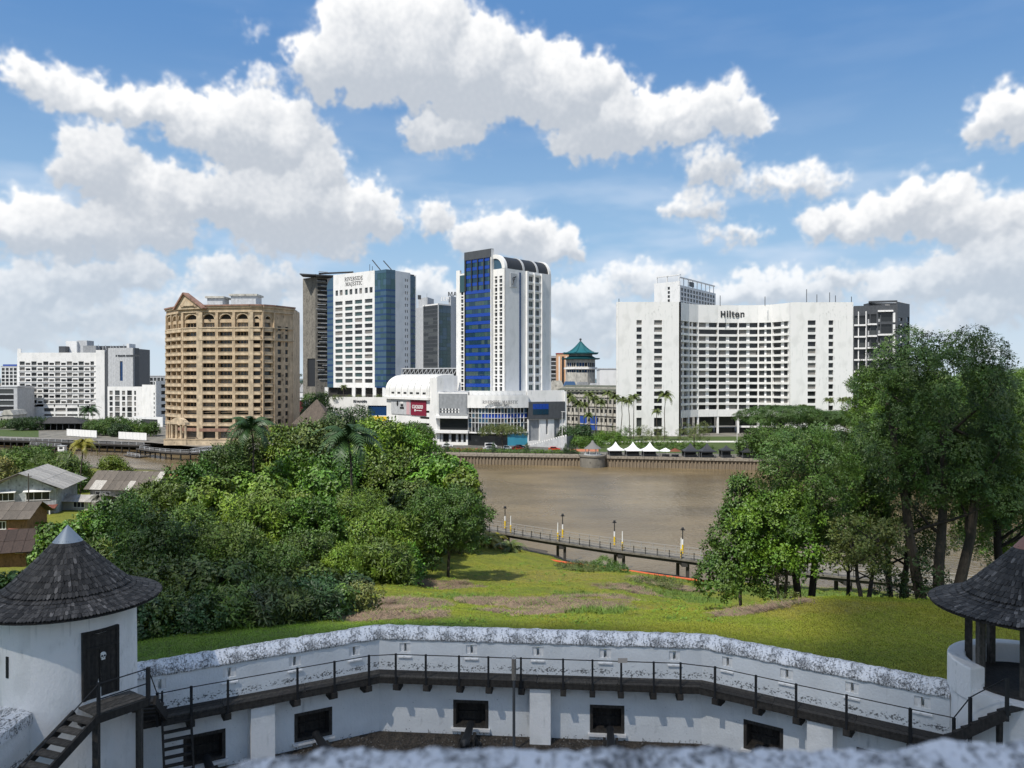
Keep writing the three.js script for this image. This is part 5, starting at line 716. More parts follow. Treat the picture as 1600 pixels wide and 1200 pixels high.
// cars on the far road
{
  const tyre = std(0.02, 0.02, 0.02, 0.9), paint = (r, g, b) => { const m = new THREE.MeshPhysicalMaterial({ roughness: 0.35, clearcoat: 1, clearcoatRoughness: 0.05 }); m.color.setRGB(r, g, b); return m; };
  const car = (px, d, turn, col, label, van) => {
    const [x, z] = pt(px, d), g = thing(van ? 'parked_van' : 'parked_car', label, van ? 'van' : 'car', [x, CITY + 0.03, z], turn, 'cars on the far road');
    const prof = (pts, w, m, n, zz = 0) => { const s = new THREE.Shape(); pts.forEach(([u, v], i) => s[i ? 'lineTo' : 'moveTo'](u, v)); const e = new THREE.ExtrudeGeometry(s, { depth: w, bevelEnabled: true, bevelSize: 0.06, bevelThickness: 0.08, bevelSegments: 2 }); e.translate(0, 0, -w / 2 + zz); return mk(n, uvBox(e), m, g); };
    prof(van ? [[-2.3, 0.35], [2.3, 0.35], [2.3, 1.0], [1.8, 1.2], [1.3, 2.0], [-2.3, 2.0]] : [[-2.1, 0.32], [2.1, 0.32], [2.12, 0.75], [1.1, 0.95], [0.5, 1.42], [-1.2, 1.45], [-1.75, 1.0], [-2.1, 0.95]], 1.55, col, 'body');
    for (const s of [-1, 1]) prof(van ? [[-2.0, 1.15], [1.3, 1.15], [1.05, 1.75], [-2.0, 1.75]] : [[-1.5, 0.98], [0.95, 0.98], [0.42, 1.34], [-1.1, 1.36]], 0.02, M.glassDark, 'side_window', s * 0.84);
    for (const sx of [-1.3, 1.35]) for (const s of [-1, 1]) { const w = mk('wheel', new THREE.CylinderGeometry(0.33, 0.33, 0.22, 14).rotateX(Math.PI / 2), tyre, g); w.position.set(sx, 0.33, s * 0.8); const rm = mk('rim', new THREE.CylinderGeometry(0.19, 0.19, 0.24, 10).rotateX(Math.PI / 2), M.metal, w); }
    for (const s of [-1, 1]) { mk('headlight', bx(0.1, 0.18, 0.35, van ? 2.36 : 2.16, 0.68, s * 0.55), M.white, g); mk('tail_light', bx(0.1, 0.2, 0.25, van ? -2.36 : -2.16, 0.78, s * 0.6), M.maroon, g); }
  };
  car(699, 309, 0.1, paint(0.8, 0.8, 0.8), 'white saloon car by the mall entrance'); car(767, 304, 0.05, paint(0.78, 0.78, 0.78), 'white van behind the olive tree', true); car(764, 297, 3.1, paint(0.45, 0.46, 0.48), 'silver car on the road left of the olive tree trunk'); car(793, 298, 0.0, paint(0.75, 0.75, 0.75), 'white car on the road right of the olive tree trunk'); car(809, 296.5, 0.1, paint(0.42, 0.02, 0.02), 'red hatchback on the road beside the mural'); car(866, 294, 0.0, paint(0.55, 0.03, 0.02), 'red and white taxi on the road near the lamp post'); car(812, 303, 0.1, paint(0.02, 0.02, 0.022), 'black car behind the red hatchback'); car(945, 320, 0, paint(0.7, 0.7, 0.7), 'white car parked behind the first white tent');
  for (const [i, px] of [672, 679, 698, 771, 823, 884, 892, 897].entries()) { const d = bankZ(px) + 6.4, [x, z] = pt(px, d), g = thing('topiary_tree', `dark conical clipped tree, ${ORD[i]} from the left along the far road`, 'shrub', [x, CITY, z], 0, 'clipped cone trees'); crown(g, Array.from({ length: 6 }, (_, k) => [0, 0.5 + k * 0.55, 0, 1.0 - k * 0.14, 0.5, 1.0 - k * 0.14]), { size: 0.6, density: 2.4, spray: 'bush', col: LV.dark, seed: px, name: 'foliage' }); mk('trunk', cyl(0.09, 0.07, 0.8), bark, g); }
  for (const [px, d, h, label] of [[878.5, 300, 14, 'tall white lamp post left of the gazebo'], [1152, 300, 11, 'thin lamp post behind the black kiosk tent']]) { const [x, z] = pt(px, d), g = thing('lamp_post', label, 'lamp post', [x, CITY, z]); mk('pole', cyl(0.14, 0.08, h, 0, 0, 0, 8), M.white, g); mk('lamp_head', bx(1.6, 0.16, 0.3, 0.4, h, 0), M.white, g); }
  // ramp wall
  { const a = pt(828, 312), b = pt(886, 306), g = thing('ramp', 'grey driveway ramp with serrated white kerb beside the mall', 'ramp', [a[0], CITY, a[1]]), L = Math.hypot(b[0] - a[0], b[1] - a[1]), s = new THREE.Shape(); s.moveTo(0, 0); s.lineTo(L, 0); s.lineTo(L, 4.6); s.lineTo(0, 0.4); s.closePath(); const e = new THREE.ExtrudeGeometry(s, { depth: 0.5, bevelEnabled: false }), ry = Math.atan2(-(b[1] - a[1]), b[0] - a[0]); e.rotateY(ry); mk('ramp_wall', uvBox(e), M.lgrey, g); const e2 = new THREE.ExtrudeGeometry(s, { depth: 7, bevelEnabled: false }); e2.translate(0, -0.25, -7.2); e2.rotateY(ry); mk('ramp_body', uvBox(e2), M.grey, g); for (let i = 0; i < 16; i++) { const t = (i + 0.5) / 16, m = mk('kerb_block', bx(L / 26, 0.5, 0.6), M.white, g); m.position.set((b[0] - a[0]) * t, 0.4 + 4.2 * t, (b[1] - a[1]) * t + 0.1); m.rotation.y = ry; } }
}

// ------------------------------------------------------------------ trees and palms of the far bank
const farTree = (name, label, px, top, d, wpx, o = {}) => { const [x, z] = pt(px, d), h = hy(top, d) - CITY; return tree(name, label, { x, z, y: CITY, h, w: wpx / FPX * d, size: 1.5, density: 2.4, seed: Math.round(px), ...o }); };
farTree('shade_tree', 'olive green spreading tree in front of the glass mall', 785, 662, 296, 64, { col: LV.olive, low: 0.35, shape: 'flat', n: 16, spray: 'bush', size: 1.0, density: 1.5, lobe: 0.32 });
farTree('shade_tree', 'dark rounded tree with white glints left of the mall entrance', 645, 660, 292, 70, { col: LV.mid, low: 0.2, n: 18, size: 1.3 });
farTree('shade_tree', 'small dense tree at the corner by the sheet pile wall', 600, 668, 300, 70, { col: LV.bright, low: 0.1, n: 16 });
farTree('shade_tree', 'sparse pale tree with open branches in front of the wide hotel', 1085, 659, 300, 54, { col: LV.olive, low: 0.35, n: 12, spray: 'fine', size: 1.1, density: 1.1, lobe: 0.3 });
farTree('shade_tree', 'sparse twiggy tree left of the hotel wing window', 1020, 665, 318, 60, { col: LV.olive, low: 0.3, n: 10, spray: 'fine', size: 1.0, density: 0.8, lobe: 0.28 });
farTree('shade_tree', 'thin pale tree behind the white tents', 985, 664, 330, 50, { col: LV.mid, low: 0.3, n: 9, spray: 'fine', size: 1.0, density: 0.9, lobe: 0.3 });
farTree('shade_tree', 'bushy garden tree left of the gazebo', 900, 664, 318, 44, { col: LV.dark, low: 0.15, n: 14 });
farTree('garden_shrub', 'broad green shrub bank beside the shophouse palms', 940, 676, 326, 60, { col: LV.bright, low: 0.05, n: 14, spray: 'bush' });
farTree('garden_shrub', 'green shrub bank behind the gazebo', 915, 682, 308, 40, { col: LV.vine, low: 0.05, n: 10, spray: 'bush' });
farTree('rain_tree', 'dark flat topped rain tree right of the wide hotel entrance', 1225, 632, 285, 120, { col: LV.rain, low: 0.42, shape: 'flat', n: 30, spray: 'fine', size: 1.2, density: 3, lobe: 0.30, dp: 22 });
farTree('rain_tree', 'broad flat topped rain tree behind the right hand trees', 1300, 640, 292, 120, { col: LV.rain, low: 0.40, shape: 'flat', n: 28, spray: 'fine', size: 1.2, density: 3, lobe: 0.30, dp: 22 });
farTree('shade_tree', 'round bushy tree at the end of the black tents', 1210, 668, 268, 90, { col: LV.mid, low: 0.08, n: 22 });
farTree('shade_tree', 'dense dark tree below the flat topped rain tree', 1270, 672, 266, 110, { col: LV.dark, low: 0.05, n: 24 });
farTree('shade_tree', 'yellow leaved tree beside the wide hotel corner', 1345, 648, 300, 50, { col: LV.yellow, low: 0.3, n: 12, spray: 'fine', size: 1.1 });
farTree('shade_tree', 'bright round tree below the charcoal apartments', 1372, 572, 250, 80, { col: LV.bright, low: 0.1, n: 26, size: 1.2 });
farTree('shade_tree', 'tall green tree behind the big right hand tree', 1430, 580, 260, 110, { col: LV.mid, low: 0.1, n: 24 });
for (const [i, [px, top, d, w, c]] of [[1500, 570, 300, 110, LV.mid], [1560, 572, 310, 110, LV.bright], [1620, 568, 300, 110, LV.mid], [1590, 600, 240, 120, LV.bright], [1680, 580, 260, 120, LV.mid], [1510, 610, 230, 100, LV.mid], [1460, 620, 235, 100, LV.bright]].entries()) farTree('bank_tree', `leafy tree of the far wood at right, ${ORD[i]} from the hotel side`, px, top, d, w, { col: c, low: 0.08, n: 22 });
for (const [i, [px, top, d, w]] of [[1450, 560, 420, 40], [1505, 556, 430, 30], [1555, 572, 420, 30]].entries()) farTree('emergent_tree', ['flat crowned tree rising above the right hand wood', 'small tufted tree standing above the right hand wood', 'low round tree on the right hand skyline'][i], px, top, d, w, { col: LV.dark, low: 0.75, shape: 'flat', n: 7, spray: 'bush' });
for (const [i, [px, top, d, fr]] of [[885, 617, 338, 3.4], [898, 622, 345, 3.2], [906, 628, 340, 3.2], [912, 630, 352, 3.0], [922, 614, 344, 3.6], [932, 620, 350, 3.4], [940, 626, 340, 3.2], [948, 612, 352, 3.4], [956, 618, 345, 3.4], [918, 646, 330, 3.0]].entries()) palm(`slender palm by the shophouses, ${ORD[i]} of the row`, ...(() => { const [x, z] = pt(px, d); return [x, CITY, z]; })(), hy(top, d) - CITY - 1, fr, i + 3, 'palms by the shophouses');
for (const [i, [px, top, d, fr, l]] of [[970, 622, 335, 3.2, 'tall palm at the left edge of the wide hotel'], [984, 624, 332, 3.2, 'curved palm, second along the wide hotel wall'], [990, 618, 338, 3.4, 'palm with full crown, third along the wide hotel wall'], [1027, 640, 345, 2.8, 'short palm under the tall palm of the hotel wing'], [1038, 615, 338, 4.2, 'tall full palm in front of the hotel wing'], [1293, 622, 345, 2.8, 'palm above the flat topped tree, leftmost of three'], [1313, 622, 345, 2.8, 'palm above the flat topped tree, middle of three'], [1325, 621, 348, 2.8, 'palm above the flat topped tree, rightmost of three'], [1215, 634, 330, 2.6, 'palm tip peeping over the flat topped tree'], [1255, 632, 335, 2.6, 'second palm tip peeping over the flat topped tree'], [137, 640, 455, 6.5, 'dark palm in front of the slab hotel']].entries()) { const [x, z] = pt(px, d); palm(l, x, CITY, z, hy(top, d) - CITY - 1, fr, i + 40, undefined, i === 10 ? LV.dark : LV.olive); }
{ const [x, z] = pt(536, 420); palm('small palm on the white podium terrace', x, CITY + 15.6, z, 6.5, 2.6, 71); for (const [i, px] of [525, 545, 560, 590].entries()) { const [a, b] = pt(px, 408), g = thing('terrace_shrub', `planted shrub on the white podium terrace, ${ORD[i]} from the left`, 'shrub', [a, CITY + 15.6, b], 0, 'terrace shrubs'); crown(g, [[0, 1.2, 0, 2.2, 1.3, 1.4], [2, 0.9, 0, 1.8, 1.1, 1.2]], { size: 1, density: 2.2, col: LV.olive, seed: px, spray: 'bush', name: 'foliage' }); } }
farTree('shade_tree', 'green tree in the gap beside the concrete tower', 490, 612, 400, 50, { col: LV.mid, low: 0.1, n: 14 });
farTree('shade_tree', 'dark tree on the skyline right of the tan block', 466, 583, 700, 18, { col: LV.dark, low: 0.1, n: 8 });
// hills far off
{ const g = new THREE.BufferGeometry(), pos = [], idx = [], N = 80; for (let i = 0; i <= N; i++) { const p = lerp(-600, 2200, i / N), [x, z] = pt(p, 5200), h = 12 + 30 * Math.max(0, fbm(i * 0.13, 3, 4) + 0.35); pos.push(x, 0, z, x, h, z - 50, x, 0, z - 1500); } for (let i = 0; i < N; i++) for (const k of [0, 1]) { const a = i * 3 + k; idx.push(a, a + 3, a + 1, a + 1, a + 3, a + 4); } g.setAttribute('position', new THREE.Float32BufferAttribute(pos, 3)); g.setIndex(idx); g.computeVertexNormals(); struct('hills', g, std(0.10, 0.15, 0.17, 1)); }

// ------------------------------------------------------------------ left promenade: pavilion, hoardings, jetties, trees
{
  const [x, z] = pt(97, 415), g = thing('open_pavilion', 'long open pavilion with low dark hipped roof before the slab hotel', 'pavilion', [x, CITY, z]);
  const hip = (w, d, h, y, r, X = 0) => { const v = [[-w / 2, 0, -d / 2], [w / 2, 0, -d / 2], [w / 2, 0, d / 2], [-w / 2, 0, d / 2], [-w / 2 + r, h, 0], [w / 2 - r, h, 0]], f = [[3, 2, 5], [3, 5, 4], [2, 1, 5], [1, 0, 4], [1, 4, 5], [0, 3, 4]], pos = f.flat().flatMap((i) => [v[i][0] + X, v[i][1] + y, v[i][2]]), e = new THREE.BufferGeometry(); e.setAttribute('position', new THREE.Float32BufferAttribute(pos, 3)); e.computeVertexNormals(); return uvBox(e); };
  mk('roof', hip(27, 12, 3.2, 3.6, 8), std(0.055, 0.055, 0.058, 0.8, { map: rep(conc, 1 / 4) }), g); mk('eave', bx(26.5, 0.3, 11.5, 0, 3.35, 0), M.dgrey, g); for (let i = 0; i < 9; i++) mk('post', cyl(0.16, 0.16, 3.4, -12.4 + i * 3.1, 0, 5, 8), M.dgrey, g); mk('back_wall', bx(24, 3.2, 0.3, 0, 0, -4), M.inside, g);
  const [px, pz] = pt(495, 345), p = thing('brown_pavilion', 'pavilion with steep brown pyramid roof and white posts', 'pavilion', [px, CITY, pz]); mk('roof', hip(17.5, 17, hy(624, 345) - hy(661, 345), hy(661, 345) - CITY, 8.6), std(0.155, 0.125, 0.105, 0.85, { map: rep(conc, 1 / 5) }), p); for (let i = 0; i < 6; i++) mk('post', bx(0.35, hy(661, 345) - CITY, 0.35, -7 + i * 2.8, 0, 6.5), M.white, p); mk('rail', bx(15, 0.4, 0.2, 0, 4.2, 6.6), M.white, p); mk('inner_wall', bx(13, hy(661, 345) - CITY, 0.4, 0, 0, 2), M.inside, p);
  const hoard = (p0, p1, d0, d1, label) => { const a = pt(p0, d0), b = pt(p1, d1), q = thing('hoarding', label, 'hoarding', [a[0], CITY, a[1]]), L = Math.hypot(b[0] - a[0], b[1] - a[1]), n = Math.round(L / 2.4), ry = Math.atan2(-(b[1] - a[1]), b[0] - a[0]); for (let i = 0; i < n; i++) { const t = (i + 0.5) / n, m = mk('panel', bx(L / n - 0.06, 3.1, 0.12), M.white, q); m.position.set((b[0] - a[0]) * t, 0.25, (b[1] - a[1]) * t + (i % 2) * 0.04); m.rotation.y = ry; } for (let i = 0; i <= n; i += 2) { const t = i / n; mk('post', bx(0.14, 3.2, 0.14, (b[0] - a[0]) * t, 0, (b[1] - a[1]) * t - 0.15), M.dgrey, q); } };
  hoard(104, 151, 368, 356, 'white site hoarding on the promenade left of the round trees'); hoard(185, 229, 349, 340, 'white site hoarding beside the tan block'); 
  for (const [i, [tx, top, d, w, c]] of [[33, 653, 410, 30, LV.dark], [55, 652, 412, 34, LV.dark], [148, 656, 392, 28, LV.mid], [172, 652, 380, 46, LV.mid], [200, 655, 378, 34, LV.mid], [206, 664, 372, 34, LV.bright], [15, 655, 425, 30, LV.mid], [95, 655, 440, 30, LV.mid], [120, 653, 445, 26, LV.dark], [235, 660, 368, 26, LV.mid], [160, 660, 372, 30, LV.mid], [186, 662, 366, 30, LV.dark]].entries()) farTree('promenade_tree', `rounded promenade tree, ${ORD[i]} from the left before the slab hotel`, tx, top, d, w, { col: c, low: 0.12, n: 14, size: 1.3 });
  // raised timber boardwalks on dark piles
  const deckM = std(0.15, 0.145, 0.14, 0.8, { map: rep(woodT, 1 / 2) }), pileM = std(0.03, 0.028, 0.026, 0.9);
  const jetty = (pts, w, y, label, name = 'jetty') => { const P = pts.map(([p, d]) => pt(p, d)), q = thing(name, label, 'jetty', [P[0][0], 0, P[0][1]]); for (let i = 0; i < P.length - 1; i++) { const a = [P[i][0] - P[0][0], P[i][1] - P[0][1]], b = [P[i + 1][0] - P[0][0], P[i + 1][1] - P[0][1]], L = Math.hypot(b[0] - a[0], b[1] - a[1]), ry = Math.atan2(-(b[1] - a[1]), b[0] - a[0]), m = [(a[0] + b[0]) / 2, (a[1] + b[1]) / 2], N = Math.max(1, Math.round(L / 4)); mk('deck', bx(L + 0.6, 0.35, w, m[0], y - i * 0.004, m[1], ry), deckM, q); mk('deck_beam', bx(L, 0.5, 0.4, m[0], y - 0.52, m[1] + w * 0.42, ry), pileM, q); for (const h of [0.55, 1.05]) mk('rail', bx(L, 0.09, 0.09, m[0], y + 0.35 + h, m[1] + w * 0.45, ry), M.lgrey, q); for (let k = 0; k <= N; k++) { const t = k / N, x = lerp(a[0], b[0], t), z = lerp(a[1], b[1], t); mk('rail_post', bx(0.16, 1.1, 0.16, x, y + 0.35, z + w * 0.45), M.lgrey, q); mk('pile', cyl(0.28, 0.28, y + 2, x, -2, z + w * 0.35, 8), pileM, q); } } return q; };
  jetty([[-60, 357], [0, 350], [60, 343], [110, 335], [170, 328], [228, 320]], 4, 3.2, 'long grey boardwalk on piles along the left promenade'); jetty([[50, 335], [98, 326]], 3, 2.2, 'lower landing stage in front of the left boardwalk'); jetty([[222, 312], [245, 303], [270, 297], [300, 294], [330, 296]], 4.5, 2.6, 'curved grey jetty below the tan block'); jetty([[203, 312], [222, 304]], 5, 0.2, 'floating pontoon at the end of the curved jetty', 'pontoon'); 
  { const [bx0, bz0] = pt(97, 322), q = thing('ticket_booth', 'small white booth at the end of the landing stage', 'booth', [bx0, 0.6, bz0]); mk('wall', bx(2.6, 2.4, 2), M.white, q); mk('window', bx(1.4, 0.8, 0.1, 0, 1.2, 1.0), M.glassDark, q); mk('roof', bx(3, 0.2, 2.4, 0, 2.4, 0), M.lgrey, q); }
  { const a = pt(300, 297), b = pt(345, 300), q = thing('gangway', 'sloping grey gangway from the curved jetty to the bank', 'gangway', [a[0], 0, a[1]]); for (const s of [0, 2]) { mk('side_truss', [beam([0, 2.9, s], [b[0] - a[0], 4.0, b[1] - a[1] + s], 0.15, 0.2), beam([0, 4.1, s], [b[0] - a[0], 5.2, b[1] - a[1] + s], 0.12, 0.15)], M.lgrey, q); for (let i = 0; i < 7; i++) { const t = i / 7, x = (b[0] - a[0]) * t, x2 = (b[0] - a[0]) * (t + 1 / 7); mk('truss_web', bar([x, 2.9 + 1.1 * t, s + (b[1] - a[1]) * t], [x2, 4.1 + 1.1 * (t + 1 / 7), s + (b[1] - a[1]) * (t + 1 / 7)], 0.06, 5), M.lgrey, q); } } mk('deck', beam([0, 2.8, 1], [b[0] - a[0], 3.9, b[1] - a[1] + 1], 2, 0.12), deckM, q); }
}
// ------------------------------------------------------------------ village houses on the near bank, left
{
  const zinc = std(0.62, 0.60, 0.58, 0.6, { map: rep(conc, 1 / 3) }), zincO = std(0.20, 0.175, 0.155, 0.85, { map: rep(conc, 1 / 2.2) }), blueW = std(0.56, 0.62, 0.68, 0.8, { map: rep(conc, 1 / 6) }), rust = std(0.26, 0.085, 0.06, 0.8, { map: rep(conc, 1 / 2) }), tanW = std(0.36, 0.20, 0.10, 0.8, { map: rep(conc, 1 / 3) });
  const house = (label, px, d, turn, W, D, wallH, roofH, wall, roof, o = {}) => {
    const [x, z] = pt(px, d), y = Math.max(2.6, groundY(x, z)), g = thing('village_house', label, 'house', [x, y, z], turn); mk('wall', bx(W, wallH, D, 0, -0.6, 0), wall, g);
    const roof2 = roof.clone(); roof2.color.multiplyScalar(0.82); const ov = o.ov ?? 0.9, pitch = (w, h, len, yy, X = 0, Z = 0, alongX = true) => { const t = Math.hypot(w / 2, h), a = Math.atan2(h, w / 2), L = len; for (const s of [-1, 1]) { const n = o.sheets ?? 8; for (let i = 0; i < n; i++) for (const e of [0.25, 0.75]) { const m = mk('roof_sheet', bx(L / n - 0.03, 0.05, t / 2 + 0.12), o.patch && wr() < 0.16 ? zinc : wr() < 0.35 ? roof2 : roof, g), lift = 0.02 * (i % 2) + (e > 0.5 ? 0.04 : 0); m.rotation.order = 'YXZ'; if (alongX) { m.position.set(X - L / 2 + (i + 0.5) * L / n, yy + h * e + lift, Z + s * w / 2 * (1 - e)); m.rotation.x = s * a; } else { m.position.set(X + s * w / 2 * (1 - e), yy + h * e + lift, Z - L / 2 + (i + 0.5) * L / n); m.rotation.y = Math.PI / 2; m.rotation.x = s * a; } } } };
    if (o.along === false) { pitch(W + 2 * ov, roofH, D + 2 * ov, wallH - 0.6, 0, 0, false); const s = new THREE.Shape(); s.moveTo(-W / 2, 0); s.lineTo(W / 2, 0); s.lineTo(0, roofH * 0.94); s.closePath(); mk('gable', uvBox(new THREE.ExtrudeGeometry(s, { depth: D, bevelEnabled: false }).translate(0, wallH - 0.62, -D / 2)), wall, g); } else { pitch(D + 2 * ov, roofH, W + 2 * ov, wallH - 0.6, 0, 0, true); const s = new THREE.Shape(); s.moveTo(-D / 2, 0); s.lineTo(D / 2, 0); s.lineTo(0, roofH * 0.94); s.closePath(); mk('gable', uvBox(new THREE.ExtrudeGeometry(s, { depth: W, bevelEnabled: false }).translate(0, wallH - 0.62, -W / 2).rotateY(Math.PI / 2)), wall, g); }
    for (const [wx, wy, ww, wh] of o.win ?? []) { const f = mk('window', bx(ww, wh, 0.12, wx, wy, D / 2 + 0.02), M.glassDark, g); mk('window_frame', [bx(ww + 0.2, 0.12, 0.16, wx, wy - 0.1, D / 2 + 0.05), bx(ww + 0.2, 0.12, 0.16, wx, wy + wh, D / 2 + 0.05), ...[-0.5, -0.17, 0.17, 0.5].map((t) => bx(0.1, wh, 0.16, wx + t * ww, wy, D / 2 + 0.05))], M.white, f); }
    for (const [ax, ay, aw, ad, m] of o.awn ?? []) mk('awning', bx(aw, 0.1, ad, ax, ay, D / 2 + ad / 2 - 0.1, 0, 0.25), m, g); for (const [cx, h] of o.posts ?? []) mk('porch_post', bx(0.2, h, 0.2, cx, -0.5, D / 2 + 1.6), M.white, g);
    return g;
  };
  house('two storey white house with pale gabled roof and long window bands', 52, 165, 0.25, 12.5, 15, 5.6, 3.3, blueW, zinc, { along: false, ov: 1.6, win: [[-2.7, 2.9, 3.0, 1.5], [3.0, 2.9, 4.2, 1.5]], awn: [[-2.7, 4.6, 3.8, 1.0, M.white], [3.0, 4.6, 5, 1.0, M.white], [0.8, 1.5, 11.5, 2.0, rust]], posts: [[-5, 2.2], [5.5, 2.2]] });
  house('long weathered shed with patched grey roof by the water', 205, 172, -0.16, 14.5, 7, 4.2, 3.4, std(0.42, 0.43, 0.42, 0.8, { map: rep(conc, 1 / 3) }), zincO, { patch: true, sheets: 12, win: [[-4.2, 1.6, 3.4, 1.4], [3.6, 1.2, 3.6, 1.8]] });
  house('low white roofed lean-to between the white house and shed', 128, 166, -0.1, 9, 5, 2.4, 0.9, M.offwhite, zinc, { win: [[1, 0.6, 2.4, 1.1]] });
  house('brown roofed house with tan wall and white windows at left edge', 12, 139, 0.12, 9.5, 7.5, 3.4, 2.2, tanW, zincO, { sheets: 10, win: [[-1.6, 1.1, 1.3, 1.2], [0.6, 1.1, 1.6, 1.2]] });
  house('orange tin roofed hut half hidden by the thicket', 276, 200, 0.2, 6, 6, 2.6, 1.6, M.offwhite, std(0.42, 0.13, 0.08, 0.8), {});
  house('dark brown roofed house nearest the round turret', -12, 106, 0.35, 9, 7, 2.8, 2.2, tanW, std(0.075, 0.05, 0.042, 0.85, { map: rep(conc, 1 / 2) }), { sheets: 9 });
  house('small hut with faded red roof panels above the turret', 40, 121, -0.35, 5.5, 5, 2.2, 1.3, M.offwhite, rust, { patch: true, sheets: 6 });
  for (const [i, [px, d, w, l, m, lab]] of [[35, 112, 4.6, 2.4, std(0.34, 0.42, 0.47, 0.7), 'pale blue tin lean-to roof among the huts'], [38, 105, 4.8, 2.6, std(0.30, 0.22, 0.19, 0.8, { map: rep(conc, 1 / 1.5) }), 'rusty patchwork tin roof nearest the turret'], [22, 120, 5, 2.4, zinc, 'white tin roof beside the tan walled house']].entries()) { const [x, z] = pt(px, d), y = groundY(x, z), g = thing('tin_shelter', lab, 'shelter', [x, y, z], 0.2 - i * 0.2); for (let k = 0; k < 5; k++) { const s = mk('roof_sheet', bx(w / 5 + 0.05, 0.06, l, -w / 2 + (k + 0.5) * w / 5, 2.2 + 0.03 * (k % 2), 0, 0, 0.28), k === 2 && i === 1 ? zinc : m, g); } for (const sx of [-1, 1]) for (const sz of [-1, 1]) mk('post', bx(0.12, 2.3 - sz * 0.3, 0.12, sx * w * 0.45, 0, sz * l * 0.4), bark, g); }
  const gy = (p, d) => { const [x, z] = pt(p, d); return [x, groundY(x, z), z]; };
  { const [x, y, z] = gy(44, 150), g = thing('utility_pole', 'thin utility pole in front of the white gabled house', 'pole', [x, y, z]); mk('pole', cyl(0.11, 0.08, 9), bark, g); mk('crossarm', bx(1.2, 0.1, 0.1, 0, 8.4, 0), bark, g); }
  { const [x, , z] = pt(125, 190).concat(0), g = palm('yellowing palm with ragged crown above the village', ...(() => { const [a, b] = pt(125, 188); return [a, groundY(a, b), b]; })(), 11.5, 3.6, 91, undefined, LV.yellow); }
  palm('drooping bare palm stump between the lean-to and shed', ...gy(154, 150), 4.4, 2.2, 92, undefined, [0.16, 0.15, 0.12]);
  for (const [i, [px, d, h, f]] of [[85, 118, 4.5, 3.4], [97, 114, 4.2, 3.2], [108, 122, 4.6, 3.2]].entries()) { const [x, y, z] = gy(px, d), g = thing('banana_plant', `broad leaved banana plant below the white house, ${ORD[i]} from the left`, 'plant', [x, y, z], 0, 'banana plants'); mk('stem', cyl(0.16, 0.1, h * 0.5), leafM(...LV.olive), g); for (let k = 0; k < 8; k++) { const s = new THREE.PlaneGeometry(0.8, f, 2, 8), p = s.attributes.position; for (let j = 0; j < p.count; j++) { const t = (p.getY(j) + f / 2) / f, w = Math.sin(Math.PI * clamp(0.1 + 0.88 * t)), X = p.getX(j) * w; p.setXYZ(j, X, h * 0.4 + f * (0.95 * t - 0.55 * t * t), f * 0.62 * t * t + 0.25 * Math.abs(X)); } s.computeVertexNormals(); const m = mk('leaf', s, leafM(...LV.bright), g); m.rotation.y = k * 2.4 + i; } }
}
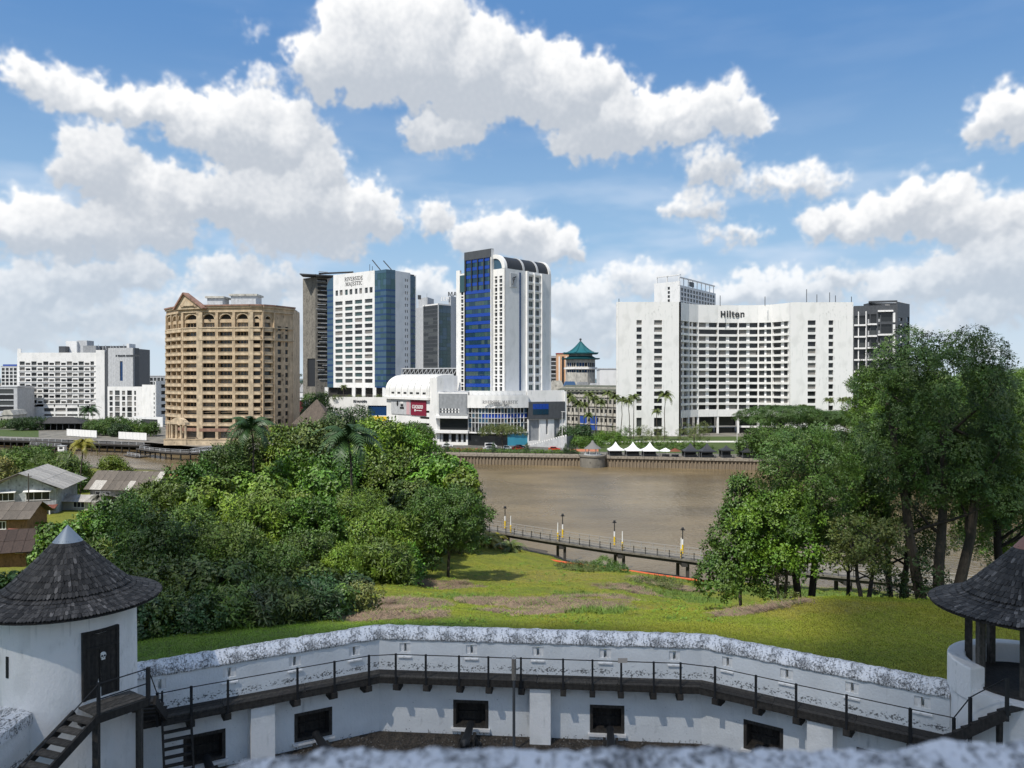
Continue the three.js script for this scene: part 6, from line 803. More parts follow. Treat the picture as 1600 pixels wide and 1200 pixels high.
// ------------------------------------------------------------------ the thicket left of the lawn: vine-draped trees in rows
{
  const T = (row, name, words, list, o = {}) => list.forEach(([px, top, d, w, k = 'vine', sp = 'vine'], i) => { const [x, z] = pt(px, d), y = groundY(x, z), h = Math.max(2, hy(top, d) - y), W = w / FPX * d; const vr = rng(px * 3 + d), k1 = 0.62 + 0.8 * vr(), k2 = 0.8 + 0.5 * vr(), szv = 0.75 + 0.6 * vr(), sp2 = sp === 'vine' ? pick(['vine', 'vine', 'broad', 'bush', 'long'], vr) : pick(['broad', 'broad', 'bush', 'fine', 'long'], vr), colr = LV[k].map((c, j) => +(c * k1 * (j === 0 ? k2 * 1.05 : 1)).toFixed(3)); tree(name, `${words} ${ORD[i]} from the left in the ${row}`, { x, z, y, h, w: W, dp: W, low: 0.02, shape: 'drape', n: Math.round(17 + 0.9 * h), lobe: 0.36, size: 0.9 * szv * clamp(d / 95, 0.75, 1.6), density: 2.7, spray: sp2, col: colr, vary: 0.5, seed: px + d, ...o }, row); });
  T('shaded row behind the turret', 'vine_tree', 'shaded vine covered tree,', [[30, 905, 62, 110, 'mid'], [95, 890, 66, 110, 'mid'], [208, 768, 72, 62, 'mid'], [258, 800, 68, 90, 'mid'], [300, 788, 74, 90, 'mid'], [365, 815, 68, 110, 'mid'], [330, 870, 58, 110, 'mid'], [250, 880, 56, 110, 'mid'], [420, 850, 66, 100, 'mid'], [400, 905, 57, 90, 'mid'], [470, 880, 66, 90, 'mid'], [480, 925, 60, 80, 'dark'], [540, 925, 63, 70, 'dark'], [210, 930, 53, 80, 'mid']]);
  T('low shaded shrubs by the left lawn', 'shade_shrub', 'dark leafy shrub,', [[208, 935, 43, 90, 'dark'], [250, 925, 44, 90, 'mid'], [300, 930, 44.5, 90, 'dark'], [350, 920, 46, 90, 'mid'], [400, 925, 47, 80, 'dark'], [445, 920, 48.5, 80, 'mid'], [490, 925, 50, 70, 'dark'], [530, 930, 52, 60, 'mid'], [565, 935, 54, 50, 'olive']], { size: 0.62, n: 14 });
  T('middle row of the thicket', 'vine_tree', 'bright vine covered tree,', [[95, 812, 96, 70], [150, 792, 100, 80], [140, 845, 86, 90], [180, 780, 95, 60], [250, 745, 118, 80], [300, 715, 128, 80], [330, 745, 105, 100], [400, 735, 112, 100], [440, 760, 95, 110], [500, 775, 92, 110], [520, 730, 112, 100], [560, 765, 95, 110], [585, 800, 84, 100], [620, 800, 88, 80], [600, 840, 78, 90], [625, 850, 80, 60], [545, 850, 76, 80], [640, 745, 108, 90], [480, 830, 78, 90], [395, 770, 90, 90], [660, 780, 100, 70]]);
  T('back row of the thicket', 'river_tree', 'sunlit leafy tree,', [[350, 690, 150, 90, 'mid', 'broad'], [380, 672, 152, 60, 'mid', 'broad'], [440, 664, 156, 90, 'vine', 'broad'], [500, 655, 158, 90, 'olive', 'broad'], [545, 634, 165, 100, 'dark', 'broad'], [590, 655, 150, 110, 'bright', 'broad'], [640, 668, 152, 80, 'bright', 'broad'], [470, 705, 135, 100, 'vine', 'broad'], [540, 700, 130, 100, 'vine', 'broad'], [610, 705, 128, 100, 'bright', 'broad'], [690, 708, 124, 100, 'bright', 'vine'], [720, 730, 118, 60, 'bright', 'vine'], [330, 725, 150, 60, 'vine', 'broad']]);
  T('riverside scrub behind the village', 'bank_shrub', 'leafy bank shrub,', [[10, 702, 222, 70, 'mid', 'broad'], [50, 698, 226, 60, 'mid', 'broad'], [85, 705, 218, 60, 'mid', 'broad'], [110, 716, 205, 50, 'mid', 'broad'], [178, 712, 214, 44, 'bright', 'broad'], [-25, 715, 200, 70, 'olive', 'broad'], [118, 745, 190, 40, 'mid', 'broad']]);
  // two palms standing out of the thicket
  for (const [px, top, d, l, s] of [[402, 655, 128, 'dark drooping palm standing up from the thicket at left', 5], [556, 668, 98, 'tall dark palm with pale stem in the middle of the thicket', 8]]) { const [x, z] = pt(px, d), y = groundY(x, z); palm(l, x, y, z, hy(top, d) - y - 1.6, 4.2, s, undefined, LV.dark); }
  { const [x, z] = pt(700, 90), y = groundY(x, z); tree('lawn_tree', 'small round crowned tree standing alone on the sunny lawn', { x, z, y, h: hy(757, 90) - y, w: 7.4, low: 0.36, n: 20, lobe: 0.42, size: 0.62, density: 2.2, spray: 'broad', col: LV.mid, seed: 70, tr: 0.16, bk: bark }); }
  for (const [px, d, h, f, l] of [[770, 133, 1.2, 3.0, 'young yellow palm at the left end of the walkway'], [798, 127, 0.8, 2.6, 'small green palm beside the walkway piles'], [762, 130, 0.8, 2.4, 'low yellowing palm under the lawn tree crown']]) { const [x, z] = pt(px, d); palm(l, x, groundY(x, z), z, h, f, px, undefined, l.includes('yellow') ? LV.yellow : LV.olive); }
  for (const [i, [px, d, w, h, k]] of [[905, 104, 4, 1.2, 'olive'], [935, 108, 4.5, 1.3, 'mid'], [945, 113, 3, 2.0, 'bright'], [890, 110, 4, 1.0, 'olive'], [1235, 51, 1.2, 0.6, 'olive'], [1020, 92, 5, 0.8, 'olive'], [960, 104, 3, 1.1, 'mid']].entries()) { const [x, z] = pt(px, d), g = thing('scrub_bush', `low scrub bush on the river slope, ${ORD[i]} of seven`, 'bush', [x, groundY(x, z), z], 0, 'slope scrub'); crown(g, [[0, h * 0.4, 0, w * 0.5, h * 0.6, w * 0.4], [w * 0.35, h * 0.3, 0.4, w * 0.35, h * 0.45, w * 0.3], [-w * 0.35, h * 0.3, 0.3, w * 0.35, h * 0.4, w * 0.3]], { size: 0.5, density: 2, spray: 'bush', col: LV[k], seed: px, name: 'foliage' }); }
}
// ------------------------------------------------------------------ big trees on the right
{
  const R = (name, label, px, top, d, wpx, o) => { const [x, z] = pt(px, d), y = groundY(x, z); tree(name, label, { x, z, y, h: hy(top, d) - y, w: wpx / FPX * d, size: 0.62, density: 2.3, seed: px, ...o }); };
  R('slope_tree', 'pointed leafy tree at the left end of the right hand group', 1158, 738, 60, 105, { shape: 'cone', low: 0.16, n: 34, lobe: 0.42, col: LV.mid, spray: 'broad', tr: 0.12 });
  R('slope_tree', 'bright green broad leaved tree in front of the pointed tree', 1222, 752, 57, 112, { low: 0.22, n: 30, lobe: 0.34, col: LV.bright, spray: 'broad', tr: 0.11, trunks: 2 });
  R('slope_tree', 'tall layered tree with thick twin trunk behind the bright tree', 1258, 655, 58, 140, { low: 0.30, n: 40, lobe: 0.28, col: LV.mid, spray: 'fine', tr: 0.26, trunks: 2, bk: barkD, size: 0.7 });
  R('slope_tree', 'small leaning tree with two dark stems and low leaves', 1352, 800, 54, 110, { low: 0.34, n: 18, lobe: 0.30, col: LV.olive, spray: 'bush', tr: 0.15, trunks: 2, bk: barkD, density: 1.5 });
  R('giant_tree', 'huge dark layered tree with thick split trunk right of centre', 1468, 507, 57, 215, { low: 0.28, n: 80, lobe: 0.22, col: [0.046, 0.095, 0.013], spray: 'fine', tr: 0.36, trunks: 3, bk: bark, size: 0.75, density: 2.5 });
  R('giant_tree', 'dark layered tree filling the view behind the split trunk', 1402, 628, 66, 140, { low: 0.24, n: 46, lobe: 0.27, col: LV.mid, spray: 'fine', tr: 0.25, trunks: 2, bk: barkD, size: 0.75 });
  R('giant_tree', 'tall spreading tree at the right edge above the kiosk roof', 1562, 575, 62, 200, { low: 0.26, n: 66, lobe: 0.24, col: LV.mid, spray: 'fine', tr: 0.34, trunks: 1, bk: barkD, size: 0.75 });
  R('slope_tree', 'brighter tree at the right edge over the kiosk', 1600, 640, 72, 170, { low: 0.2, n: 36, lobe: 0.3, col: LV.bright, spray: 'fine', tr: 0.2, size: 0.8 });
  R('slope_tree', 'grey green understorey tree beside the split trunk', 1412, 850, 58, 100, { low: 0.1, n: 14, lobe: 0.3, col: LV.blue, spray: 'bush', tr: 0.08, density: 1.2, bk: barkD });
  R('slope_tree', 'leafy mid height tree between the twin trunks and the giant', 1326, 705, 64, 105, { low: 0.26, n: 30, lobe: 0.3, col: LV.mid, spray: 'broad', tr: 0.16, bk: barkD });
}
// ------------------------------------------------------------------ river walkway on piles with flags
{
  const P = [[700, 144], [755, 138.5], [860, 129], [970, 121], [1120, 113], [1300, 106], [1500, 99.5], [1760, 92]].map(([p, d]) => pt(p, d)), g = thing('river_walkway', 'raised concrete river walkway with pale rails on dark piles', 'walkway', [P[0][0], 0, P[0][1]]), Y = 4.25, gx = P[0][0], gz = P[0][1];
  const deck = std(0.26, 0.245, 0.225, 0.85, { map: rep(conc, 1 / 4) }), rail = std(0.30, 0.285, 0.26, 0.5), dark = std(0.045, 0.042, 0.04, 0.8);
  for (let i = 0; i < P.length - 1; i++) {
    const a = [P[i][0] - gx, P[i][1] - gz], b = [P[i + 1][0] - gx, P[i + 1][1] - gz], L = Math.hypot(b[0] - a[0], b[1] - a[1]), u = [(b[0] - a[0]) / L, (b[1] - a[1]) / L], n = [-u[1], u[0]], ry = Math.atan2(-u[1], u[0]), m = [(a[0] + b[0]) / 2, (a[1] + b[1]) / 2];
    mk('deck', bx(L + 0.1, 0.28, 3.0, m[0], Y - 0.28, m[1], ry), deck, g); mk('deck_beam', bx(L, 0.45, 2.4, m[0], Y - 0.73, m[1], ry), dark, g);
    for (const s of [-1, 1]) { for (const h of [0.35, 0.65, 1.05]) mk('rail', bx(L, h > 1 ? 0.1 : 0.06, 0.08, m[0] + n[0] * s * 1.42, Y + h, m[1] + n[1] * s * 1.42, ry), rail, g); const N = Math.round(L / 1.9); for (let k = 0; k < N; k++) { const t = (k + 0.5) / N; mk('rail_post', bx(0.11, 1.05, 0.11, lerp(a[0], b[0], t) + n[0] * s * 1.42, Y, lerp(a[1], b[1], t) + n[1] * s * 1.42, ry), s > 0 ? dark : rail, g); } }
  }
  const along = (px) => { const t = (px - 800) / FPX; for (let i = 0; i < P.length - 1; i++) { const p0 = -P[i][0] / P[i][1], p1 = -P[i + 1][0] / P[i + 1][1]; if (t >= p0 && t <= p1) { const dx = P[i + 1][0] - P[i][0], dz = P[i + 1][1] - P[i][1], s = (-t * P[i][1] - P[i][0]) / (dx + t * dz); return [P[i][0] + s * dx, P[i][1] + s * dz]; } } };
  for (const px of [790, 877, 968, 1067, 1170, 1318, 1430]) { const c = along(px); for (const s of [-1, 1]) mk('pile', bx(0.42, Y + 2, 0.42, c[0] - gx + s * 0.5, -2.7, c[1] - gz + s * 1.0), dark, g); mk('pile_cap', bx(0.8, 0.5, 3.2, c[0] - gx, Y - 1.15, c[1] - gz), dark, g); }
  for (const [i, px] of [789, 880, 962, 1070].entries()) { const c = along(px), h = thing('walkway_lamp', `black globe lamp post on the walkway, ${ORD[i]} from the left`, 'lamp post', [c[0], Y, c[1] - 1.3], 0, 'walkway lamp posts'); mk('pole', cyl(0.1, 0.07, 3.6, 0, 0, 0, 8), M.darkMetal, h); mk('yellow_band', cyl(0.13, 0.13, 1.3, 0, 0.2, 0, 8), M.yellow, h); mk('white_band', cyl(0.12, 0.12, 0.8, 0, 1.5, 0, 8), M.white, h); mk('lamp_head', [bx(0.6, 0.12, 0.3, 0, 3.6, 0), new THREE.SphereGeometry(0.2, 8, 6).translate(0, 3.85, 0)], M.darkMetal, h); }
  for (const [i, px] of [798, 871, 971, 1062].entries()) { const c = along(px), h = thing('flag_pole', `short pole with yellow and white wrap, ${ORD[i]} from the left on the walkway`, 'pole', [c[0], Y, c[1] + 1.2], 0, 'wrapped walkway poles'); mk('pole', cyl(0.1, 0.07, 2.9, 0, 0, 0, 8), M.white, h); mk('yellow_band', cyl(0.14, 0.14, 1.2, 0, 0.1, 0, 8), M.yellow, h); }
  tag(mk('floating_boom', tube([[745, 141, 0.1], [800, 128], [870, 121.5], [960, 116], [1040, 111], [1100, 107.5]].map(([p, d]) => { const [x, z] = pt(p, d); return [x, Math.max(0.12, groundY(x, z) + 0.15), z]; }), 0.16, 60, 6), std(0.55, 0.10, 0.03, 0.6)), 'long orange floating boom lying along the near shore', 'boom');
}

// ------------------------------------------------------------------ grass and litter on the slope
{
  const blade = (seed, n, h, w, lean) => { const r = rng(seed), pos = [], nor = []; for (let i = 0; i < n; i++) { const a = r() * TAU, b = V((r() - 0.5) * 0.5, 0, (r() - 0.5) * 0.5), d = V(Math.cos(a), 0, Math.sin(a)), s = V(-d.z, 0, d.x), H = h * (0.6 + 0.6 * r()), L = lean * (0.4 + r()); const p0 = b.clone().addScaledVector(s, w), p1 = b.clone().addScaledVector(s, -w), p2 = b.clone().addScaledVector(d, L).add(V(0, H, 0)), n0 = V(d.x * 0.3, 1, d.z * 0.3).normalize(), g = p1.clone().sub(p0).cross(p2.clone().sub(p0)); for (const v of g.dot(n0) > 0 ? [p0, p1, p2] : [p0, p2, p1]) { pos.push(v.x, v.y, v.z); nor.push(n0.x, n0.y, n0.z); } } const e = new THREE.BufferGeometry(); e.setAttribute('position', new THREE.Float32BufferAttribute(pos, 3)); e.setAttribute('normal', new THREE.Float32BufferAttribute(nor, 3)); e.setAttribute('uv', new THREE.Float32BufferAttribute(new Float32Array(pos.length / 3 * 2), 2)); return e; };
  const r = rng(606), A = { m: [], c: [] }, B = { m: [], c: [] }, C = { m: [], c: [] }, q = new THREE.Quaternion();
  for (let i = 0; i < 190000; i++) {
    const px = 180 + 1440 * r(), d = 34 * Math.exp(r() * Math.log(132 / 34)), [x, z] = pt(px, d), y = groundY(x, z); if (y < 0.7) continue;
    const c = cover(x, z), k = r(); q.setFromAxisAngle(ZERO, r() * TAU);
    const n = fbm(x * 0.12, z * 0.12, 4);
    if (k < c.d * 0.85) { const s = 0.35 + 0.5 * r(), v = 0.6 + 0.9 * r(); C.m.push(new THREE.Matrix4().compose(V(x, y - 0.01, z), q, V(s * 1.3, s * 0.6, s * 1.3))); C.c.push(new THREE.Color(0.24 * v, 0.17 * v, 0.115 * v)); continue; }
    if (k < c.g * 0.35) { const s = 0.4 + 0.5 * r(), v = 0.7 + 0.6 * r(); B.m.push(new THREE.Matrix4().compose(V(x, y - 0.02, z), q, V(s, s, s))); B.c.push(new THREE.Color(0.13 * v, 0.22 * v, 0.03 * v)); continue; }
    const s = 0.35 + 0.35 * r() + 0.25 * Math.max(0, n), v = 0.75 + 0.5 * r(), lawnL = 0.85 * sstep(2, -4, x) * sstep(-52, -46, z), dry = clamp(c.y * 0.6 + 0.25 * r() + n * 0.5) * (1 - lawnL); A.m.push(new THREE.Matrix4().compose(V(x, y - 0.01, z), q, V(s, s * 0.55, s))); A.c.push(new THREE.Color(lerp(lerp(0.20, 0.10, lawnL), 0.33, dry) * v, lerp(lerp(0.26, 0.22, lawnL), 0.28, dry) * v, lerp(0.010, 0.03, dry) * v));
  }
  for (const [sx, sz, rx, rz, kd] of spots.filter((s) => s[4] === 'd')) for (let i = 0; i < rx * rz * 130; i++) { const a = r() * TAU, q1 = Math.sqrt(r()) * 1.15, x = sx + Math.cos(a) * q1 * rx, z = sz + Math.sin(a) * q1 * rz, y = groundY(x, z); if (r() > cover(x, z).d + 0.06 || y < 0.5) continue; const s = 0.3 + 0.9 * r() ** 2, v = 0.3 + 1.3 * r(), h = r(); q.setFromAxisAngle(ZERO, r() * TAU); C.m.push(new THREE.Matrix4().compose(V(x, y - 0.01, z), q, V(s * 1.4, s * (0.3 + 0.6 * r()), s * 1.4))); C.c.push(h < 0.18 ? new THREE.Color(0.13 * v, 0.18 * v, 0.03 * v) : new THREE.Color(0.22 * v, 0.15 * v, 0.095 * v)); }
  { const W = []; for (let i = 0; i < 5200; i++) { const px = 560 + 950 * r(), d = 46 * Math.exp(r() * Math.log(128 / 46)), [x, z] = pt(px, d), y = groundY(x, z); if (y < 0.6 || fbm(x * 0.18 + 3, z * 0.18, 3) < -0.02 + 0.3 * (r() - 0.5)) continue; if (x > 12 && d < 52) continue; const s = 0.18 + 0.45 * r() ** 2; q.setFromAxisAngle(ZERO, r() * TAU); W.push([new THREE.Matrix4().compose(V(x, y + s * 0.08, z), q, V(s * 1.3, s * 0.8, s * 1.3)), new THREE.Color(0.10 + 0.09 * r(), 0.17 + 0.09 * r(), 0.008 + 0.012 * r())]); } const im = new THREE.InstancedMesh(SPRAY.bush, leafM(1, 1, 1, 0.7), W.length); W.forEach(([m, c], i) => { im.setMatrixAt(i, m); im.setColorAt(i, c); }); im.name = 'weeds'; im.userData = { kind: 'stuff', label: 'broad leaved weeds scattered over the sunny slope', category: 'weeds' }; scene.add(im); }
  for (const [nm, S, geo, lab] of [['grass', A, blade(1, 9, 0.22, 0.018, 0.12), 'short mown grass over the slope and mound'], ['tall_grass', B, blade(2, 12, 0.38, 0.022, 0.26), 'lush taller grass patches near the walkway'], ['dry_litter', C, blade(3, 9, 0.3, 0.03, 0.45), 'brown dry cuttings and litter on the slope']]) { const im = new THREE.InstancedMesh(geo, nm === 'dry_litter' ? leafM(1, 1, 1, 0.95) : leafM(1, 1, 1, 0.7), S.m.length); S.m.forEach((m, i) => { im.setMatrixAt(i, m); im.setColorAt(i, S.c[i]); }); im.name = nm; im.userData = { kind: 'stuff', label: lab, category: 'grass' }; scene.add(im); }
}
// ------------------------------------------------------------------ the fort: white curtain wall with timber gallery
const FLOOR = 16.66, DECK = 19.0, CAPY = 20.2;
const plasterT = dataTex(1024, (u, v) => {                                // limewash: faint cloudy film, hairline specks, black mould in the damp band over the gallery and at the foot
  const h = v * 4, band = Math.exp(-(((h - 2.5) / 0.16) ** 2)) * (h > 2.33 ? 1.25 : 0) + 0.8 * Math.exp(-((h / 0.16) ** 2)) + 0.05, sp = tn(u, v, 70, 4, 3) + 0.45 * tn(u, v, 14, 3, 5), mould = sstep(0.80 - 0.62 * band, 1.1 - 0.5 * band, sp + 0.06);
  const film = 0.95 + 0.05 * tn(u, v, 4, 4) - 0.13 * sstep(0.2, 0.75, tn(u, 0.25 + 0.05 * Math.sin(v * TAU), 26, 4, 8)) * sstep(-0.3, 0.4, tn(u, v, 3, 3, 15)), k = lerp(film, 0.26, mould * 0.8); return [k * 0.985, k * 0.995, k];
});
const lichenT = dataTex(1024, (u, v) => { const a = tn(u, v, 24, 5, 2) + 0.6 * tn(u, v, 4, 3, 6), b = tn(u, v, 70, 3, 9), m = sstep(-0.1, 0.6, a * 0.7 + b * 0.7), k = lerp(0.95, 0.50, m * 0.85) - 0.25 * sstep(0.3, 0.7, b + 0.4 * a) * m; return [k * 0.985, k * 0.99, k]; });
const plaster = std(0.86, 0.86, 0.855, 0.85, { map: rep(plasterT, 1 / 8, 1 / 4), bumpMap: rep(rough, 1 / 1.5), bumpScale: 0.012 }), plasterPlain = std(0.86, 0.86, 0.855, 0.85, { map: streakNear, bumpMap: rep(rough, 1 / 1.5), bumpScale: 0.01 });
const lichen = std(0.86, 0.86, 0.85, 0.9, { map: rep(lichenT, 1 / 2.6), bumpMap: rep(lichenT, 1 / 2.6), bumpScale: 0.05 });
const timber = [0.058, 0.048, 0.074, 0.042].map((v) => std(v * 1.08, v, v * 0.92, 0.8, { map: rep(woodT, 1 / 0.6), bumpMap: rep(woodT, 1 / 0.4), bumpScale: 0.01 })), timberG = [0.13, 0.17, 0.11].map((v) => std(v * 1.05, v, v * 0.93, 0.85, { map: rep(woodT, 1 / 0.6), bumpMap: rep(woodT, 1 / 0.4), bumpScale: 0.01 })), iron = std(0.02, 0.021, 0.023, 0.6, { metalness: 0.3 });
const onWall = (px, py, y) => { const d = (EYE - y) * FPX / (py - HOR); return pt(px, d); };
const WALL = [onWall(201, 1062, CAPY), onWall(592, 997, CAPY), onWall(1097, 1012, CAPY), onWall(1486, 1090, CAPY)];
const inner = (o) => { const n = WALL.length, nor = []; for (let i = 0; i < n - 1; i++) { const u = unit(WALL[i], WALL[i + 1]); nor.push([-u[1], u[0]]); } return WALL.map((p, i) => { const a = nor[Math.max(0, i - 1)], b = nor[Math.min(n - 2, i)], m = [a[0] + b[0], a[1] + b[1]], l = Math.hypot(...m), k = 1 / ((m[0] * a[0] + m[1] * a[1]) / l); return [p[0] + m[0] / l * o * k, p[1] + m[1] / l * o * k]; }); };
const hitLine = (poly, px) => { const t = (px - 800) / FPX; for (let i = 0; i < poly.length - 1; i++) { const [x0, z0] = poly[i], [x1, z1] = poly[i + 1], s = (-t * z0 - x0) / ((x1 - x0) + t * (z1 - z0)); if (s >= -1e-6 && s <= 1.000001) return { p: [lerp(x0, x1, s), lerp(z0, z1, s)], i, s }; } return null; };
function sweep(poly2, prof, step, amp, seed) {                            // profile [offset inward, y] swept along the wall with mitred corners and a worn surface
  const lines = prof.map(([o]) => inner(o)), pos = [], uv = [], idx = [], K = prof.length; let L = 0, cols = 0; const arc = [0]; for (let k = 1; k < K; k++) arc.push(arc[k - 1] + Math.hypot(prof[k][0] - prof[k - 1][0], prof[k][1] - prof[k - 1][1]));
  for (let i = 0; i < WALL.length - 1; i++) { const len = Math.hypot(WALL[i + 1][0] - WALL[i][0], WALL[i + 1][1] - WALL[i][1]), n = Math.ceil(len / step); for (let j = i ? 1 : 0; j <= n; j++) { const t = j / n; for (let k = 0; k < K; k++) { const x = lerp(lines[k][i][0], lines[k][i + 1][0], t), z = lerp(lines[k][i][1], lines[k][i + 1][1], t), y = prof[k][1]; pos.push(x + amp * n3(x * 3, y * 3, z * 3 + seed), y + amp * (n3(x * 2.2, y * 2 + 9, z * 2.2) + 0.5 * n3(x * 7, y, z * 7)), z + amp * n3(x * 3 + 5, y * 3, z * 3)); uv.push(L + t * len, arc[k]); } cols++; } L += len; }
  for (let c = 0; c < cols - 1; c++) for (let k = 0; k < K - 1; k++) { const a = c * K + k; idx.push(a, a + 1, a + K, a + 1, a + K + 1, a + K); }
  const g = new THREE.BufferGeometry(); g.setAttribute('position', new THREE.Float32BufferAttribute(pos, 3)); g.setAttribute('uv', new THREE.Float32BufferAttribute(uv, 2)); g.setIndex(idx); g.computeVertexNormals(); return g;
}
const quadPrism = (p, y0, y1) => { const s = new THREE.Shape(); p.forEach(([x, z], i) => s[i ? 'lineTo' : 'moveTo'](x, -z)); s.closePath(); const e = new THREE.ExtrudeGeometry(s, { depth: y1 - y0, bevelEnabled: false }); e.rotateX(-Math.PI / 2); e.translate(0, y0, 0); return uvBox(e); };
{
  const g = thing('fort_wall', 'curved white fort wall with lichened coping, loopholes and gun ports', 'wall', [0, 0, 0]);
  const ports = [[285, 351], [459, 518], [708, 763], [922, 976], [1163, 1225], [1340, 1412]], loops = [[239, 258], [347, 368], [451, 469], [545, 562], [624, 641], [728, 745], [832, 849], [937, 955], [1046, 1063], [1129, 1145], [1220, 1240], [1322, 1343], [1430, 1456]];
  const pil = [[385, 423], [829, 862], [1269, 1310]];
  const T = 0.95, PB = 16.92, PT = 17.95, LB = 19.68, LT = 20.02;
  for (let i = 0; i < 3; i++) {
    const a = WALL[i], b = WALL[i + 1], f = frame(g, a, b, FLOOR), holes = [], in01 = (p) => { const c = colAt(f, p); return c > 0.05 && c < f.W - 0.05; };
    const P = ports.filter(([p, q]) => in01((p + q) / 2)).map(([p, q]) => [colAt(f, p), colAt(f, q)]), Lp = loops.filter(([p, q]) => in01((p + q) / 2)).map(([p, q]) => [colAt(f, p), colAt(f, q)]);
    for (const [p, q] of P) holes.push([p, PB - FLOOR, q, PT - FLOOR]); for (const [p, q] of Lp) holes.push([p, LB - FLOOR, q, LT - FLOOR]);
    plate(f, CAPY - FLOOR + 0.6, holes.map(([x, y, q, z]) => [x, y, q, z]), plaster, { t: T, skip: true, y: -0.6 });
    for (const [p, q] of Lp) { const w = (q - p), m = (p + q) / 2, sl = 0.1; for (const s of [-1, 1]) put(f, 'loophole_cheek', bx((w - sl) / 2 - 0.002, LT - LB - 0.004, 0.35), plasterPlain, m + s * ((w + sl) / 4), LB - FLOOR + 0.002, -0.22 + s * 0.01); put(f, 'loophole_sill', bx(w + 0.1, 0.05, 0.1), plasterPlain, m, LB - FLOOR - 0.2, 0.02); }
    for (const [p, q] of P) { const w = q - p, h = PT - PB, m = (p + q) / 2, y = PB - FLOOR, fr = put(f, 'port_frame', mergeGeometries([bx(w, 0.11, 0.6, 0, 0, 0), bx(w, 0.11, 0.6, 0, h - 0.11, 0), bx(0.11, h - 0.22, 0.6, -w / 2 + 0.055, 0.11, 0), bx(0.11, h - 0.22, 0.6, w / 2 - 0.055, 0.11, 0)].map(clean)), timber[2], m, y, -0.28); for (let k = 0; k < 6; k++) put(f, 'shutter_plank', bx((w - 0.24) / 6 - 0.012, h - 0.22, 0.05), pick(timber), m - w / 2 + 0.12 + (k + 0.5) * (w - 0.24) / 6, y + 0.11, -0.5 + 0.008 * (k % 2)); put(f, 'port_backing', bx(w - 0.2, h - 0.2, 0.04), timber[3], m, y + 0.1, -0.58); put(f, 'shutter_bar', bx(w - 0.24, 0.1, 0.06), timber[3], m, y + h * 0.35, -0.44); put(f, 'port_sill', bx(w + 0.14, 0.09, 0.25), plasterPlain, m, y - 0.095, 0.03); }
    for (const [p, q] of pil) { if (!in01((p + q) / 2)) continue; const x0 = colAt(f, p), x1 = colAt(f, q); put(f, 'buttress', bx((x1 - x0) * 0.97, DECK - 0.32 - FLOOR + 0.5, 0.62), plasterPlain, (x0 + x1) / 2, -0.5, 0.30); }
  }
  for (const i of [1, 2]) { const c = WALL[i], u0 = unit(WALL[i - 1], WALL[i]), u1 = unit(WALL[i], WALL[i + 1]), n0 = [u0[1], -u0[0]], n1 = [u1[1], -u1[0]], o = inner(-T)[i]; mk('corner_fill', quadPrism([add2(c, n0, 0.02), add2(c, n0, T), o, add2(c, n1, T), add2(c, n1, 0.02)], FLOOR - 0.6, CAPY), plasterPlain, g); }
  mk('coping', sweep(WALL, [[0.0, CAPY - 0.06], [0.05, CAPY - 0.05], [0.055, CAPY + 0.01], [0.0, CAPY + 0.09], [-0.15, CAPY + 0.17], [-0.35, CAPY + 0.24], [-0.6, CAPY + 0.27], [-0.85, CAPY + 0.24], [-1.0, CAPY + 0.12], [-1.03, CAPY - 0.02]], 0.14, 0.022, 3), lichen, g);
}
// timber gallery on brackets
const postPx = [298, 355, 464, 522, 576, 618, 665, 717, 763, 814, 880, 926, 971, 1022, 1064, 1118, 1182, 1245, 1324, 1424];
{
  const g = thing('timber_gallery', 'dark timber gallery with iron rail running round inside the fort wall', 'gallery', [0, 0, 0]), rr = rng(31);
  const strips = [[0.02, 0.25], [0.265, 0.49], [0.505, 0.72]];
  for (const [o0, o1] of strips) { const A = inner(o0), B = inner(o1); for (let i = 0; i < 3; i++) { const n = [3, 4, 3][i]; for (let k = 0; k < n; k++) { const t0 = k / n + (k ? 0.0016 : 0), t1 = (k + 1) / n, L = (Q, t) => [lerp(Q[i][0], Q[i + 1][0], t), lerp(Q[i][1], Q[i + 1][1], t)]; mk('plank', quadPrism([L(A, t0), L(A, t1), L(B, t1), L(B, t0)], DECK - 0.06 + 0.01 * rr(), DECK + 0.008 * rr()), pick(timber.concat(timberG[2]), rr), g); } } }
  const fa = inner(0.66), fb = inner(0.745); for (let i = 0; i < 3; i++) mk('fascia_beam', quadPrism([fa[i], fa[i + 1], fb[i + 1], fb[i]], DECK - 0.24, DECK - 0.065), timber[i % 2], g);
  const line = inner(0.76), back = inner(0.0); let prev = null;
  for (const [k, px] of postPx.entries()) {
    const h = hitLine(line, px); if (!h) continue; const [x, z] = h.p, u = unit(WALL[h.i], WALL[h.i + 1]), ry = Math.atan2(-u[1], u[0]), n = [u[1], -u[0]];
    mk('rail_post', bx(0.07, 1.18, 0.07, x, DECK - 0.30, z, ry), iron, g);
    const br = mk('bracket', mergeGeometries([bx(0.2, 0.2, 0.85, 0, 0, 0), bx(0.2, 0.16, 0.5, 0, -0.16, -0.2)].map(clean)), timber[k % 4], g); br.position.set(x + n[0] * 0.36, DECK - 0.45, z + n[1] * 0.36); br.rotation.y = ry;
    const top = [x, DECK + 0.85, z]; if (prev) { mk('hand_rail', bar(prev, top, 0.018, 6), iron, g); } prev = top;
  }
  { const h = hitLine(line, 973); tag(mk('notice_plate', bx(0.34, 0.17, 0.02, h.p[0], DECK + 0.82, h.p[1] + 0.05), std(0.42, 0.38, 0.34, 0.7)), 'small pale notice plate fixed on the gallery rail', 'sign'); }
}
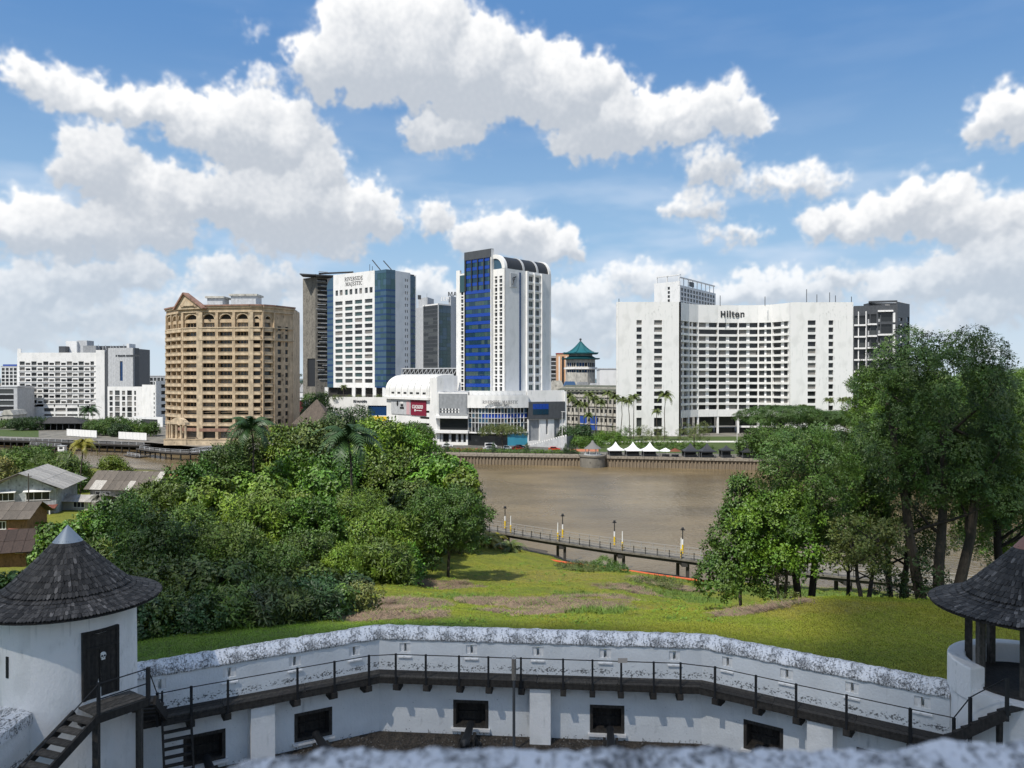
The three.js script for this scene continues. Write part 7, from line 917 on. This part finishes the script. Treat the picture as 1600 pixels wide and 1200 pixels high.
// ------------------------------------------------------------------ court inside the wall
{
  const c = inner(0.02), gravT = dataTex(512, (u, v) => { const k = 0.62 + 0.35 * tn(u, v, 22, 4, 4) + 0.25 * tn(u, v, 5, 3, 1); return [k, k * 0.95, k * 0.88]; });
  const e = quadPrism([...c.map((p) => add2(p, [0, 0])), [14.5, -8], [-14.5, -8]], FLOOR - 0.15, FLOOR); struct('court_ground', e, std(0.13, 0.115, 0.10, 0.95, { map: rep(gravT, 1 / 2.5), bumpMap: rep(gravT, 1 / 2.5), bumpScale: 0.05 }));
  const stone = new THREE.IcosahedronGeometry(0.5, 0), r = rng(8), im = new THREE.InstancedMesh(stone, leafM(1, 1, 1, 0.95), 5200); for (let i = 0; i < 5200; i++) { const x = -8 + 18 * r(), z = -24 - 5.6 * r(), s = 0.02 + 0.07 * r() ** 3, v = 0.05 + 0.14 * r(); im.setMatrixAt(i, new THREE.Matrix4().compose(V(x, FLOOR + s * 0.1, z), new THREE.Quaternion().setFromEuler(new THREE.Euler(r() * 6, r() * 6, r() * 6)), V(s * 1.4, s * 0.6, s))); im.setColorAt(i, new THREE.Color(v, v * 0.92, v * 0.82)); } im.name = 'gravel'; im.userData = { kind: 'stuff', label: 'loose dark gravel and chips on the fort court', category: 'gravel' }; scene.add(im);
  // cannons behind the ports
  const ports = [[318, 'leftmost, half hidden by the ladder'], [488, 'second from the left'], [738, 'left of the thin mast'], [953, 'right of the central buttress'], [1193, 'below the fifth gun port']];
  for (const [px, w] of ports) { const h = hitLine(WALL, px), u = unit(WALL[h.i], WALL[h.i + 1]), n = [-u[1], u[0]], g = thing('cannon', `black iron cannon on carriage, ${w}`, 'cannon', [h.p[0] + n[0] * 1.25, FLOOR, h.p[1] + n[1] * 1.25], Math.atan2(-u[1], u[0]), 'fort cannons');
    const bar_ = new THREE.LatheGeometry([[0.02, -0.12], [0.07, -0.1], [0.05, -0.02], [0.17, 0], [0.185, 0.1], [0.16, 0.5], [0.13, 1.2], [0.115, 1.45], [0.15, 1.5], [0.14, 1.6], [0.06, 1.6]].map((p) => new THREE.Vector2(...p)), 14); bar_.rotateX(-Math.PI / 2 + 0.04); bar_.translate(0, 0.52, 0.75); mk('barrel', bar_, iron, g);
    for (const s of [-1, 1]) { mk('carriage_cheek', [bx(0.1, 0.22, 1.1, s * 0.22, 0.14, 0.2), bx(0.1, 0.16, 0.6, s * 0.22, 0.36, 0.0)], timber[1], g); for (const zz of [-0.2, 0.55]) { const wl = mk('wheel', new THREE.CylinderGeometry(0.15, 0.15, 0.09, 14).rotateZ(Math.PI / 2), timber[0], g); wl.position.set(s * 0.33, 0.15, zz); } } mk('axle', [bx(0.6, 0.08, 0.08, 0, 0.11, -0.2), bx(0.6, 0.08, 0.08, 0, 0.11, 0.55)], iron, g); }
  { const [x, z] = pt(803, 28.6), g = thing('mast', 'thin weathered metal mast standing before the central buttress', 'mast', [x, FLOOR, z]); mk('pole', cyl(0.055, 0.05, 3.3, 0, 0, 0, 10), std(0.06, 0.065, 0.07, 0.6), g); mk('sleeve', cyl(0.085, 0.085, 0.75, 0, 2.55, 0, 10), std(0.30, 0.28, 0.26, 0.8, { map: rep(conc, 2) }), g); mk('top_ring', new THREE.TorusGeometry(0.07, 0.02, 6, 12).translate(0, 3.36, 0), M.lgrey, g); mk('foot', bx(0.3, 0.06, 0.3), iron, g); }
}
// ------------------------------------------------------------------ shingled turret roofs
const shingleM = Array.from({ length: 7 }, (_, i) => { const v = [0.100, 0.062, 0.130, 0.045, 0.165, 0.080, 0.32][i]; return std(v * 1.03, v, v * 1.0, 0.85, { map: rep(woodT, 1 / 0.35) }); });
function shingleRoof(g, prof, yaw, seed) {                                // prof: [radius, height] from eave to apex; rows of overlapping split shingles
  const r = rng(seed), rows = [], cam = V(-g.position.x, 0, -g.position.z).normalize(); let acc = 0;
  const P = prof.map(([a, b]) => new THREE.Vector2(a, b)), cum = [0]; for (let i = 1; i < P.length; i++) cum.push(cum[i - 1] + P[i].distanceTo(P[i - 1])); const tot = cum.at(-1), at = (s) => { let i = 0; while (i < P.length - 2 && s > cum[i + 1]) i++; const t = (s - cum[i]) / (cum[i + 1] - cum[i]); return [P[i].clone().lerp(P[i + 1], t), P[i + 1].clone().sub(P[i]).normalize()]; };
  const exposed = 0.2, list = [];
  for (let s = 0; s < tot - 0.12; s += exposed) { const [p, t] = at(s), n = Math.max(7, Math.round(TAU * p.x / 0.095)); for (let k = 0; k < n; k++) list.push({ s, a: (k + 0.5 * ((s / exposed) % 2 | 0) + 0.3 * (r() - 0.5)) / n * TAU, w: TAU * p.x / n * (0.82 + 0.2 * r()), l: exposed * (1.5 + 0.35 * r()), sl: (r() - 0.5) * 0.06 }); }
  const shapes = [0, 1, 2, 3].map((k) => { const s = new THREE.Shape(); s.moveTo(-0.5, 1); s.lineTo(-0.5, 0.16); s.lineTo(-0.30 + 0.05 * k, 0.03); s.lineTo(-0.05, 0); s.lineTo(0.30 - 0.05 * k, 0.03 + 0.02 * k); s.lineTo(0.5, 0.18); s.lineTo(0.5, 1); s.closePath(); return new THREE.ExtrudeGeometry(s, { depth: 0.02, bevelEnabled: false }); });
  const rest = []; let parts = [];
  const place = (q, o) => { const [p, t] = at(q.s + q.sl * 0.5), n = V(Math.cos(q.a) * t.y, -t.x, Math.sin(q.a) * t.y).normalize(), up = V(Math.cos(q.a) * t.x, t.y, Math.sin(q.a) * t.x).normalize(); const tilt = up.clone().addScaledVector(n, -0.055).normalize(), x = tilt.clone().cross(n).normalize(), nn = x.clone().cross(tilt).normalize(); o.makeBasis(x.multiplyScalar(q.w), tilt.multiplyScalar(q.l), nn).setPosition(Math.cos(q.a) * p.x + n.x * 0.03, p.y + n.y * 0.03, Math.sin(q.a) * p.x + n.z * 0.03); return n; };
  const m4 = new THREE.Matrix4(); for (const q of list) { const [p] = at(q.s), n = place(q, m4), pos = V(Math.cos(q.a) * p.x, 0, Math.sin(q.a) * p.x), face = n.x * cam.x + n.z * cam.z, see = (p.y < 1e9) ? face : 0; q.see = see * (q.w * q.l); q.m = m4.clone(); }
  list.sort((a, b) => b.see - a.see);
  list.forEach((q, i) => { const geo = shapes[i % 4], mat = (r() < 0.035 ? shingleM[6] : pick(shingleM.slice(0, 6), r)); if (i < 295) { const m = new THREE.Mesh(geo, mat); m.name = 'shingle'; m.matrix.copy(q.m); m.matrixAutoUpdate = false; q.m.decompose(m.position, m.quaternion, m.scale); m.matrixAutoUpdate = true; g.add(m); } else rest.push([clean(geo.clone().applyMatrix4(q.m)), mat]); });
  for (const mat of new Set(rest.map((x) => x[1]))) { const m = mk('shingles', uvBox(mergeGeometries(rest.filter((x) => x[1] === mat).map((x) => x[0]))), mat, g); m.userData.kind = 'stuff'; }
  mk('roof_boarding', new THREE.LatheGeometry([new THREE.Vector2(P[0].x - 0.06, P[0].y - 0.06), ...P.map((p) => new THREE.Vector2(Math.max(0.01, p.x - 0.02), p.y - 0.02))], 40), timber[3], g);
}
const roofProf = [[2.7, -2.14], [2.4, -2.03], [2.1, -1.93], [1.88, -1.84], [1.70, -1.70], [1.46, -1.48], [1.22, -1.24], [0.93, -0.96], [0.64, -0.66], [0.4, -0.4], [0.2, -0.18], [0.05, -0.02]].map(([a, b]) => [a, b + 1.98]);
{
  const C = [...pt(105, 25)], g = thing('round_turret', 'round white turret with shingled conical roof and skull painted door', 'turret', [C[0], FLOOR - 0.3, C[1]]), R = 1.95, H = 23.15 - FLOOR + 0.3, cam = [-C[0] / Math.hypot(...C), -C[1] / Math.hypot(...C)], rt = [-cam[1] * -1 * -1, cam[0]];
  const right = [cam[1], -cam[0]], dirAt = (deg) => { const a = deg * Math.PI / 180; return [cam[0] * Math.cos(a) + right[0] * Math.sin(a), cam[1] * Math.cos(a) + right[1] * Math.sin(a)]; };
  const wallG = new THREE.CylinderGeometry(R, R * 1.02, H, 48, 1, true); { const uv = wallG.attributes.uv; for (let i = 0; i < uv.count; i++) uv.setXY(i, uv.getX(i) * TAU * R, uv.getY(i) * H); } wallG.translate(0, H / 2, 0); mk('wall', wallG, plasterPlain, g);
  const rg = new THREE.Group(); const rf = g; { const sub = { x: 0 }; const y = 23.3 - (FLOOR - 0.3); const holder = new THREE.Group(); holder.name = 'roof'; holder.position.set(0, y, 0); g.add(holder); const proxy = Object.assign(holder, {}); const save = holder.position.clone(); holder.position.set(C[0], y, C[1]); shingleRoof(holder, roofProf, 0, 5); holder.position.copy(save); mk('finial_cap', new THREE.ConeGeometry(0.43, 0.52, 20).translate(0, 1.88, 0), std(0.30, 0.34, 0.38, 0.5, { metalness: 0.3 }), holder); }
  // door
  const dd = dirAt(26), yaw = Math.atan2(dd[0], dd[1]), door = new THREE.Group(); door.name = 'door'; door.position.set(dd[0] * (R - 0.03), 20.5 - FLOOR + 0.3, dd[1] * (R - 0.03)); door.rotation.y = yaw; g.add(door);
  mk('door_frame', [bx(0.09, 1.92, 0.16, -0.5, 0, 0), bx(0.09, 1.92, 0.16, 0.5, 0, 0), bx(1.09, 0.1, 0.16, 0, 1.92, 0)], timber[3], door); for (let k = 0; k < 6; k++) mk('plank', bx(0.148, 1.9, 0.04, -0.375 + k * 0.15, 0, 0.02 + 0.006 * (k % 2)), timber[k % 3], door); for (const y of [0.35, 1.45]) mk('ledge_bar', bx(0.9, 0.09, 0.05, 0, y, 0.06), timber[3], door); mk('wicket_edge', bx(0.02, 1.1, 0.05, -0.05, 0.35, 0.06), timber[3], door);
  mk('skull_emblem', [new THREE.SphereGeometry(0.1, 14, 10).scale(1, 1.05, 0.25).translate(0.05, 1.22, 0.06), bx(0.11, 0.07, 0.05, 0.05, 1.09, 0.06)], std(0.72, 0.72, 0.68, 0.7), door); mk('skull_sockets', [new THREE.SphereGeometry(0.028, 8, 6).translate(0.012, 1.21, 0.085), new THREE.SphereGeometry(0.028, 8, 6).translate(0.09, 1.21, 0.085), new THREE.SphereGeometry(0.014, 6, 5).translate(0.05, 1.165, 0.09)], iron, door);
  for (const [deg, y, w, h] of [[-52, 21.6, 0.1, 0.62]]) { const q = dirAt(deg), m = mk('loophole', bx(w, h, 0.06), iron, g); m.position.set(q[0] * R * 1.0, y - FLOOR, q[1] * R * 1.0); m.rotation.y = Math.atan2(q[0], q[1]); }
  { const q = dirAt(-72), m = new THREE.Group(); m.name = 'flood_light'; m.position.set(q[0] * (R + 0.18), 21.7 - FLOOR + 0.3, q[1] * (R + 0.18)); m.rotation.y = Math.atan2(q[0], q[1]) + 0.5; g.add(m); mk('lamp_body', bx(0.42, 0.26, 0.2, 0, 0, 0, 0, 0.3), M.dgrey, m); mk('lamp_glass', bx(0.34, 0.19, 0.03, 0, 0.03, 0.1, 0, 0.3), M.lgrey, m); mk('bracket', bx(0.05, 0.05, 0.3, 0, 0.08, -0.2), iron, m); mk('conduit', cyl(0.02, 0.02, 3.5, 0.1, -3.6, -0.1, 6), M.lgrey, m); }
  { const q = dirAt(20), m = mk('plinth', bx(0.9, 0.1, 0.5), timber[3], g); m.position.set(q[0] * R, 20.15 - FLOOR, q[1] * R); m.rotation.y = Math.atan2(q[0], q[1]); }
  // wall running from the turret towards the viewer
  const lw = thing('side_wall', 'low white rampart wall with mossy top left of the turret', 'wall', [-13.9, FLOOR, -22]), cap2 = new THREE.BoxGeometry(1.2, 0.3, 7.2, 10, 3, 50), cp = cap2.attributes.position; for (let i = 0; i < cp.count; i++) { const x = cp.getX(i), y = cp.getY(i), z = cp.getZ(i); cp.setY(i, y + (y > 0 ? 0.12 * (1 - (x / 0.6) ** 2) : 0) + 0.025 * n3(x * 3, y, z * 3)); } cap2.computeVertexNormals(); cap2.translate(-0.55, CAPY - FLOOR, 2.2); mk('coping', uvBox(cap2), lichen, lw); mk('wall_face', bx(1.0, CAPY - FLOOR, 7.2, -0.52, 0, 2.2), plaster, lw);
  // landing, ramp to the gallery, stairs, ladder
  const st = thing('turret_landing', 'weathered timber landing and steps below the skull door', 'landing', [0, 0, 0]), L0 = [C[0] + dd[0] * (R + 0.02), C[1] + dd[1] * (R + 0.02)], side = [dd[1], -dd[0]], lp = (a, b) => [L0[0] + side[0] * a + dd[0] * b, L0[1] + side[1] * a + dd[1] * b], LY = 20.42;
  for (let k = 0; k < 5; k++) mk('plank', quadPrism([lp(-0.7, 0.05 + k * 0.19), lp(0.85, 0.05 + k * 0.19), lp(0.85, 0.225 + k * 0.19), lp(-0.7, 0.225 + k * 0.19)], LY - 0.06, LY + 0.006 * (k % 2)), timberG[k % 3], st);
  mk('fascia_beam', quadPrism([lp(-0.75, 1.0), lp(0.9, 1.0), lp(0.9, 1.08), lp(-0.75, 1.08)], LY - 0.25, LY - 0.02), timber[1], st);
  for (const a of [-0.6, 0.7]) { const p = lp(a, 0.85); mk('support_post', bx(0.16, LY - 0.25 - FLOOR, 0.16, p[0], FLOOR, p[1]), timberG[2], st); }
  const D0 = hitLine(inner(0.38), 235)?.p ?? add2(WALL[0], [0.9, 0.6]), R0 = lp(0.85, 0.5); for (let k = 0; k < 4; k++) { const t = (k + 0.5) / 4, m = mk('ramp_step', bx(0.95, 0.07, Math.hypot(D0[0] - R0[0], D0[1] - R0[1]) / 4 + 0.06), timber[k % 4], st); m.position.set(lerp(R0[0], D0[0], t), lerp(LY - 0.2, DECK + 0.08, t), lerp(R0[1], D0[1], t)); m.rotation.y = Math.atan2(D0[0] - R0[0], D0[1] - R0[1]); }
  for (const s of [-1, 1]) { const v = unit(R0, D0), n = [-v[1] * 0.48 * s, v[0] * 0.48 * s]; mk('stringer', beam([R0[0] + n[0], LY - 0.25, R0[1] + n[1]], [D0[0] + n[0], DECK - 0.12, D0[1] + n[1]], 0.08, 0.26), timber[3], st); }
  const S0 = lp(-0.72, 0.55), S1 = [S0[0] - 0.9, S0[1] + 2.3], vS = unit(S0, S1), nS = [-vS[1], vS[0]]; for (let k = 0; k < 7; k++) { const t = (k + 0.5) / 7, m = mk('stair_tread', bx(0.9, 0.05, 0.3), timberG[k % 3], st); m.position.set(lerp(S0[0], S1[0], t), lerp(LY - 0.1, DECK + 0.1, t), lerp(S0[1], S1[1], t)); m.rotation.y = Math.atan2(vS[0], vS[1]); }
  for (const s of [-1, 1]) mk('stringer', beam([S0[0] + nS[0] * 0.46 * s, LY - 0.12, S0[1] + nS[1] * 0.46 * s], [S1[0] + nS[0] * 0.46 * s, DECK, S1[1] + nS[1] * 0.46 * s], 0.07, 0.24), timber[1], st);
  const post = (p, y, h, r = 0.03) => mk('rail_post', bx(r * 2, h, r * 2, p[0], y, p[1]), iron, st), railB = (a, ya, b, yb) => mk('hand_rail', bar([a[0], ya, a[1]], [b[0], yb, b[1]], 0.018), iron, st);
  const q0 = lp(-0.62, 1.02), q1 = lp(0.15, 1.02), q2 = lp(0.88, 1.02), q3 = [D0[0] + 0.35, D0[1] + 0.35], q4 = [S1[0] + nS[0] * -0.46, S1[1] + nS[1] * -0.46]; post(q0, LY - 0.15, 1.05, 0.04); post(q2, LY - 0.2, 1.1, 0.05); post(q3, DECK - 0.2, 1.1, 0.035); post(q4, DECK - 0.1, 1.0); railB(q0, LY + 0.86, q2, LY + 0.86); railB(q0, LY + 0.42, q2, LY + 0.42); railB(q2, LY + 0.86, q3, DECK + 0.86); railB(q0, LY + 0.86, q4, DECK + 0.86); { const h = hitLine(inner(0.76), 298); railB(q3, DECK + 0.86, h.p, DECK + 0.85); }
  const ld = thing('court_ladder', 'steep dark timber ladder from gallery down to the court', 'ladder', [0, 0, 0]), hA = hitLine(inner(0.78), 252).p, hB = hitLine(inner(0.78), 297).p, out = [0.42, 0.75]; for (let k = 0; k < 9; k++) { const t = k / 9, y = DECK - 0.2 - t * 2.1, o = t * 1.0, a = add2(hA, out, o), b = add2(hB, out, o); mk('rung', beam([a[0], y, a[1]], [b[0], y, b[1]], 0.16, 0.05), timber[k % 4], ld); } for (const p of [hA, hB]) { mk('stile', beam([p[0], DECK + 0.9, p[1]], [p[0], DECK - 0.1, p[1]].map((v, i) => v + (i === 0 ? 0.001 : 0)), 0.05, 0.05), iron, ld); const e = add2(p, out, 1.05); mk('stile', beam([p[0], DECK - 0.1, p[1]], [e[0], FLOOR, e[1]], 0.06, 0.16), timber[3], ld); }
}
// ------------------------------------------------------------------ open kiosk at right: ring wall, posts, shingled roof
{
  const C = pt(1610, 24), g = thing('roof_kiosk', 'open round kiosk with shingled roof on posts above a white ring wall', 'kiosk', [C[0], FLOOR - 0.3, C[1]]), o = FLOOR - 0.3, camA = Math.atan2(-C[1], -C[0]), FY = 20.85;
  const ringG = (r0, r1, y0, y1, a0, a1) => { const s = new THREE.Shape(); s.absarc(0, 0, r1, a0, a1, false); s.absarc(0, 0, r0, a1, a0, true); s.closePath(); const e = new THREE.ExtrudeGeometry(s, { depth: y1 - y0, bevelEnabled: true, bevelSize: 0.05, bevelThickness: 0.05, bevelSegments: 3, curveSegments: 40 }); e.rotateX(Math.PI / 2); e.translate(0, y1 - o, 0); return uvBox(e); };
  mk('ring_wall', ringG(1.72, 2.12, FY - 0.3, 21.45, camA + 0.75, camA + TAU - 0.85), plasterPlain, g); { const s = new THREE.CylinderGeometry(2.12, 2.15, FY - o, 48); s.translate(0, (FY - o) / 2, 0); mk('base_wall', uvBox(s), plasterPlain, g); } mk('floor_boards', cyl(1.73, 1.73, 0.06, 0, FY - o, 0, 40), timber[0], g);
  for (let k = 0; k < 8; k++) { const a = camA + 0.08 + k * TAU / 8, x = Math.cos(a) * 1.6, z = Math.sin(a) * 1.6; mk('post', bx(0.19, 23.3 - FY, 0.19, x, FY - o, z, -a), timberG[k % 3], g); }
  mk('ring_beam', new THREE.TorusGeometry(1.6, 0.08, 6, 32).rotateX(Math.PI / 2).translate(0, 23.22 - o, 0), timber[1], g);
  const holder = new THREE.Group(); holder.name = 'roof'; const y = 23.3 - o; holder.position.set(C[0], y, C[1]); shingleRoof(holder, roofProf, 0, 9); holder.position.set(0, y, 0); g.add(holder); mk('finial_cap', new THREE.ConeGeometry(0.43, 0.52, 20).translate(0, 1.88, 0), std(0.32, 0.15, 0.11, 0.6), holder);
  const st = thing('kiosk_landing', 'dark timber landing and steps leading up to the kiosk', 'landing', [0, 0, 0]), E = inner(0.4)[3], E2 = inner(0.76)[3], top = [C[0] + Math.cos(camA + 0.1) * 2.3, C[1] + Math.sin(camA + 0.1) * 2.3], v = unit(E, top), n = [-v[1], v[0]];
  for (let k = 0; k < 8; k++) { const t = (k + 0.5) / 8, m = mk('ramp_plank', bx(1.1, 0.06, Math.hypot(top[0] - E[0], top[1] - E[1]) / 8 - 0.015), timber[k % 4], st); m.position.set(lerp(E[0], top[0], t), lerp(DECK, FY, t), lerp(E[1], top[1], t)); m.rotation.y = Math.atan2(v[0], v[1]); }
  for (const s of [-1, 1]) mk('stringer', beam([E[0] + n[0] * 0.55 * s, DECK - 0.14, E[1] + n[1] * 0.55 * s], [top[0] + n[0] * 0.55 * s, FY - 0.12, top[1] + n[1] * 0.55 * s], 0.08, 0.26), timber[1], st);
  const A0 = hitLine(inner(0.76), 1424).p; const P = [[A0, DECK, 0.85], [[E2[0] + 0.1, E2[1] + 0.2], DECK - 0.1, 1.0], [[lerp(E[0], top[0], 0.5) + n[0] * 0.5, lerp(E[1], top[1], 0.5) + n[1] * 0.5], 19.8, 1.0], [[top[0] + n[0] * 0.5, top[1] + n[1] * 0.5], FY, 0.9]]; P.forEach(([p, yy, h], k) => { mk('rail_post', bx(0.08, h + 0.3, 0.08, p[0], yy - 0.3, p[1]), iron, st); if (k) { const [a, ya, ha] = P[k - 1]; mk('hand_rail', bar([a[0], ya + ha, a[1]], [p[0], yy + h, p[1]], 0.018), iron, st); } });
  for (const t of [0.25, 0.75]) mk('support_post', bx(0.17, lerp(DECK, FY, t) - 0.15 - FLOOR, 0.17, lerp(E[0], top[0], t), FLOOR, lerp(E[1], top[1], t)), timber[2], st);
  mk('bracket', bx(0.3, 0.4, 0.3, E2[0] - 0.4, DECK - 0.62, E2[1] + 0.1), timber[3], st);
  const rw = thing('rampart_block', 'white rampart block under the kiosk landing at right', 'wall', [15.0, FLOOR, -20.6]); mk('wall_face', bx(1.4, 2.3, 5, 0.6, 0, 1.2), plaster, rw); 
}
// ------------------------------------------------------------------ rough stone ledge of the tower the view is taken from
{
  const g = new THREE.BoxGeometry(3.4, 0.5, 0.42, 340, 8, 42), p = g.attributes.position; for (let i = 0; i < p.count; i++) { const x = p.getX(i), y = p.getY(i), z = p.getZ(i); const up = y > 0.2 ? 1 : 0.3; p.setXYZ(i, x, y + up * (0.012 * fbm(x * 3.2 + 4, z * 3, 3) + 0.009 * fbm(x * 14, z * 14, 3) - 0.05 * sstep(-0.36, -0.62, x) + 0.006 * sstep(0.3, 0.75, x)), z + 0.02 * fbm(x * 5 + 9, y * 5, 3)); }
  g.computeVertexNormals(); g.translate(0.1, 29.462 - 0.25, -0.95);
  const t = thing('tower_parapet', 'rough lichened stone ledge, out of focus at the bottom edge', 'ledge', [0, 0, 0]), st = std(0.82, 0.81, 0.80, 0.95, { map: rep(lichenT, 1 / 0.6), bumpMap: rep(lichenT, 1 / 0.6), bumpScale: 0.006 }); mk('coping_stone', uvBox(g), st, t); mk('tower_wall', bx(9, 29.1 - FLOOR, 0.6, 0, FLOOR, -0.55), plasterPlain, t); mk('tower_roof', bx(9, 0.3, 8.4, 0, 28.3, 3.95), M.concrete, t);
}
// ------------------------------------------------------------------ a thin cloud between the sun and the fort shades the fort, the mound and the trees beside it
{
  const alt = 340, k = alt / SUN.y, geos = []; for (const [x, z, r] of [[-42, -44, 32], [46, -40, 27], [0, -13, 35], [-30, 10, 40], [35, 5, 38]]) { const e = new THREE.IcosahedronGeometry(1, 5), p = e.attributes.position; for (let i = 0; i < p.count; i++) { const v = V(p.getX(i), p.getY(i), p.getZ(i)), d = 1 + 0.10 * n3(v.x * 2 + x, v.y * 2, v.z * 2 + z) + 0.05 * n3(v.x * 5, v.y * 5 + x, v.z * 5); p.setXYZ(i, v.x * d, v.y * d, v.z * d); } e.scale(r, 7, r); e.translate(x + SUN.x * k, 12 + SUN.y * k, z + SUN.z * k); geos.push(mergeVertices(e)); }
  const g = mergeGeometries(geos.map((e) => { e.computeVertexNormals(); return clean(e); })), m = std(0.9, 0.9, 0.9, 1, { transparent: true, opacity: 0.5 }); const c = struct('cloud', g, m);
}
scene.traverse((o) => { if (o.isMesh) { o.castShadow = true; o.receiveShadow = true; } });
renderer.render(scene, camera);
